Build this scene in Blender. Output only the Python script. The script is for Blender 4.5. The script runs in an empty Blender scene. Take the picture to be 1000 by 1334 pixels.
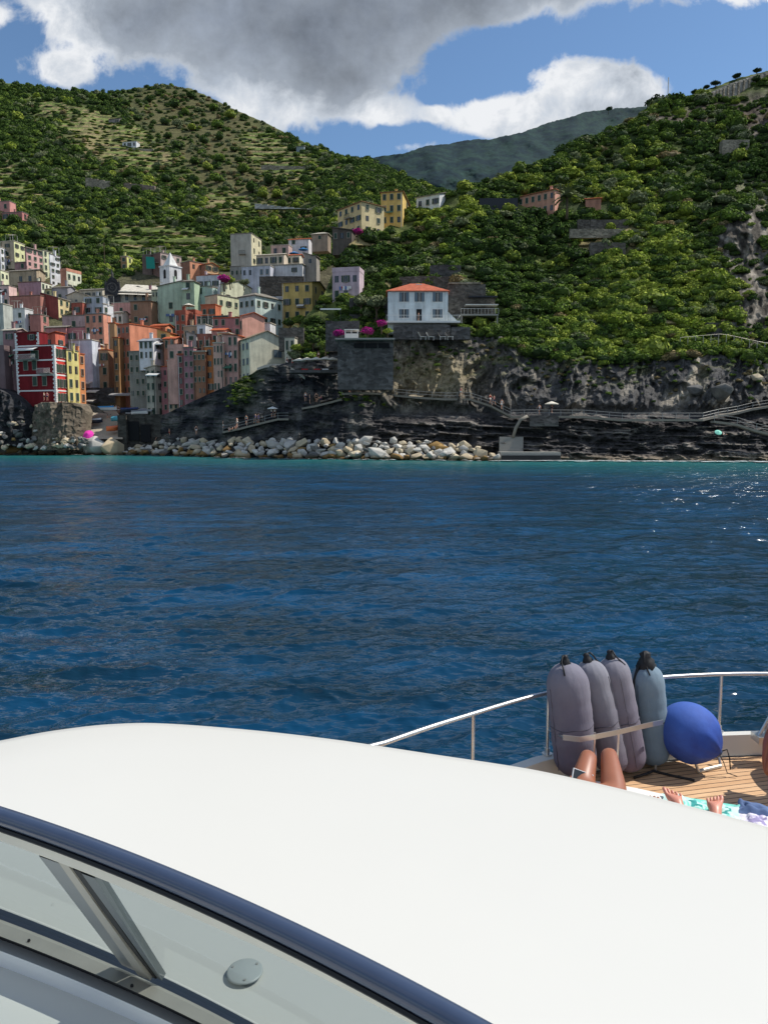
import bpy, bmesh, math, random
import numpy as np
from mathutils import Vector, Matrix, Quaternion
random.seed(7); rng = np.random.default_rng(7)
R = math.radians; PI = math.pi
sc = bpy.context.scene
COL = sc.collection

# ------------------------------------------------------------ camera model
F = 963.0; CX = 500.0; CY = 667.0; H = 4.3; PITCH = math.atan((667-566)/963.0)
cp, sp = math.cos(PITCH), math.sin(PITCH)
def tz(py):
    b = (CY-py)/F
    return (-sp+b*cp)/(cp+b*sp)
def ux(px, py):
    b = (CY-py)/F
    return (px-CX)/F/(cp+b*sp)
def P(px, py, Y):
    return Vector((ux(px, py)*Y, Y, H+tz(py)*Y))
def PZ(px, py, zr):
    """point at height zr relative to the eye"""
    return P(px, py, zr/tz(py))
def itp(x, pts):
    return np.interp(x, [p[0] for p in pts], [p[1] for p in pts])

cam = bpy.data.cameras.new('camera'); camo = bpy.data.objects.new('camera', cam); COL.objects.link(camo)
camo.location = (0, 0, H); camo.rotation_euler = (PI/2-PITCH, 0, 0)
cam.sensor_fit = 'VERTICAL'; cam.sensor_height = 36; cam.sensor_width = 27; cam.lens = 36*F/1334
cam.clip_start = 0.05; cam.clip_end = 30000
sc.camera = camo

# ------------------------------------------------------------ noise
_perm = rng.permutation(256); _perm = np.concatenate([_perm, _perm, _perm])
_g = rng.normal(size=(256, 3)); _g /= np.linalg.norm(_g, axis=1)[:, None]
def perlin(x, y, z=0.0):
    x = np.asarray(x, float); y = np.asarray(y, float); z = np.zeros_like(x)+z
    xi = np.floor(x).astype(int); yi = np.floor(y).astype(int); zi = np.floor(z).astype(int)
    xf = x-xi; yf = y-yi; zf = z-zi; xi &= 255; yi &= 255; zi &= 255
    f = lambda t: t*t*t*(t*(t*6-15)+10)
    u, v, w = f(xf), f(yf), f(zf); out = 0
    for dx in (0, 1):
        for dy in (0, 1):
            for dz in (0, 1):
                h = _perm[_perm[_perm[xi+dx]+yi+dy]+zi+dz]
                g = _g[h]
                d = g[..., 0]*(xf-dx)+g[..., 1]*(yf-dy)+g[..., 2]*(zf-dz)
                out = out+d*(u if dx else 1-u)*(v if dy else 1-v)*(w if dz else 1-w)
    return out*1.5
def fbm(x, y, z=0.0, o=4):
    s = 0; a = 1; t = 0
    for i in range(o):
        s = s+a*perlin(x*2**i+17*i, y*2**i+5*i, z*2**i+3*i if not np.isscalar(z) else z+i*7.3); t += a; a *= .5
    return s/t*1.6
def ridged(x, y, z=0.0, o=4):
    s = 0; a = 1; t = 0
    for i in range(o):
        s = s+a*(1-np.abs(perlin(x*2**i+11*i, y*2**i+7*i, z*2**i if not np.isscalar(z) else z+i*3.1))*2); t += a; a *= .5
    return s/t
def smooth(a, b, x):
    t = np.clip((x-a)/(b-a), 0, 1); return t*t*(3-2*t)

# ------------------------------------------------------------ materials
def lin(c):
    return tuple(((v/255/12.92) if v/255 <= .04045 else ((v/255+.055)/1.055)**2.4) for v in c)
class NT:
    def __init__(s, tree): s.t = tree; s.n = tree.nodes; s.l = tree.links
    def new(s, typ, **kw):
        n = s.n.new(typ)
        for k, v in kw.items(): setattr(n, k, v)
        return n
    def put(s, sock, v):
        if isinstance(v, bpy.types.NodeSocket): s.l.new(v, sock)
        else: sock.default_value = v
    def math(s, op, a, b=None, c=None, clamp=False):
        n = s.new('ShaderNodeMath', operation=op); n.use_clamp = clamp
        s.put(n.inputs[0], a)
        if b is not None: s.put(n.inputs[1], b)
        if c is not None: s.put(n.inputs[2], c)
        return n.outputs[0]
    def mix(s, fac, a, b, mode='MIX'):
        n = s.new('ShaderNodeMixRGB', blend_type=mode)
        s.put(n.inputs[0], fac)
        s.put(n.inputs[1], a if isinstance(a, bpy.types.NodeSocket) else (*a, 1) if len(a) == 3 else a)
        s.put(n.inputs[2], b if isinstance(b, bpy.types.NodeSocket) else (*b, 1) if len(b) == 3 else b)
        return n.outputs[0]
    def noise(s, vec, scale, detail=4, rough=.55, dist=0):
        n = s.new('ShaderNodeTexNoise'); s.l.new(vec, n.inputs['Vector'])
        n.inputs['Scale'].default_value = scale; n.inputs['Detail'].default_value = detail
        n.inputs['Roughness'].default_value = rough; n.inputs['Distortion'].default_value = dist
        return n.outputs['Fac']
    def ramp(s, fac, stops):
        n = s.new('ShaderNodeValToRGB'); s.l.new(fac, n.inputs[0]); e = n.color_ramp.elements
        while len(e) < len(stops): e.new(.5)
        for q, (p, c) in zip(e, stops): q.position = p; q.color = (*c, 1) if len(c) == 3 else c
        return n.outputs[0]
    def mapr(s, v, a, b, c, d):
        n = s.new('ShaderNodeMapRange'); s.put(n.inputs[0], v)
        for i, q in enumerate((a, b, c, d)): n.inputs[i+1].default_value = q
        return n.outputs[0]
    def mapping(s, vec, scale=(1, 1, 1), rot=(0, 0, 0)):
        n = s.new('ShaderNodeMapping'); s.l.new(vec, n.inputs[0]); n.inputs['Scale'].default_value = scale
        n.inputs['Rotation'].default_value = rot; return n.outputs[0]
    def bump(s, h, strength=.5, dist=.05):
        n = s.new('ShaderNodeBump'); s.l.new(h, n.inputs['Height']); n.inputs['Strength'].default_value = strength
        n.inputs['Distance'].default_value = dist; return n.outputs[0]
def newmat(name):
    m = bpy.data.materials.new(name); m.use_nodes = True; nt = NT(m.node_tree)
    b = m.node_tree.nodes['Principled BSDF']; return m, nt, b
_mc = {}
def basic(name, rgb, rough=.6, metal=0, var=.12, scale=8, spec=.4, bump=0, obj=True):
    """plain painted or moulded surface with slight variation; rgb is sRGB 0-255"""
    if name in _mc: return _mc[name]
    m, nt, b = newmat(name); c = lin(rgb)
    tc = nt.new('ShaderNodeTexCoord').outputs['Object'] if obj else nt.new('ShaderNodeNewGeometry').outputs['Position']
    n = nt.noise(tc, scale, 4)
    col = nt.mix(n, tuple(v*(1-var) for v in c), tuple(min(1, v*(1+var)) for v in c))
    nt.put(b.inputs['Base Color'], col); b.inputs['Roughness'].default_value = rough
    b.inputs['Metallic'].default_value = metal; b.inputs['Specular IOR Level'].default_value = spec
    if bump: nt.put(b.inputs['Normal'], nt.bump(n, bump, .02))
    _mc[name] = m; return m
def plaster(rgb):
    k = 'plaster_%d_%d_%d' % rgb
    if k in _mc: return _mc[k]
    m, nt, b = newmat(k); c = tuple(min(.82, v*1.55+.012) for v in lin(rgb))
    g = nt.new('ShaderNodeNewGeometry').outputs['Position']
    st = nt.noise(nt.mapping(g, (1.2, 1.2, .12)), 1.0, 5, .65)
    bl = nt.noise(g, .45, 5, .6); fine = nt.noise(g, 4, 3)
    f = nt.math('MULTIPLY', nt.mapr(st, .3, .7, .66, 1.08), nt.mapr(bl, .3, .7, .76, 1.1))
    f = nt.math('MULTIPLY', f, nt.mapr(fine, .2, .8, .93, 1.05))
    col = nt.mix(1, c, nt.new('ShaderNodeCombineColor').outputs[0], 'MULTIPLY')
    cc = nt.n[-1]
    for n in nt.n:
        if n.type == 'COMBINE_COLOR' and not n.inputs[0].is_linked:
            for i in range(3): nt.l.new(f, n.inputs[i])
    dirt = nt.mapr(st, .58, .78, 0, .45)
    col = nt.mix(dirt, col, tuple(v*.45+.02 for v in c))
    nt.put(b.inputs['Base Color'], col); b.inputs['Roughness'].default_value = .92; b.inputs['Specular IOR Level'].default_value = .15
    nt.put(b.inputs['Normal'], nt.bump(fine, .3, .03))
    _mc[k] = m; return m
def roofmat(rgb, tile=True):
    k = 'roof_%d_%d_%d' % rgb
    if k in _mc: return _mc[k]
    m, nt, b = newmat(k); c = lin(rgb)
    tc = nt.new('ShaderNodeTexCoord').outputs['Object']
    g = nt.new('ShaderNodeNewGeometry').outputs['Position']
    w = nt.new('ShaderNodeTexWave'); nt.l.new(tc, w.inputs[0]); w.inputs['Scale'].default_value = 1.6; w.inputs['Distortion'].default_value = .6
    w.bands_direction = 'X'
    n = nt.noise(g, 1.3, 5, .7)
    col = nt.mix(nt.mapr(n, .3, .7, 0, 1), tuple(v*.75 for v in c), tuple(min(1, v*1.45) for v in c))
    col = nt.mix(nt.mapr(w.outputs['Fac'], 0, 1, 0, .35), col, tuple(v*.4 for v in c))
    nt.put(b.inputs['Base Color'], col); b.inputs['Roughness'].default_value = .9; b.inputs['Specular IOR Level'].default_value = .1
    _mc[k] = m; return m
def stonemat(name, rgb, scale=1.0, mortar=.5):
    if name in _mc: return _mc[name]
    m, nt, b = newmat(name); c = lin(rgb)
    g = nt.new('ShaderNodeNewGeometry').outputs['Position']
    v = nt.new('ShaderNodeTexVoronoi'); nt.l.new(nt.mapping(g, (1, 1, 1.8)), v.inputs['Vector']); v.inputs['Scale'].default_value = 1.6*scale
    n = nt.noise(g, .35*scale, 6, .65)
    sep = nt.new('ShaderNodeSeparateColor'); nt.l.new(v.outputs['Color'], sep.inputs[0])
    col = nt.mix(sep.outputs[0], tuple(q*.55 for q in c), tuple(q*1.35 for q in c))
    col = nt.mix(nt.mapr(n, .35, .7, 0, .75), col, tuple(q*.4 for q in c))
    nt.put(b.inputs['Base Color'], col); b.inputs['Roughness'].default_value = .95; b.inputs['Specular IOR Level'].default_value = .1
    nt.put(b.inputs['Normal'], nt.bump(v.outputs['Distance'], .7, .15))
    _mc[name] = m; return m

# ------------------------------------------------------------ mesh helpers
class MB:
    def __init__(s): s.v = []; s.f = []; s.mi = []
    def quad(s, a, b, c, d, mi=0):
        k = len(s.v); s.v += [tuple(a), tuple(b), tuple(c), tuple(d)]; s.f.append((k, k+1, k+2, k+3)); s.mi.append(mi); return s
    def poly(s, pts, mi=0):
        k = len(s.v); s.v += [tuple(p) for p in pts]; s.f.append(tuple(range(k, k+len(pts)))); s.mi.append(mi); return s
    def box(s, x0, x1, y0, y1, z0, z1, mi=0):
        k = len(s.v)
        s.v += [(x0, y0, z0), (x1, y0, z0), (x1, y1, z0), (x0, y1, z0), (x0, y0, z1), (x1, y0, z1), (x1, y1, z1), (x0, y1, z1)]
        for f in ((3, 2, 1, 0), (4, 5, 6, 7), (0, 1, 5, 4), (1, 2, 6, 5), (2, 3, 7, 6), (3, 0, 4, 7)):
            s.f.append(tuple(k+i for i in f)); s.mi.append(mi)
        return s
    def prism(s, poly, z0, z1, mi=0):
        k = len(s.v); n = len(poly)
        s.v += [(p[0], p[1], z0) for p in poly]+[(p[0], p[1], z1) for p in poly]
        s.f.append(tuple(k+i for i in reversed(range(n)))); s.mi.append(mi)
        s.f.append(tuple(k+n+i for i in range(n))); s.mi.append(mi)
        for i in range(n):
            j = (i+1) % n; s.f.append((k+i, k+j, k+n+j, k+n+i)); s.mi.append(mi)
        return s
    def tube(s, pts, r, n=8, mi=0, cap=True):
        pts = [Vector(p) for p in pts]; rr = r if isinstance(r, (list, tuple)) else [r]*len(pts); k = len(s.v)
        up = Vector((0, 0, 1)); prev = None
        for i, p in enumerate(pts):
            d = (pts[min(i+1, len(pts)-1)]-pts[max(i-1, 0)]).normalized()
            if prev is None:
                a = d.cross(up); a = a if a.length > .05 else d.cross(Vector((1, 0, 0)))
            else: a = prev-d*prev.dot(d)
            a.normalize(); prev = a; b = d.cross(a)
            for j in range(n):
                t = 2*PI*j/n; s.v.append(tuple(p+(a*math.cos(t)+b*math.sin(t))*rr[i]))
        for i in range(len(pts)-1):
            for j in range(n):
                s.f.append((k+i*n+j, k+i*n+(j+1) % n, k+(i+1)*n+(j+1) % n, k+(i+1)*n+j)); s.mi.append(mi)
        if cap:
            s.f.append(tuple(k+j for j in reversed(range(n)))); s.mi.append(mi)
            s.f.append(tuple(k+(len(pts)-1)*n+j for j in range(n))); s.mi.append(mi)
        return s
    def lathe(s, prof, n=24, mi=0, c=(0, 0, 0)):
        k = len(s.v)
        for (r, z) in prof:
            for j in range(n):
                t = 2*PI*j/n; s.v.append((c[0]+r*math.cos(t), c[1]+r*math.sin(t), c[2]+z))
        for i in range(len(prof)-1):
            for j in range(n):
                s.f.append((k+i*n+j, k+i*n+(j+1) % n, k+(i+1)*n+(j+1) % n, k+(i+1)*n+j)); s.mi.append(mi)
        return s
    def mesh(s, name, mats, sm=False):
        me = bpy.data.meshes.new(name); me.from_pydata(s.v, [], s.f)
        for m in (mats if isinstance(mats, (list, tuple)) else [mats]): me.materials.append(m)
        me.polygons.foreach_set('material_index', s.mi)
        if sm: me.polygons.foreach_set('use_smooth', [True]*len(s.f))
        me.update(); return me
    def build(s, name, mats, parent=None, sm=False, loc=None):
        return link(name, s.mesh(name, mats, sm), parent, loc)
def link(name, me, parent=None, loc=None):
    o = bpy.data.objects.new(name, me); COL.objects.link(o)
    if parent is not None: o.parent = parent
    if loc is not None: o.location = loc
    return o
def tag(o, label=None, cat=None, group=None, kind=None):
    if label: o['label'] = label
    if cat: o['category'] = cat
    if group: o['group'] = group
    if kind: o['kind'] = kind
    return o
def empty(name, loc, rz=0, label=None, cat=None, group=None):
    o = bpy.data.objects.new(name, None); COL.objects.link(o); o.location = loc; o.rotation_euler = (0, 0, rz)
    o.empty_display_size = .3
    return tag(o, label, cat, group)
def grid_mesh(name, V, nr, nc, mat, colattr=None, sm=True, wrap=False):
    """V: (nr*nc,3) array, rows x cols"""
    me = bpy.data.meshes.new(name); me.vertices.add(nr*nc); me.vertices.foreach_set('co', V.astype(np.float32).ravel())
    c = nc if wrap else nc-1
    i, j = np.meshgrid(np.arange(nr-1), np.arange(c), indexing='ij'); j2 = (j+1) % nc
    q = np.stack([i*nc+j, i*nc+j2, (i+1)*nc+j2, (i+1)*nc+j], -1).reshape(-1, 4)
    me.loops.add(q.size); me.loops.foreach_set('vertex_index', q.ravel().astype(np.int32))
    me.polygons.add(len(q)); me.polygons.foreach_set('loop_start', np.arange(0, q.size, 4, dtype=np.int32))
    me.polygons.foreach_set('use_smooth', np.full(len(q), sm))
    me.update(calc_edges=True); me.validate()
    if colattr is not None:
        a = me.color_attributes.new('Col', 'FLOAT_COLOR', 'POINT')
        cc = np.ones((nr*nc, 4), np.float32); cc[:, :3] = colattr; a.data.foreach_set('color', cc.ravel())
    me.materials.append(mat); return me
LATE = []   # (object, base label, sort key) -> made unique at the end
def late(o, label, key): LATE.append((o, label, key))
def ordinal(i, n, what='left'):
    w = ['leftmost', 'second from left', 'third from left', 'fourth from left', 'fifth from left', 'sixth from left', 'seventh from left', 'eighth from left', 'ninth from left', 'tenth from left']
    if i == n-1: return 'rightmost'
    return w[i] if i < len(w) else '%dth from left' % (i+1)
def finish_labels():
    d = {}
    for o, l, k in LATE: d.setdefault(l, []).append((k, o))
    for l, L in d.items():
        L.sort(key=lambda q: q[0])
        for i, (k, o) in enumerate(L):
            if len(l.split()) > 10: l = l.replace(' in the lower tier', ' low down').replace(' in the upper tier', ' high up').replace(' in front of the dark inlet', ' before the inlet'); l = l.replace(' at the foot of ', ' by ').replace(' at the waterline', ' at waterline')
            o['label'] = l if len(L) == 1 else '%s, %s' % (l, ordinal(i, len(L)))
# ------------------------------------------------------------ terrain depth functions
YSH = [(-400, 591), (0, 592), (200, 592.5), (300, 596), (480, 598.5), (650, 600), (1000, 601.5), (1400, 603)]
def Ysh(px): return (-H)/tz(itp(px, YSH))
SILL = [(-400, 60), (-150, 92), (0, 107), (60, 116), (140, 121), (180, 114), (215, 110), (250, 116), (300, 140), (350, 162), (400, 187), (450, 205), (480, 208), (520, 228), (560, 245), (620, 262), (700, 290)]
def YL(px, py):
    return (.62*160-1.5+H)/(.62-tz(py))
PC = [(170, 566), (190, 560), (210, 542), (290, 505), (312, 496), (328, 488), (345, 477), (372, 475), (395, 470), (430, 466), (442, 446), (510, 440), (560, 432), (600, 428), (640, 432), (690, 458), (760, 468), (860, 462), (940, 455), (1000, 468), (1400, 460)]
SILR = [(170, 566), (190, 560), (210, 542), (290, 505), (312, 494), (328, 487), (345, 476), (372, 474), (378, 456), (385, 432), (400, 410), (420, 388), (440, 340), (455, 318), (470, 306), (500, 298), (540, 270), (560, 256), (600, 246), (640, 232), (700, 216), (740, 193), (790, 170), (830, 150), (850, 138), (870, 131), (900, 124), (960, 102), (1000, 92), (1100, 66), (1400, 20)]
def YR(px, py):
    px = np.asarray(px, float); py = np.asarray(py, float)
    pc = itp(px, PC); y0 = Ysh(px)+1.0
    k = itp(px, [(200, .05), (400, .08), (520, .12), (1000, .14)])
    yb = y0+(598-py)*k
    # a ledge (path) in the rocks around py 540 for px>480
    led = itp(px, [(470, 0), (520, 3.0), (1200, 4.0)])*smooth(552, 534, py)
    yb = yb+led
    yc = y0+(598-pc)*k+itp(px, [(470, 0), (520, 3.0), (1200, 4.0)])*smooth(552, 534, pc)
    zc = H+tz(pc)*yc
    s = itp(px, [(380, .75), (600, .78), (1000, .84), (1400, .84)])
    yv = (s*yc-zc+H)/(s-np.minimum(tz(py), s-.08))
    return np.where(py > pc, yb, yv)

# colours (linear albedo)
def C(*c): return np.array(lin(c))
def mixc(a, b, t): return a*(1-t[..., None])+b*t[..., None]
def blob(px, py, x, y, rx, ry, rot=0):
    dx = px-x; dy = py-y; c, s = math.cos(rot), math.sin(rot)
    return np.exp(-((dx*c+dy*s)/rx)**2-((-dx*s+dy*c)/ry)**2)

# zone masks for the left hill
TERR = [  # vineyard terraces: x, y, rx, ry, rot
 (165, 195, 75, 26, .35), (95, 150, 80, 16, .25), (370, 205, 70, 30, .45), (180, 312, 50, 26, .2), (250, 322, 60, 22, .1), (300, 270, 50, 22, .2), (20, 240, 60, 30, .4)]
SCRUB = [(290, 185, 90, 60, .5), (230, 150, 70, 30, .4), (330, 240, 70, 30, .4), (130, 185, 60, 25, .3)]
def terr_mask(px, py): return np.clip(sum(blob(px, py, *t) for t in TERR), 0, 1)
def scrub_mask(px, py): return np.clip(sum(blob(px, py, *t) for t in SCRUB), 0, 1)

def terrain_mat(name, bumpd=.4, nscale=.6):
    m, nt, b = newmat(name)
    a = nt.new('ShaderNodeAttribute'); a.attribute_name = 'Col'
    g = nt.new('ShaderNodeNewGeometry').outputs['Position']
    n1 = nt.noise(g, nscale, 6, .65); n2 = nt.noise(g, nscale*5, 4, .6)
    f = nt.math('MULTIPLY', nt.mapr(n1, .25, .75, .6, 1.9), nt.mapr(n2, .25, .75, .65, 1.35))
    cc = nt.new('ShaderNodeCombineColor')
    for i in range(3): nt.l.new(f, cc.inputs[i])
    nt.put(b.inputs['Base Color'], nt.mix(1, a.outputs['Color'], cc.outputs[0], 'MULTIPLY'))
    b.inputs['Roughness'].default_value = .95; b.inputs['Specular IOR Level'].default_value = .12
    nt.put(b.inputs['Normal'], nt.bump(nt.math('ADD', n1, n2), .9, bumpd)); return m

def Ley(px, py):
    """left hill depth with folds and terrace steps"""
    Y = YL(px, py); z = H+tz(py)*Y
    up = smooth(345, 300, py)
    Y = Y*(1+up*.05*fbm(px/130., py/90., 3.3, 3))
    st = 7.0 if False else 6.0
    saw = (z/st-np.floor(z/st))
    Y = Y+up*(terr_mask(px, py)*.9+.15)*(smooth(0, .25, saw)*-1+saw)*st*.55
    return Y
def make_left():
    nc, nr = 520, 330
    px = np.linspace(-330, 700, nc)
    t = np.linspace(0, 1, nr)
    PX = np.tile(px, (nr, 1)); sil = itp(px, SILL)+fbm(px/9., px*0, 2., 3)*1.5
    PY = 604+(sil-604)*t[:, None]**1.0
    Y = Ley(PX, PY)
    Y = Y+smooth(590, 560, PY)*smooth(330, 480, PY)*fbm(PX/14., PY/8., 1.7, 4)*2.0
    # rocks below the red house
    X = ux(PX, PY)*Y; Z = H+tz(PY)*Y
    V = np.stack([X, Y, Z], -1)
    # back of the hill
    back = []
    for k in (1, 2, 3): 
        b = V[-1].copy(); b[:, 1] += 60*k; b[:, 2] -= 25*k*k*.6; b[:, 0] *= 1+.02*k; back.append(b)
    V = np.concatenate([V, np.array(back)], 0)
    PXb = np.concatenate([PX, np.tile(px, (3, 1))], 0); PYb = np.concatenate([PY, np.tile(sil, (3, 1))], 0)
    Zb = V[..., 2]; Xb = V[..., 0]; Yb = V[..., 1]
    dark = C(50, 62, 34); green = C(82, 98, 50); scrub = C(82, 80, 52); earth = C(140, 122, 92); rock = C(92, 88, 80)
    n = fbm(Xb/40, Zb/25, Yb/60, 4)
    c = mixc(dark, green, smooth(-.4, .5, n))
    c = mixc(c, scrub, np.clip(scrub_mask(PXb, PYb)*1.2, 0, 1))
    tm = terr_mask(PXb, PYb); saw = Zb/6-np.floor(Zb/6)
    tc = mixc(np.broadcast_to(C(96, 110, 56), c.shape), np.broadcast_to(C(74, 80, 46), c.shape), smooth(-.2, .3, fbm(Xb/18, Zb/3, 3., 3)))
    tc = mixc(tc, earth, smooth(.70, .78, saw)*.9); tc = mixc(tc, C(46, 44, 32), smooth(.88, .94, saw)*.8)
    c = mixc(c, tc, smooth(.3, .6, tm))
    c = mixc(c, earth, np.clip(blob(PXb, PYb, 120, 190, 22, 30)+blob(PXb, PYb, 285, 268, 25, 8)+blob(PXb, PYb, 215, 205, 6, 10), 0, 1)*.6)
    low = smooth(520, 535, PYb)
    c = mixc(c, rock, low)
    c = mixc(c, C(84, 78, 62), smooth(330, 350, PYb)*(1-low)*.8)
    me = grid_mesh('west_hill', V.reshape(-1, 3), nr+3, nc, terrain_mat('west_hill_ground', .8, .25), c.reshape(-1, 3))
    tag(link('west_hill', me), kind='structure')
make_left()

def rockmask(px, py):
    """1 where the right hill shows bare rock"""
    m = blob(px, py, 965, 300, 40, 60, .2)+blob(px, py, 985, 400, 32, 60)+blob(px, py, 935, 150, 60, 18, -.1)+blob(px, py, 1000, 160, 30, 30)+blob(px, py, 870, 160, 40, 8)
    m = m+blob(px, py, 1100, 250, 60, 90)
    return np.clip(m, 0, 1)
def dryterr(px, py):
    return np.clip(blob(px, py, 790, 300, 45, 10)+blob(px, py, 770, 322, 50, 8)+blob(px, py, 560, 372, 60, 12)+blob(px, py, 870, 420, 30, 14, .5)+blob(px, py, 470, 318, 30, 8)+blob(px, py, 940, 425, 20, 10), 0, 1)
def Rey(px, py, rough=1.0):
    Y = YR(px, py); pc = itp(px, PC); z = H+tz(py)*Y
    cl = smooth(pc-8, pc+4, py)
    Y = Y*(1+(1-cl)*.035*fbm(px/110., py/80., 8.8, 3)*smooth(pc, pc-60, py))
    # flowing strata and buttresses of the cliff
    up = smooth(545, 520, py)*cl*smooth(470, 520, px)
    lo = smooth(535, 550, py)*smooth(440, 500, px)
    wl = cl*smooth(520, 440, px)
    bu = ridged(px/60.+fbm(px/70., py/60., 1., 3)*.6, py/190., 4.2, 4)
    Y = Y-up*rough*(bu-.35)*7.0
    Y = Y-up*rough*ridged(px/17.+py/60., py/24.-px/70., 2.2, 4)*1.6-up*rough*np.abs(perlin(px/9.+py/30., py/13., 3.3))*1.5
    st = ridged(px/75.+fbm(px/60., py/20., 9., 2)*.7, py/8.5-px/160., 5.5, 4)
    Y = Y-lo*rough*(st*2.0+ridged(px/22., py/12., 6.6, 3)*2.2-2.2)
    Y = Y-wl*rough*(ridged(px/34., py/60., 3.7, 4)*2.6+ridged(px/60.+py/12., py/14.-px/40., 7.7, 4)*1.3-1.9)
    rk = rockmask(px, py)*(1-cl)
    Y = Y-rk*rough*ridged(px/30., py/45., 7.2, 4)*5
    saw = z/3.2-np.floor(z/3.2)
    Y = Y+(1-cl)*dryterr(px, py)*(saw-smooth(0, .3, saw))*3.0
    return Y
def make_right():
    nc, nr = 1100, 540
    px = np.linspace(172, 1320, nc); PX = np.tile(px, (nr, 1)); sil = itp(px, SILR)+fbm(px/8., px*0, 6., 3)*1.2
    pc = itp(px, PC)
    # rows: dense in the cliff
    t = np.linspace(0, 1, nr)[:, None]; nb = .5
    PY = np.where(t < nb, 606+(pc-606)*(t/nb), pc+(sil-pc)*((t-nb)/(1-nb)))
    Y = Rey(PX, PY)
    X = ux(PX, PY)*Y; Z = H+tz(PY)*Y
    V = np.stack([X, Y, Z], -1)
    back = []
    for k in (1, 2, 3):
        b = V[-1].copy(); b[:, 1] += 14*k; b[:, 2] -= 5*k*k; b[:, 0] *= 1+.02*k; back.append(b)
    V = np.concatenate([V, np.array(back)], 0)
    PX = np.concatenate([PX, np.tile(px, (3, 1))], 0); PY = np.concatenate([PY, np.tile(sil, (3, 1))], 0)
    X, Y, Z = V[..., 0], V[..., 1], V[..., 2]; pcb = itp(PX, PC)
    wob = fbm(PX/22., PY/22., 12., 4)*14
    cl = smooth(pcb-6+wob, pcb+6+wob, PY); cl = np.maximum(cl, smooth(515, 505, PX)*smooth(444, 454, PY))
    n = fbm(X/12, Z/8, Y/14, 5)
    veg = mixc(C(52, 62, 34), C(96, 104, 56), smooth(-.4, .5, n))
    veg = mixc(veg, C(150, 132, 98), np.clip(dryterr(PX, PY), 0, 1)*.75)
    rk = mixc(C(74, 73, 72), C(146, 138, 124), smooth(.0, .8, fbm(PX/40+PY/80, PY/90-PX/150, 2., 5)))
    # pale streaks running down the upper cliff
    strk = ridged(PX/26.+fbm(PX/40., PY/30., 2., 3)*.8, PY/120.+PX/200., 8.1, 3)
    rk = mixc(rk, C(186, 172, 146), smooth(.80, .97, strk)*smooth(548, 525, PY)*.5)
    rk = mixc(rk, C(150, 136, 104), blob(PX, PY, 560, 488, 60, 30)*.8)
    rk = mixc(rk, C(112, 112, 64), smooth(.15, .5, fbm(PX/30., PY/14., 31., 4))*smooth(530, 450, PY)*.5)
    rk = rk*(1-.6*smooth(.80, .93, ridged(PX/13.+fbm(PX/25., PY/25., 6., 2)*.5, PY/55.+PX/90., 44., 3)))[..., None]
    rk = rk*(1-.45*smooth(.82, .93, ridged(PX/60., PY/11.-PX/60., 54., 3)))[..., None]
    lo = smooth(532, 546, PY)
    st = ridged(PX/75.+fbm(PX/60., PY/20., 9., 2)*.7, PY/8.5-PX/160., 5.5, 4)
    lowc = mixc(C(60, 58, 58), C(122, 116, 108), smooth(.62, .95, st))
    lowc = mixc(lowc, C(128, 116, 100), smooth(590, 598, PY)*smooth(600, 700, PX)*.8)
    rk = mixc(rk, lowc, lo*smooth(430, 500, PX))
    wal = mixc(C(46, 47, 50), C(92, 90, 86), smooth(-.3, .5, fbm(PX/25., PY/18., 21., 4)))
    wal = mixc(wal, C(50, 60, 36), (blob(PX, PY, 330, 470, 22, 40, .5)+blob(PX, PY, 318, 500, 14, 30))*.8)
    rk = mixc(rk, wal, smooth(500, 450, PX))
    rm = np.clip(rockmask(PX, PY)*1.5+fbm(PX/20, PY/20, 4., 4)*.5, 0, 1)*(rockmask(PX, PY) > .15)
    rk2 = mixc(C(66, 62, 56), C(132, 125, 114), smooth(-.3, .5, fbm(PX/9., PY/14., 14., 5)))
    rk2 = mixc(rk2, C(70, 60, 50), blob(PX, PY, 940, 150, 90, 30))
    veg = mixc(veg, rk2, rm)
    c = mixc(veg, rk, cl)
    me = grid_mesh('headland', V.reshape(-1, 3), nr+3, nc, terrain_mat('headland_rock_and_soil', .35, .5), c.reshape(-1, 3))
    tag(link('headland', me), kind='structure')
make_right()

# far ridge
def make_far():
    S = [(200, 330), (300, 270), (400, 225), (480, 207), (520, 200), (560, 190), (600, 184), (640, 181), (680, 172), (720, 158), (760, 147), (800, 141), (850, 138), (900, 140), (1000, 170), (1200, 260)]
    nc, nr = 500, 110; px = np.linspace(250, 1150, nc); sil = itp(px, S)+fbm(px/30., px*0, 4., 4)*2+fbm(px/3., px*0, 4.5, 2)*.8
    t = np.linspace(0, 1, nr)[:, None]; PX = np.tile(px, (nr, 1)); PY = 330+(sil-330)*t
    Y = 900/(.62-tz(PY)); Y = Y*(1+.07*fbm(PX/90., PY/60., 2.5, 3)+.0025*fbm(PX/4., PY/3., 2.5, 2))
    X = ux(PX, PY)*Y; Z = H+tz(PY)*Y; V = np.stack([X, Y, Z], -1)
    b = V[-1].copy(); b[:, 1] += 500; b[:, 2] -= 250; V = np.concatenate([V, b[None]], 0)
    n = fbm(V[..., 0]/60, V[..., 2]/50, V[..., 1]/90, 5)
    c = mixc(C(22, 38, 44), C(35, 54, 50), smooth(-.5, .5, n))  # haze of distance is painted in as a bluish slope colour
    m = terrain_mat('hazed_forest_slope', .5, .05)
    tag(link('far_ridge', grid_mesh('far_ridge', V.reshape(-1, 3), nr+1, nc, m, c.reshape(-1, 3))), kind='structure')
make_far()

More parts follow.
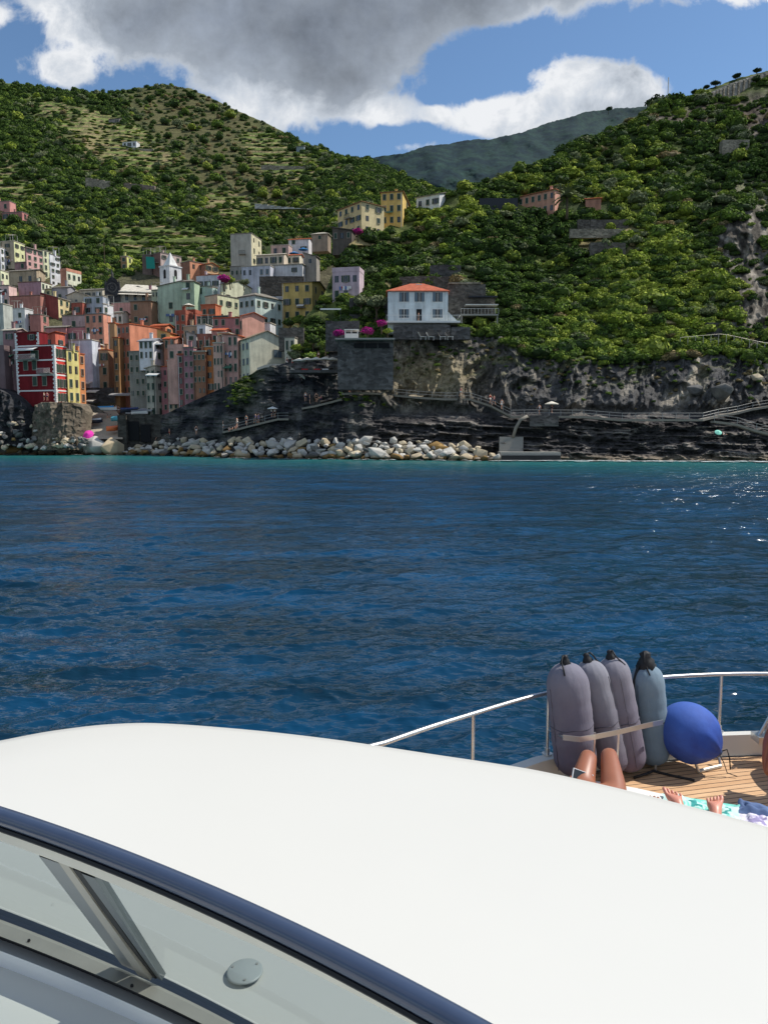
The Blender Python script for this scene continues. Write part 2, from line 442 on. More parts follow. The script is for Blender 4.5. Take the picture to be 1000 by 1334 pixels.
# ------------------------------------------------------------ sea
def make_sea():
    dense = np.arange(-38, 38.01, .10); coarse = np.arange(50, 311, 6)
    ang = np.radians(np.concatenate([dense, coarse]))
    r = [2.2]
    while r[-1] < 185: r.append(r[-1]*1.0036)
    while r[-1] < 15000: r.append(r[-1]*1.25)
    r = np.array(r); A, RR = np.meshgrid(ang, r)
    X = np.sin(A)*RR; Y = np.cos(A)*RR; Z = np.zeros_like(X); DX = np.zeros_like(X); DY = np.zeros_like(X)
    inview = (np.abs(A) < R(38)) & (RR < 190)
    x, y, rr = X[inview], Y[inview], RR[inview]; z = np.zeros_like(x); dx = z.copy(); dy = z.copy()
    patch = .75+.5*fbm(x/22., y/34., 1.2, 3)
    g = np.random.default_rng(3)
    for i in range(110):
        lam = .15*(26**(i/109.)); th = R(-84)+g.normal()*R(24 if lam > .6 else 30); k = 2*PI/lam
        sl = .047*(1.0 if lam < .9 else (.9/lam)**.75); a = sl/k*g.uniform(.6, 1.3)
        att = np.clip((lam/(rr*.0036)-2.0)/2.4, 0, 1)
        ph = k*(x*math.cos(th)+y*math.sin(th))+g.uniform(0, 6.28)+1.1*np.sin((x*math.sin(th)-y*math.cos(th))/lam*.6+i*1.7)
        z += a*att*np.sin(ph); dx += -a*att*math.cos(th)*np.cos(ph)*-.95; dy += -a*att*math.sin(th)*np.cos(ph)*-.95
    z *= patch
    Z[inview] = z; DX[inview] = dx; DY[inview] = dy
    V = np.stack([X+DX, Y+DY, Z], -1)
    V = np.concatenate([np.tile(np.array([0, 0, 0.]), (1, V.shape[1], 1)), V], 0)
    m, nt, b = newmat('sea_water')
    g_ = nt.new('ShaderNodeNewGeometry').outputs['Position']
    sep = nt.new('ShaderNodeSeparateXYZ'); nt.l.new(g_, sep.inputs[0])
    # distance to the shore line (it runs nearer towards +x): shore at y = 157 -> 117
    sh = nt.math('SUBTRACT', sep.outputs[1], nt.mapr(sep.outputs[0], -70, 30, 156, 120))
    wob = nt.noise(g_, .05, 4, .6)
    sh = nt.math('ADD', sh, nt.mapr(wob, 0, 1, -16, 16))
    turq = nt.mapr(sh, -62, -10, 0, 1)
    turq = nt.math('POWER', turq, 1.7)
    n1 = nt.noise(nt.mapping(g_, (.6, 1.6, 1)), .22, 4, .6)
    deep = nt.mix(nt.mapr(n1, .4, .72, 0, 1), (.0025, .022, .042), (.002, .052, .125))
    col = nt.mix(turq, deep, (.014, .125, .125))
    nt.put(b.inputs['Base Color'], col)
    nt.put(b.inputs['Roughness'], nt.mapr(sep.outputs[1], 12, 70, .07, .24)); b.inputs['IOR'].default_value = 1.42; b.inputs['Specular IOR Level'].default_value = .62
    w1 = nt.noise(nt.mapping(g_, (1, 2.6, 1), (0, 0, R(8))), 1.5, 3, .6)
    w2 = nt.noise(nt.mapping(g_, (1, 2.6, 1), (0, 0, R(-9))), .4, 1, .5)
    far = nt.mapr(sep.outputs[1], 14, 60, .25, 1)
    hgt = nt.math('MULTIPLY', nt.math('ADD', nt.math('MULTIPLY', w1, .5), nt.math('MULTIPLY', w2, 1.1)), far)
    nt.put(b.inputs['Normal'], nt.bump(hgt, .8, .42))
    me = grid_mesh('sea', V.reshape(-1, 3), V.shape[0], V.shape[1], m, wrap=True)
    tag(link('sea', me), kind='structure')
make_sea()

def make_foam():
    m, nt, b = newmat('sea_foam'); b.inputs['Base Color'].default_value = (.62, .66, .66, 1); b.inputs['Roughness'].default_value = .9
    g = np.random.default_rng(8); mb = MB()
    for i in range(520):
        x = g.uniform(640, 1130) if g.random() < .75 else g.uniform(-20, 650); Y = float(Ysh(x))-(2.2 if x > 650 else 4.2)-abs(g.normal())*1.6; c = Vector((float(ux(x, 600))*Y, Y, .12)); w = g.uniform(.15, 1.3)*(1 if x > 650 else .6); h = g.uniform(.12, .5); k = 9
        mb.poly([(c.x+w*math.cos(2*PI*j/k)*g.uniform(.6, 1.1), c.y+h*math.sin(2*PI*j/k)*g.uniform(.6, 1.1), c.z+i*.0002) for j in range(k)])
    tag(mb.build('sea_foam', m), 'thin white foam where the sea meets the rocks', 'foam', kind='stuff')
make_foam()
# ------------------------------------------------------------ sky, sun
SUN_EL, SUN_AZ = R(52), R(76)       # azimuth from +Y towards +X
def make_light():
    s = bpy.data.lights.new('sun', 'SUN'); s.energy = 4.9; s.angle = R(.53); s.color = (1, .955, .88)
    o = bpy.data.objects.new('sun', s); COL.objects.link(o)
    d = Vector((math.sin(SUN_AZ)*math.cos(SUN_EL), math.cos(SUN_AZ)*math.cos(SUN_EL), math.sin(SUN_EL)))
    o.rotation_euler = d.to_track_quat('Z', 'Y').to_euler(); o.location = d*50
    w = bpy.data.worlds.new('World'); sc.world = w; w.use_nodes = True; nt = NT(w.node_tree); nt.n.clear()
    out = nt.new('ShaderNodeOutputWorld')
    sky = nt.new('ShaderNodeTexSky', sky_type='NISHITA'); sky.sun_disc = False; sky.sun_elevation = SUN_EL; sky.sun_rotation = SUN_AZ
    sky.air_density = 1.0; sky.dust_density = .3; sky.ozone_density = 2.0
    blue = nt.mix(1, sky.outputs[0], (.84, .97, 1.05), 'MULTIPLY')
    bg = nt.new('ShaderNodeBackground'); nt.l.new(blue, bg.inputs[0]); bg.inputs[1].default_value = .122
    geo = nt.new('ShaderNodeTexCoord').outputs['Generated']
    sep = nt.new('ShaderNodeSeparateXYZ'); nt.l.new(geo, sep.inputs[0])
    yy = nt.math('MAXIMUM', sep.outputs[1], .12)
    u = nt.math('DIVIDE', sep.outputs[0], yy); v = nt.math('DIVIDE', sep.outputs[2], yy)
    cmb = nt.new('ShaderNodeCombineXYZ'); nt.l.new(u, cmb.inputs[0]); nt.l.new(v, cmb.inputs[1])
    uv = cmb.outputs[0]
    big = nt.noise(uv, 4.5, 6, .62, .1); med = nt.noise(uv, 14.0, 6, .62, .2)
    for q in nt.n:
        if q.type == 'TEX_NOISE': q.noise_dimensions = '2D'
    def blobs(L):
        acc = None
        for (x, y, rx, ry, w_) in L:
            u0 = float(ux(x, y)); v0 = float(tz(y)); ru = rx/F; rv = ry/F
            vm = nt.new('ShaderNodeVectorMath', operation='MULTIPLY_ADD'); nt.l.new(uv, vm.inputs[0]); vm.inputs[1].default_value = (1/ru, 1/rv, 0); vm.inputs[2].default_value = (-u0/ru, -v0/rv, 0)
            dt_ = nt.new('ShaderNodeVectorMath', operation='DOT_PRODUCT'); nt.l.new(vm.outputs[0], dt_.inputs[0]); nt.l.new(vm.outputs[0], dt_.inputs[1])
            m1 = nt.math('MULTIPLY_ADD', dt_.outputs['Value'], -.27, 1.0, clamp=True); m2 = nt.math('MULTIPLY', m1, m1); m3 = nt.math('MULTIPLY', m2, m1)
            acc = nt.math('MULTIPLY_ADD', m3, w_, acc if acc is not None else 0.0)
        return acc
    cl = blobs([(110, 15, 62, 50, 1.0), (240, 20, 130, 66, 1.2), (360, 50, 110, 70, 1.3), (470, 45, 95, 66, 1.2), (590, -5, 110, 42, 1.1), (730, -30, 120, 42, 1.1),
                (350, 135, 60, 30, 1.0), (495, 147, 44, 20, 1.05), (80, 92, 42, 22, .95), (420, -90, 300, 90, 1.3), (150, -90, 200, 80, 1.2),
                (545, 192, 46, 11, .85), (640, 152, 62, 30, 1.15), (735, 112, 52, 36, 1.1), (815, 122, 48, 30, 1.15), (566, 148, 16, 10, .7), (700, 158, 100, 22, .9),
                (-10, 22, 26, 16, .9), (960, -6, 60, 18, .75), (900, -36, 90, 25, .7), (430, 112, 44, 26, .75), (1100, -60, 150, 60, .9), (-150, -20, 70, 60, .9), (-200, 120, 70, 40, .8), (1150, 90, 90, 30, .7)])
    dens = nt.math('ADD', cl, nt.math('MULTIPLY', nt.math('SUBTRACT', big, .5), 1.7))
    dens = nt.math('ADD', dens, nt.math('MULTIPLY', nt.math('SUBTRACT', med, .5), 1.5))
    alpha = nt.new('ShaderNodeMapRange'); alpha.interpolation_type = 'SMOOTHSTEP'; nt.l.new(dens, alpha.inputs[0])
    for i, q in enumerate((.36, .80, 0, 1)): alpha.inputs[i+1].default_value = q
    back = nt.noise(geo, 2.4, 3, .6); backm = nt.mapr(sep.outputs[1], .05, -.15, 0, 1)  # unseen cloud cover added behind the camera for neutral fill light
    ba = nt.math('MULTIPLY', nt.mapr(back, .45, .6, 0, .68), backm)
    alf = nt.math('ADD', nt.math('MULTIPLY', alpha.outputs[0], nt.math('SUBTRACT', 1.0, backm)), ba)
    gr = blobs([(260, 45, 120, 50, 1.0), (380, 70, 120, 55, 1.1), (500, 50, 110, 55, 1.1), (620, 5, 130, 32, .9), (300, -20, 200, 60, 1.0), (450, -60, 300, 60, 1.2), (440, 120, 60, 24, .5), (740, -25, 120, 26, .6),
                (660, 168, 80, 18, .45), (600, 188, 60, 12, .45), (790, 142, 70, 14, .4), (700, 130, 40, 16, .25), (180, 20, 80, 30, .5)])
    gr = nt.math('ADD', gr, nt.math('MULTIPLY', nt.math('SUBTRACT', med, .5), 2.2))
    gr = nt.math('ADD', gr, nt.math('MULTIPLY', nt.math('SUBTRACT', big, .5), 1.6))
    gr = nt.math('MULTIPLY', gr, nt.math('SUBTRACT', 1.0, backm)); grs = nt.mapr(gr, -.05, 2.3, 0, 1)
    ccol = nt.ramp(grs, [(0, (.86, .88, .91)), (.2, (.58, .63, .70)), (.42, (.34, .385, .45)), (1, (.19, .22, .27))])
    mott = nt.math('MULTIPLY', nt.mapr(nt.noise(uv, 7.0, 6, .6), .3, .7, .62, 1.5), nt.mapr(med, .3, .7, .82, 1.2))
    mf = nt.math('MULTIPLY_ADD', nt.math('SUBTRACT', mott, 1.0), nt.mapr(grs, .1, .6, 0, 1), 1.0)
    mc = nt.new('ShaderNodeCombineColor')
    for i in range(3): nt.l.new(mf, mc.inputs[i])
    ccol = nt.mix(1, ccol, mc.outputs[0], 'MULTIPLY')
    bc = nt.new('ShaderNodeBackground'); nt.l.new(ccol, bc.inputs[0]); bc.inputs[1].default_value = 1.0
    mx = nt.new('ShaderNodeMixShader'); nt.l.new(alf, mx.inputs[0]); nt.l.new(bg.outputs[0], mx.inputs[1]); nt.l.new(bc.outputs[0], mx.inputs[2])
    nt.l.new(mx.outputs[0], out.inputs[0])
    w.cycles.sampling_method = 'MANUAL'; w.cycles.sample_map_resolution = 256
make_light()
sc.view_settings.view_transform = 'Standard'; sc.view_settings.look = 'None'; sc.view_settings.exposure = 0; sc.view_settings.gamma = 1
# ------------------------------------------------------------ foliage
def leafmat(name, a, b2, dark=.35):
    m, nt, b = newmat(name)
    oi = nt.new('ShaderNodeObjectInfo').outputs['Random']
    tc = nt.new('ShaderNodeTexCoord').outputs['Object']
    g = nt.new('ShaderNodeNewGeometry').outputs['Position']
    n = nt.noise(tc, 2.6, 3); n2 = nt.noise(g, .06, 3)
    a = tuple(min(235, int(v*1.06)) for v in a); b2 = tuple(min(235, int(v*1.06)) for v in b2)
    col = nt.mix(oi, lin(a), lin(b2))
    col = nt.mix(nt.mapr(n2, .4, .62, 0, .6), col, tuple(q*.72 for q in lin(b2)))
    col = nt.mix(nt.mapr(n, .35, .6, 0, .6), col, tuple(q*dark for q in lin(a)))
    nt.put(b.inputs['Base Color'], col); b.inputs['Roughness'].default_value = .95; b.inputs['Specular IOR Level'].default_value = .04
    return m
M_LEAF = {
 'dark': leafmat('leaf_dark_green', (66, 88, 42), (92, 114, 54)),
 'mid': leafmat('leaf_mid_green', (100, 124, 52), (126, 146, 66)),
 'lime': leafmat('leaf_yellow_green', (142, 160, 60), (172, 182, 84)),
 'olive': leafmat('leaf_grey_olive', (120, 130, 92), (146, 150, 112)),
 'dry': leafmat('leaf_dry_brown', (146, 130, 92), (168, 150, 106)),
 'pine': leafmat('leaf_pine', (44, 60, 34), (60, 78, 40)),
 'pink': leafmat('bougainvillea_blossom', (172, 30, 120), (200, 50, 150), .5),
}
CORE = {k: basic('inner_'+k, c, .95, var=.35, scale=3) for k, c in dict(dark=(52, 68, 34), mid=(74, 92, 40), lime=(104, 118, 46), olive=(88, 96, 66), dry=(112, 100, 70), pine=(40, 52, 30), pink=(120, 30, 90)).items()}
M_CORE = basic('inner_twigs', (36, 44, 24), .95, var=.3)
M_BARK = basic('bark', (92, 78, 62), .95, var=.3, bump=.5)
def crown_mesh(name, kind, n=420, flat=.75, leaf=.14, seed=0, lobes=8, core=True, spread=.55):
    g = np.random.default_rng(seed+100)
    L = []
    for i in range(lobes):
        d = g.normal(size=3); d /= np.linalg.norm(d); d[2] = d[2]*.6+.15
        L.append((d*spread*g.uniform(.5, 1.1), g.uniform(.34, .56)))
    L.append((np.array([0, 0, .1]), .6))
    V = []; Fc = []
    for i in range(n):
        c, r = L[g.integers(len(L))]
        d = g.normal(size=3); d /= np.linalg.norm(d)
        if d[2] < -.5: d[2] *= -1
        p = c+d*r*g.uniform(.82, 1.08); p = p*np.array([1, 1, flat])
        nrm = d+g.normal(size=3)*.55; nrm /= np.linalg.norm(nrm)
        a = np.cross(nrm, g.normal(size=3)); a /= np.linalg.norm(a); b = np.cross(nrm, a)
        s = leaf*g.uniform(.6, 1.3); k = len(V)
        V += [tuple(p-a*s), tuple(p-b*s*.6+nrm*s*.15), tuple(p+a*s), tuple(p+b*s*.6-nrm*s*.1)]
        Fc.append((k, k+1, k+2, k+3))
    nl = len(Fc)
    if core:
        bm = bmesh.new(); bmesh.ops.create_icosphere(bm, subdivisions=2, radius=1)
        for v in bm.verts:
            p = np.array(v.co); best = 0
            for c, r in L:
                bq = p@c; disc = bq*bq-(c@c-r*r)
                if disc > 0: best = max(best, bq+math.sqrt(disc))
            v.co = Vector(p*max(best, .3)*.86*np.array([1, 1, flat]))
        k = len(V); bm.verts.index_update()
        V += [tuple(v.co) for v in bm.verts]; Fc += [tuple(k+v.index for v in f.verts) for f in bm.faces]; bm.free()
    me = bpy.data.meshes.new(name); me.from_pydata(V, [], Fc)
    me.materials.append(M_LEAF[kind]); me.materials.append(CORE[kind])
    me.polygons.foreach_set('material_index', [0]*nl+[1]*(len(Fc)-nl)); me.update(); return me
PROTO = {}
for k in ('dark', 'mid', 'lime', 'olive', 'dry'):
    PROTO[k] = [crown_mesh('crown_'+k, k, 420, .72, .13, seed=i*7+len(k)) for i in range(2)]
PROTO['pine'] = [crown_mesh('crown_pine', 'pine', 520, .42, .12, seed=3, lobes=12, spread=.75), crown_mesh('crown_pine', 'pine', 420, .5, .12, seed=9, lobes=9, spread=.7)]
PROTO['pink'] = [crown_mesh('crown_blossom', 'pink', 520, .8, .10, seed=5)]
trunk_m = MB().tube([(0, 0, -1.4), (.03, .02, -.9), (-.03, .02, -.4), (.04, 0, .1)], [.10, .08, .065, .03], 7)
trunk_m.tube([(-.01, .02, -.7), (.2, .1, -.4), (.42, .2, -.05)], [.05, .04, .02], 6).tube([(0, .02, -.55), (-.2, -.12, -.25), (-.4, -.15, 0)], [.045, .035, .02], 6)
TRUNK = trunk_m.mesh('trunk', M_BARK, True)

# stuff: continuous scrub and woodland, instanced crowns
ORDER = ['dark', 'mid', 'lime', 'olive', 'dry']
pc_col = bpy.data.collections.new('scrub_sources')
for i, k in enumerate(ORDER):
    for j in (0, 1):
        o = bpy.data.objects.new('%d%d_%s_shrub' % (i, j, k), PROTO[k][j]); pc_col.objects.link(o)
def scatter(name, pts, scl, idx, rot, label):
    me = bpy.data.meshes.new(name); me.vertices.add(len(pts)); me.vertices.foreach_set('co', np.asarray(pts, np.float32).ravel())
    for nm, arr, t in (('scl', scl, 'FLOAT_VECTOR'), ('idx', idx, 'INT'), ('rot', rot, 'FLOAT_VECTOR')):
        a = me.attributes.new(nm, t, 'POINT')
        a.data.foreach_set('vector' if t == 'FLOAT_VECTOR' else 'value', np.asarray(arr, np.float32 if t != 'INT' else np.int32).ravel())
    me.update(); o = link(name, me)
    ng = bpy.data.node_groups.new(name+'_nodes', 'GeometryNodeTree')
    ng.interface.new_socket('Geometry', in_out='INPUT', socket_type='NodeSocketGeometry'); ng.interface.new_socket('Geometry', in_out='OUTPUT', socket_type='NodeSocketGeometry')
    N = ng.nodes; gi = N.new('NodeGroupInput'); go = N.new('NodeGroupOutput'); ip = N.new('GeometryNodeInstanceOnPoints'); ci = N.new('GeometryNodeCollectionInfo')
    ci.inputs[0].default_value = pc_col; ci.inputs['Separate Children'].default_value = True; ci.inputs['Reset Children'].default_value = True
    def attr(n_, t):
        a = N.new('GeometryNodeInputNamedAttribute'); a.data_type = t; a.inputs[0].default_value = n_; return a.outputs['Attribute']
    ng.links.new(gi.outputs[0], ip.inputs['Points']); ng.links.new(ci.outputs[0], ip.inputs['Instance']); ip.inputs['Pick Instance'].default_value = True
    ng.links.new(attr('idx', 'INT'), ip.inputs['Instance Index']); ng.links.new(attr('scl', 'FLOAT_VECTOR'), ip.inputs['Scale']); ng.links.new(attr('rot', 'FLOAT_VECTOR'), ip.inputs['Rotation'])
    ng.links.new(ip.outputs[0], go.inputs[0])
    md = o.modifiers.new('scatter', 'NODES'); md.node_group = ng
    return tag(o, label, 'vegetation', kind='stuff')

# keep-out rectangles (buildings) for greenery, filled by the house table: (x0,x1,y0,y1,Y)
KEEP = [(440, 538, 246, 304), (542, 600, 244, 272), (670, 770, 236, 278), (760, 796, 254, 276), (500, 612, 366, 448), (584, 655, 366, 412), (430, 520, 426, 462),
        (432, 474, 336, 388), (362, 424, 362, 416), (300, 400, 300, 362), (404, 462, 292, 316), (345, 404, 308, 332), (310, 372, 376, 440), (416, 442, 392, 414), (920, 1000, 88, 125), (376, 440, 455, 480), (230, 345, 400, 430)]
def keepout(x, y, m=0):
    return any(a-m < x < b+m and max(c, d-13) < y < d+m+2 for a, b, c, d in KEEP)
def make_right_scrub():
    pts = []; scl = []; idx = []; rot = []
    N = 15000; k = 0
    g = np.random.default_rng(11)
    PXs = g.uniform(375, 1290, N); u = g.uniform(0, 1, N); sil = itp(PXs, SILR); pc = itp(PXs, PC)
    PYs = sil+2+(pc+6-sil)*u
    Ys = Rey(PXs, PYs, 1.0)
    ros = rockmask(PXs, PYs); dt = dryterr(PXs, PYs); nz = fbm(PXs/45, PYs/30, 5., 3); nz2 = fbm(PXs/25., PYs/22., 15., 3)
    bright = blob(PXs, PYs, 850, 420, 130, 60)+blob(PXs, PYs, 780, 250, 90, 40, .3)*.6+blob(PXs, PYs, 850, 330, 60, 60)*.7+blob(PXs, PYs, 600, 280, 60, 25)*.6
    drk = blob(PXs, PYs, 690, 310, 60, 50)+blob(PXs, PYs, 960, 220, 70, 40)*.8+blob(PXs, PYs, 470, 350, 40, 50)*1.2+blob(PXs, PYs, 660, 400, 40, 40)*.6+blob(PXs, PYs, 420, 420, 40, 30)
    for i in range(N):
        x, y = PXs[i], PYs[i]
        area = 1.0 if u[i] > -1 else 0
        if keepout(x, y, 1): continue
        if g.random() < ros[i]*(1.1 if y > 185 else .55) and nz[i] < .3: continue
        if g.random() < dt[i]*.9: continue
        if nz2[i] > .38 and g.random() < .6: continue
        # keep density even over the screen area
        if g.random() > min(1, (pc[i]-sil[i]+8)/330.): continue
        p = P(x, y, Ys[i])
        s = g.choice([g.uniform(.5, 1.0), g.uniform(.9, 1.6), g.uniform(1.4, 2.3)], p=[.42, .38, .2])*(1.6 if g.random() < .08 else 1)*(1+.4*max(0, nz[i]))*(Ys[i]/170)**.7
        if x < 470: s *= .8
        w = np.array([max(.02,.30+drk[i]*1.2-nz2[i]*.5), .40, max(0,.04+bright[i]*.9+nz2[i]*.5), .12+max(0, -nz[i])*.5, .06+max(0, nz[i]-.15)*.5]); w = w**2.2*(1+0*i); w /= w.sum()
        c = g.choice(5, p=w)
        if x > 905 and abs(y-itp(x, [(905, 128), (944, 113), (985, 99), (1030, 90)])) < 5: continue
        pts.append((p.x, p.y-s*.1, p.z+s*.15)); scl.append((s*g.uniform(.8, 1.25), s*g.uniform(.8, 1.25), s*g.uniform(.7, 1.15))); idx.append(c*2+g.integers(2)); rot.append((g.uniform(-.2, .2), g.uniform(-.2, .2), g.uniform(0, 6.28)))
    # shrubs clinging to the cliff
    for i in range(420):
        x = g.uniform(500, 1250); pcx = itp(x, PC); y = pcx+abs(g.normal())*26
        if y > 535 or keepout(x, y, 1): continue
        Y = float(Rey(np.array([x]), np.array([y]))[0]); p = P(x, y, Y); s = g.uniform(.35, .9)
        pts.append((p.x, p.y, p.z)); scl.append((s, s, s*.8)); idx.append(g.choice([0, 2, 6, 8])+g.integers(2)); rot.append((.2, 0, g.uniform(0, 6.28)))
    # greenery on the rock bastion under the houses
    for i in range(200):
        t = g.random(); x = 322+g.normal()*8-t*14 ; y = 494+t*30+g.normal()*4
        if g.random() < .35: x, y = g.uniform(380, 470), g.uniform(408, 452)
        if g.random() < .1: x, y = g.uniform(440, 510), 522+g.normal()*5
        if keepout(x, y, 0): continue
        Y = float(Rey(np.array([x]), np.array([y]))[0]); p = P(x, y, Y-.2); s = g.uniform(.3, .8)
        pts.append((p.x, p.y, p.z)); scl.append((s, s, s*.8)); idx.append(g.choice([0, 2, 4, 6])+g.integers(2)); rot.append((.2, 0, g.uniform(0, 6.28)))
    scatter('headland_scrub', pts, scl, idx, rot, 'dense green coastal scrub covering the steep headland above the dark cliff')
make_right_scrub()
def make_left_wood():
    pts = []; scl = []; idx = []; rot = []; g = np.random.default_rng(12)
    N = 19000
    PXs = g.uniform(-310, 690, N); u = g.uniform(0, 1, N); sil = itp(PXs, SILL); low = itp(PXs, [(-300, 330), (0, 318), (60, 322), (84, 340), (100, 388), (140, 396), (150, 362), (240, 340), (300, 345), (420, 352), (480, 330), (700, 300)])
    PYs = sil+1+(low-sil)*u**1.05
    Ys = Ley(PXs, PYs); tm = terr_mask(PXs, PYs); sm = scrub_mask(PXs, PYs); nz = fbm(PXs/35, PYs/22, 9., 4); nz2 = fbm(PXs/20., PYs/15., 25., 3)
    wood = blob(PXs, PYs, 290, 130, 120, 14, .35)+blob(PXs, PYs, 60, 122, 120, 12, .1)
    for i in range(N):
        x, y = PXs[i], PYs[i]
        if keepout(x, y, 1): continue
        if g.random() > 1.0-.93*min(1, tm[i]*1.25): continue
        if g.random() < sm[i]*.55: continue
        p = P(x, y, Ys[i]); s = g.uniform(1.6, 3.4)*(Ys[i]/420)**.75*(1+.3*max(0, nz[i]))
        if sm[i] > .4: s *= .65
        if y > 300: s *= .85
        w = np.array([1.0+wood[i]+max(0, -nz[i]), .25, .02+max(0, nz[i])*.55*(y > 200)+.1*(y > 260), .10+sm[i]*.6, .01+sm[i]*.35]); w /= w.sum()
        c = g.choice(5, p=w)
        pts.append((p.x, p.y, p.z+s*.1)); scl.append((s*g.uniform(.8, 1.2), s*g.uniform(.8, 1.2), s*g.uniform(.8, 1.4))); idx.append(c*2+g.integers(2)); rot.append((0, 0, g.uniform(0, 6.28)))
    # vine rows along the terraces
    for i in range(5000):
        x = g.uniform(-60, 470); y = g.uniform(120, 345)
        m = float(terr_mask(np.array([x]), np.array([y]))[0])
        if m < .35 or keepout(x, y, 1): continue
        Y = float(YL(x, y)); z = H+tz(y)*Y; zq = (math.floor(z/6)+.12)*6 ; 
        # move on to the tread edge
        t2 = (zq-H)/Y; b = (t2*cp+sp)/(cp-t2*sp); y2 = CY-b*F
        Yq = float(Ley(np.array([x]), np.array([y2]))[0]); p = P(x, y2, Yq); s = g.uniform(.8, 1.5)*(Y/420)**.5
        pts.append((p.x, p.y, p.z+.2)); scl.append((s*1.7, s*.7, s*.6)); idx.append(g.choice([2, 2, 4, 0, 6])+g.integers(2)); rot.append((0, 0, g.uniform(-.2, .2)))
    scatter('hillside_woodland', pts, scl, idx, rot, 'continuous green woodland and vine terraces covering the big hill behind the village')
make_left_wood()

LANDM = [  # landmark name, px, py
 ('the blue villa', 545, 395), ('the pink farmhouse', 720, 258), ('the ochre block', 487, 272), ('the white ridge house', 572, 256),
 ('the yellow house', 392, 388), ('the grey-beige tower house', 320, 320), ('the church front', 147, 378), ('the pink block', 46, 335), ('the pale bell tower', 224, 345),
 ('the hilltop retaining wall', 965, 106), ('the bare grey rockfall', 955, 310), ('the glass-edged terrace', 622, 395), ('the long road wall', 385, 276), ('the ruined stone wall', 155, 243),
 ('the right cliff edge', 860, 455), ('the cliff top', 700, 440), ('the dry stone terraces', 790, 312), ('the skyline summit', 215, 112), ('the left-edge pink houses', 18, 278), ('the mauve hillside house', 452, 362)]
def near_phrase(x, y):
    nm, lx, ly = min(LANDM, key=lambda q: (q[1]-x)**2+1.5*(q[2]-y)**2)
    dx, dy = x-lx, y-ly; d = math.hypot(dx, dy)
    if d < 26: w = 'just beside'
    elif abs(dx) > abs(dy)*1.5: w = ('right of' if dx > 0 else 'left of') if d < 70 else ('well right of' if dx > 0 else 'well left of')
    else: w = ('below' if dy > 0 else 'above') if d < 70 else ('far below' if dy > 0 else 'far above')
    return w+' '+nm
KW = {'dark': 'dark green', 'mid': 'mid green', 'lime': 'yellow-green', 'olive': 'grey-green', 'dry': 'brownish', 'pine': 'flat-topped dark', 'pink': 'magenta'}
def tree(name, kind, p, s, label, cat, group, key, sz=1.0, j=0):
    root = empty(name, p, random.uniform(0, 6.28), cat=cat, group=group); root.scale = (s, s, s)
    c = link('crown', PROTO[kind][j % len(PROTO[kind])], root); c.location = (0, 0, .55*sz+.25); c.scale = (1, 1, sz)
    t = link('trunk', TRUNK, root); t.location = (0, 0, .55*sz+.25)
    if isinstance(label, str): late(root, label, key)
    return root
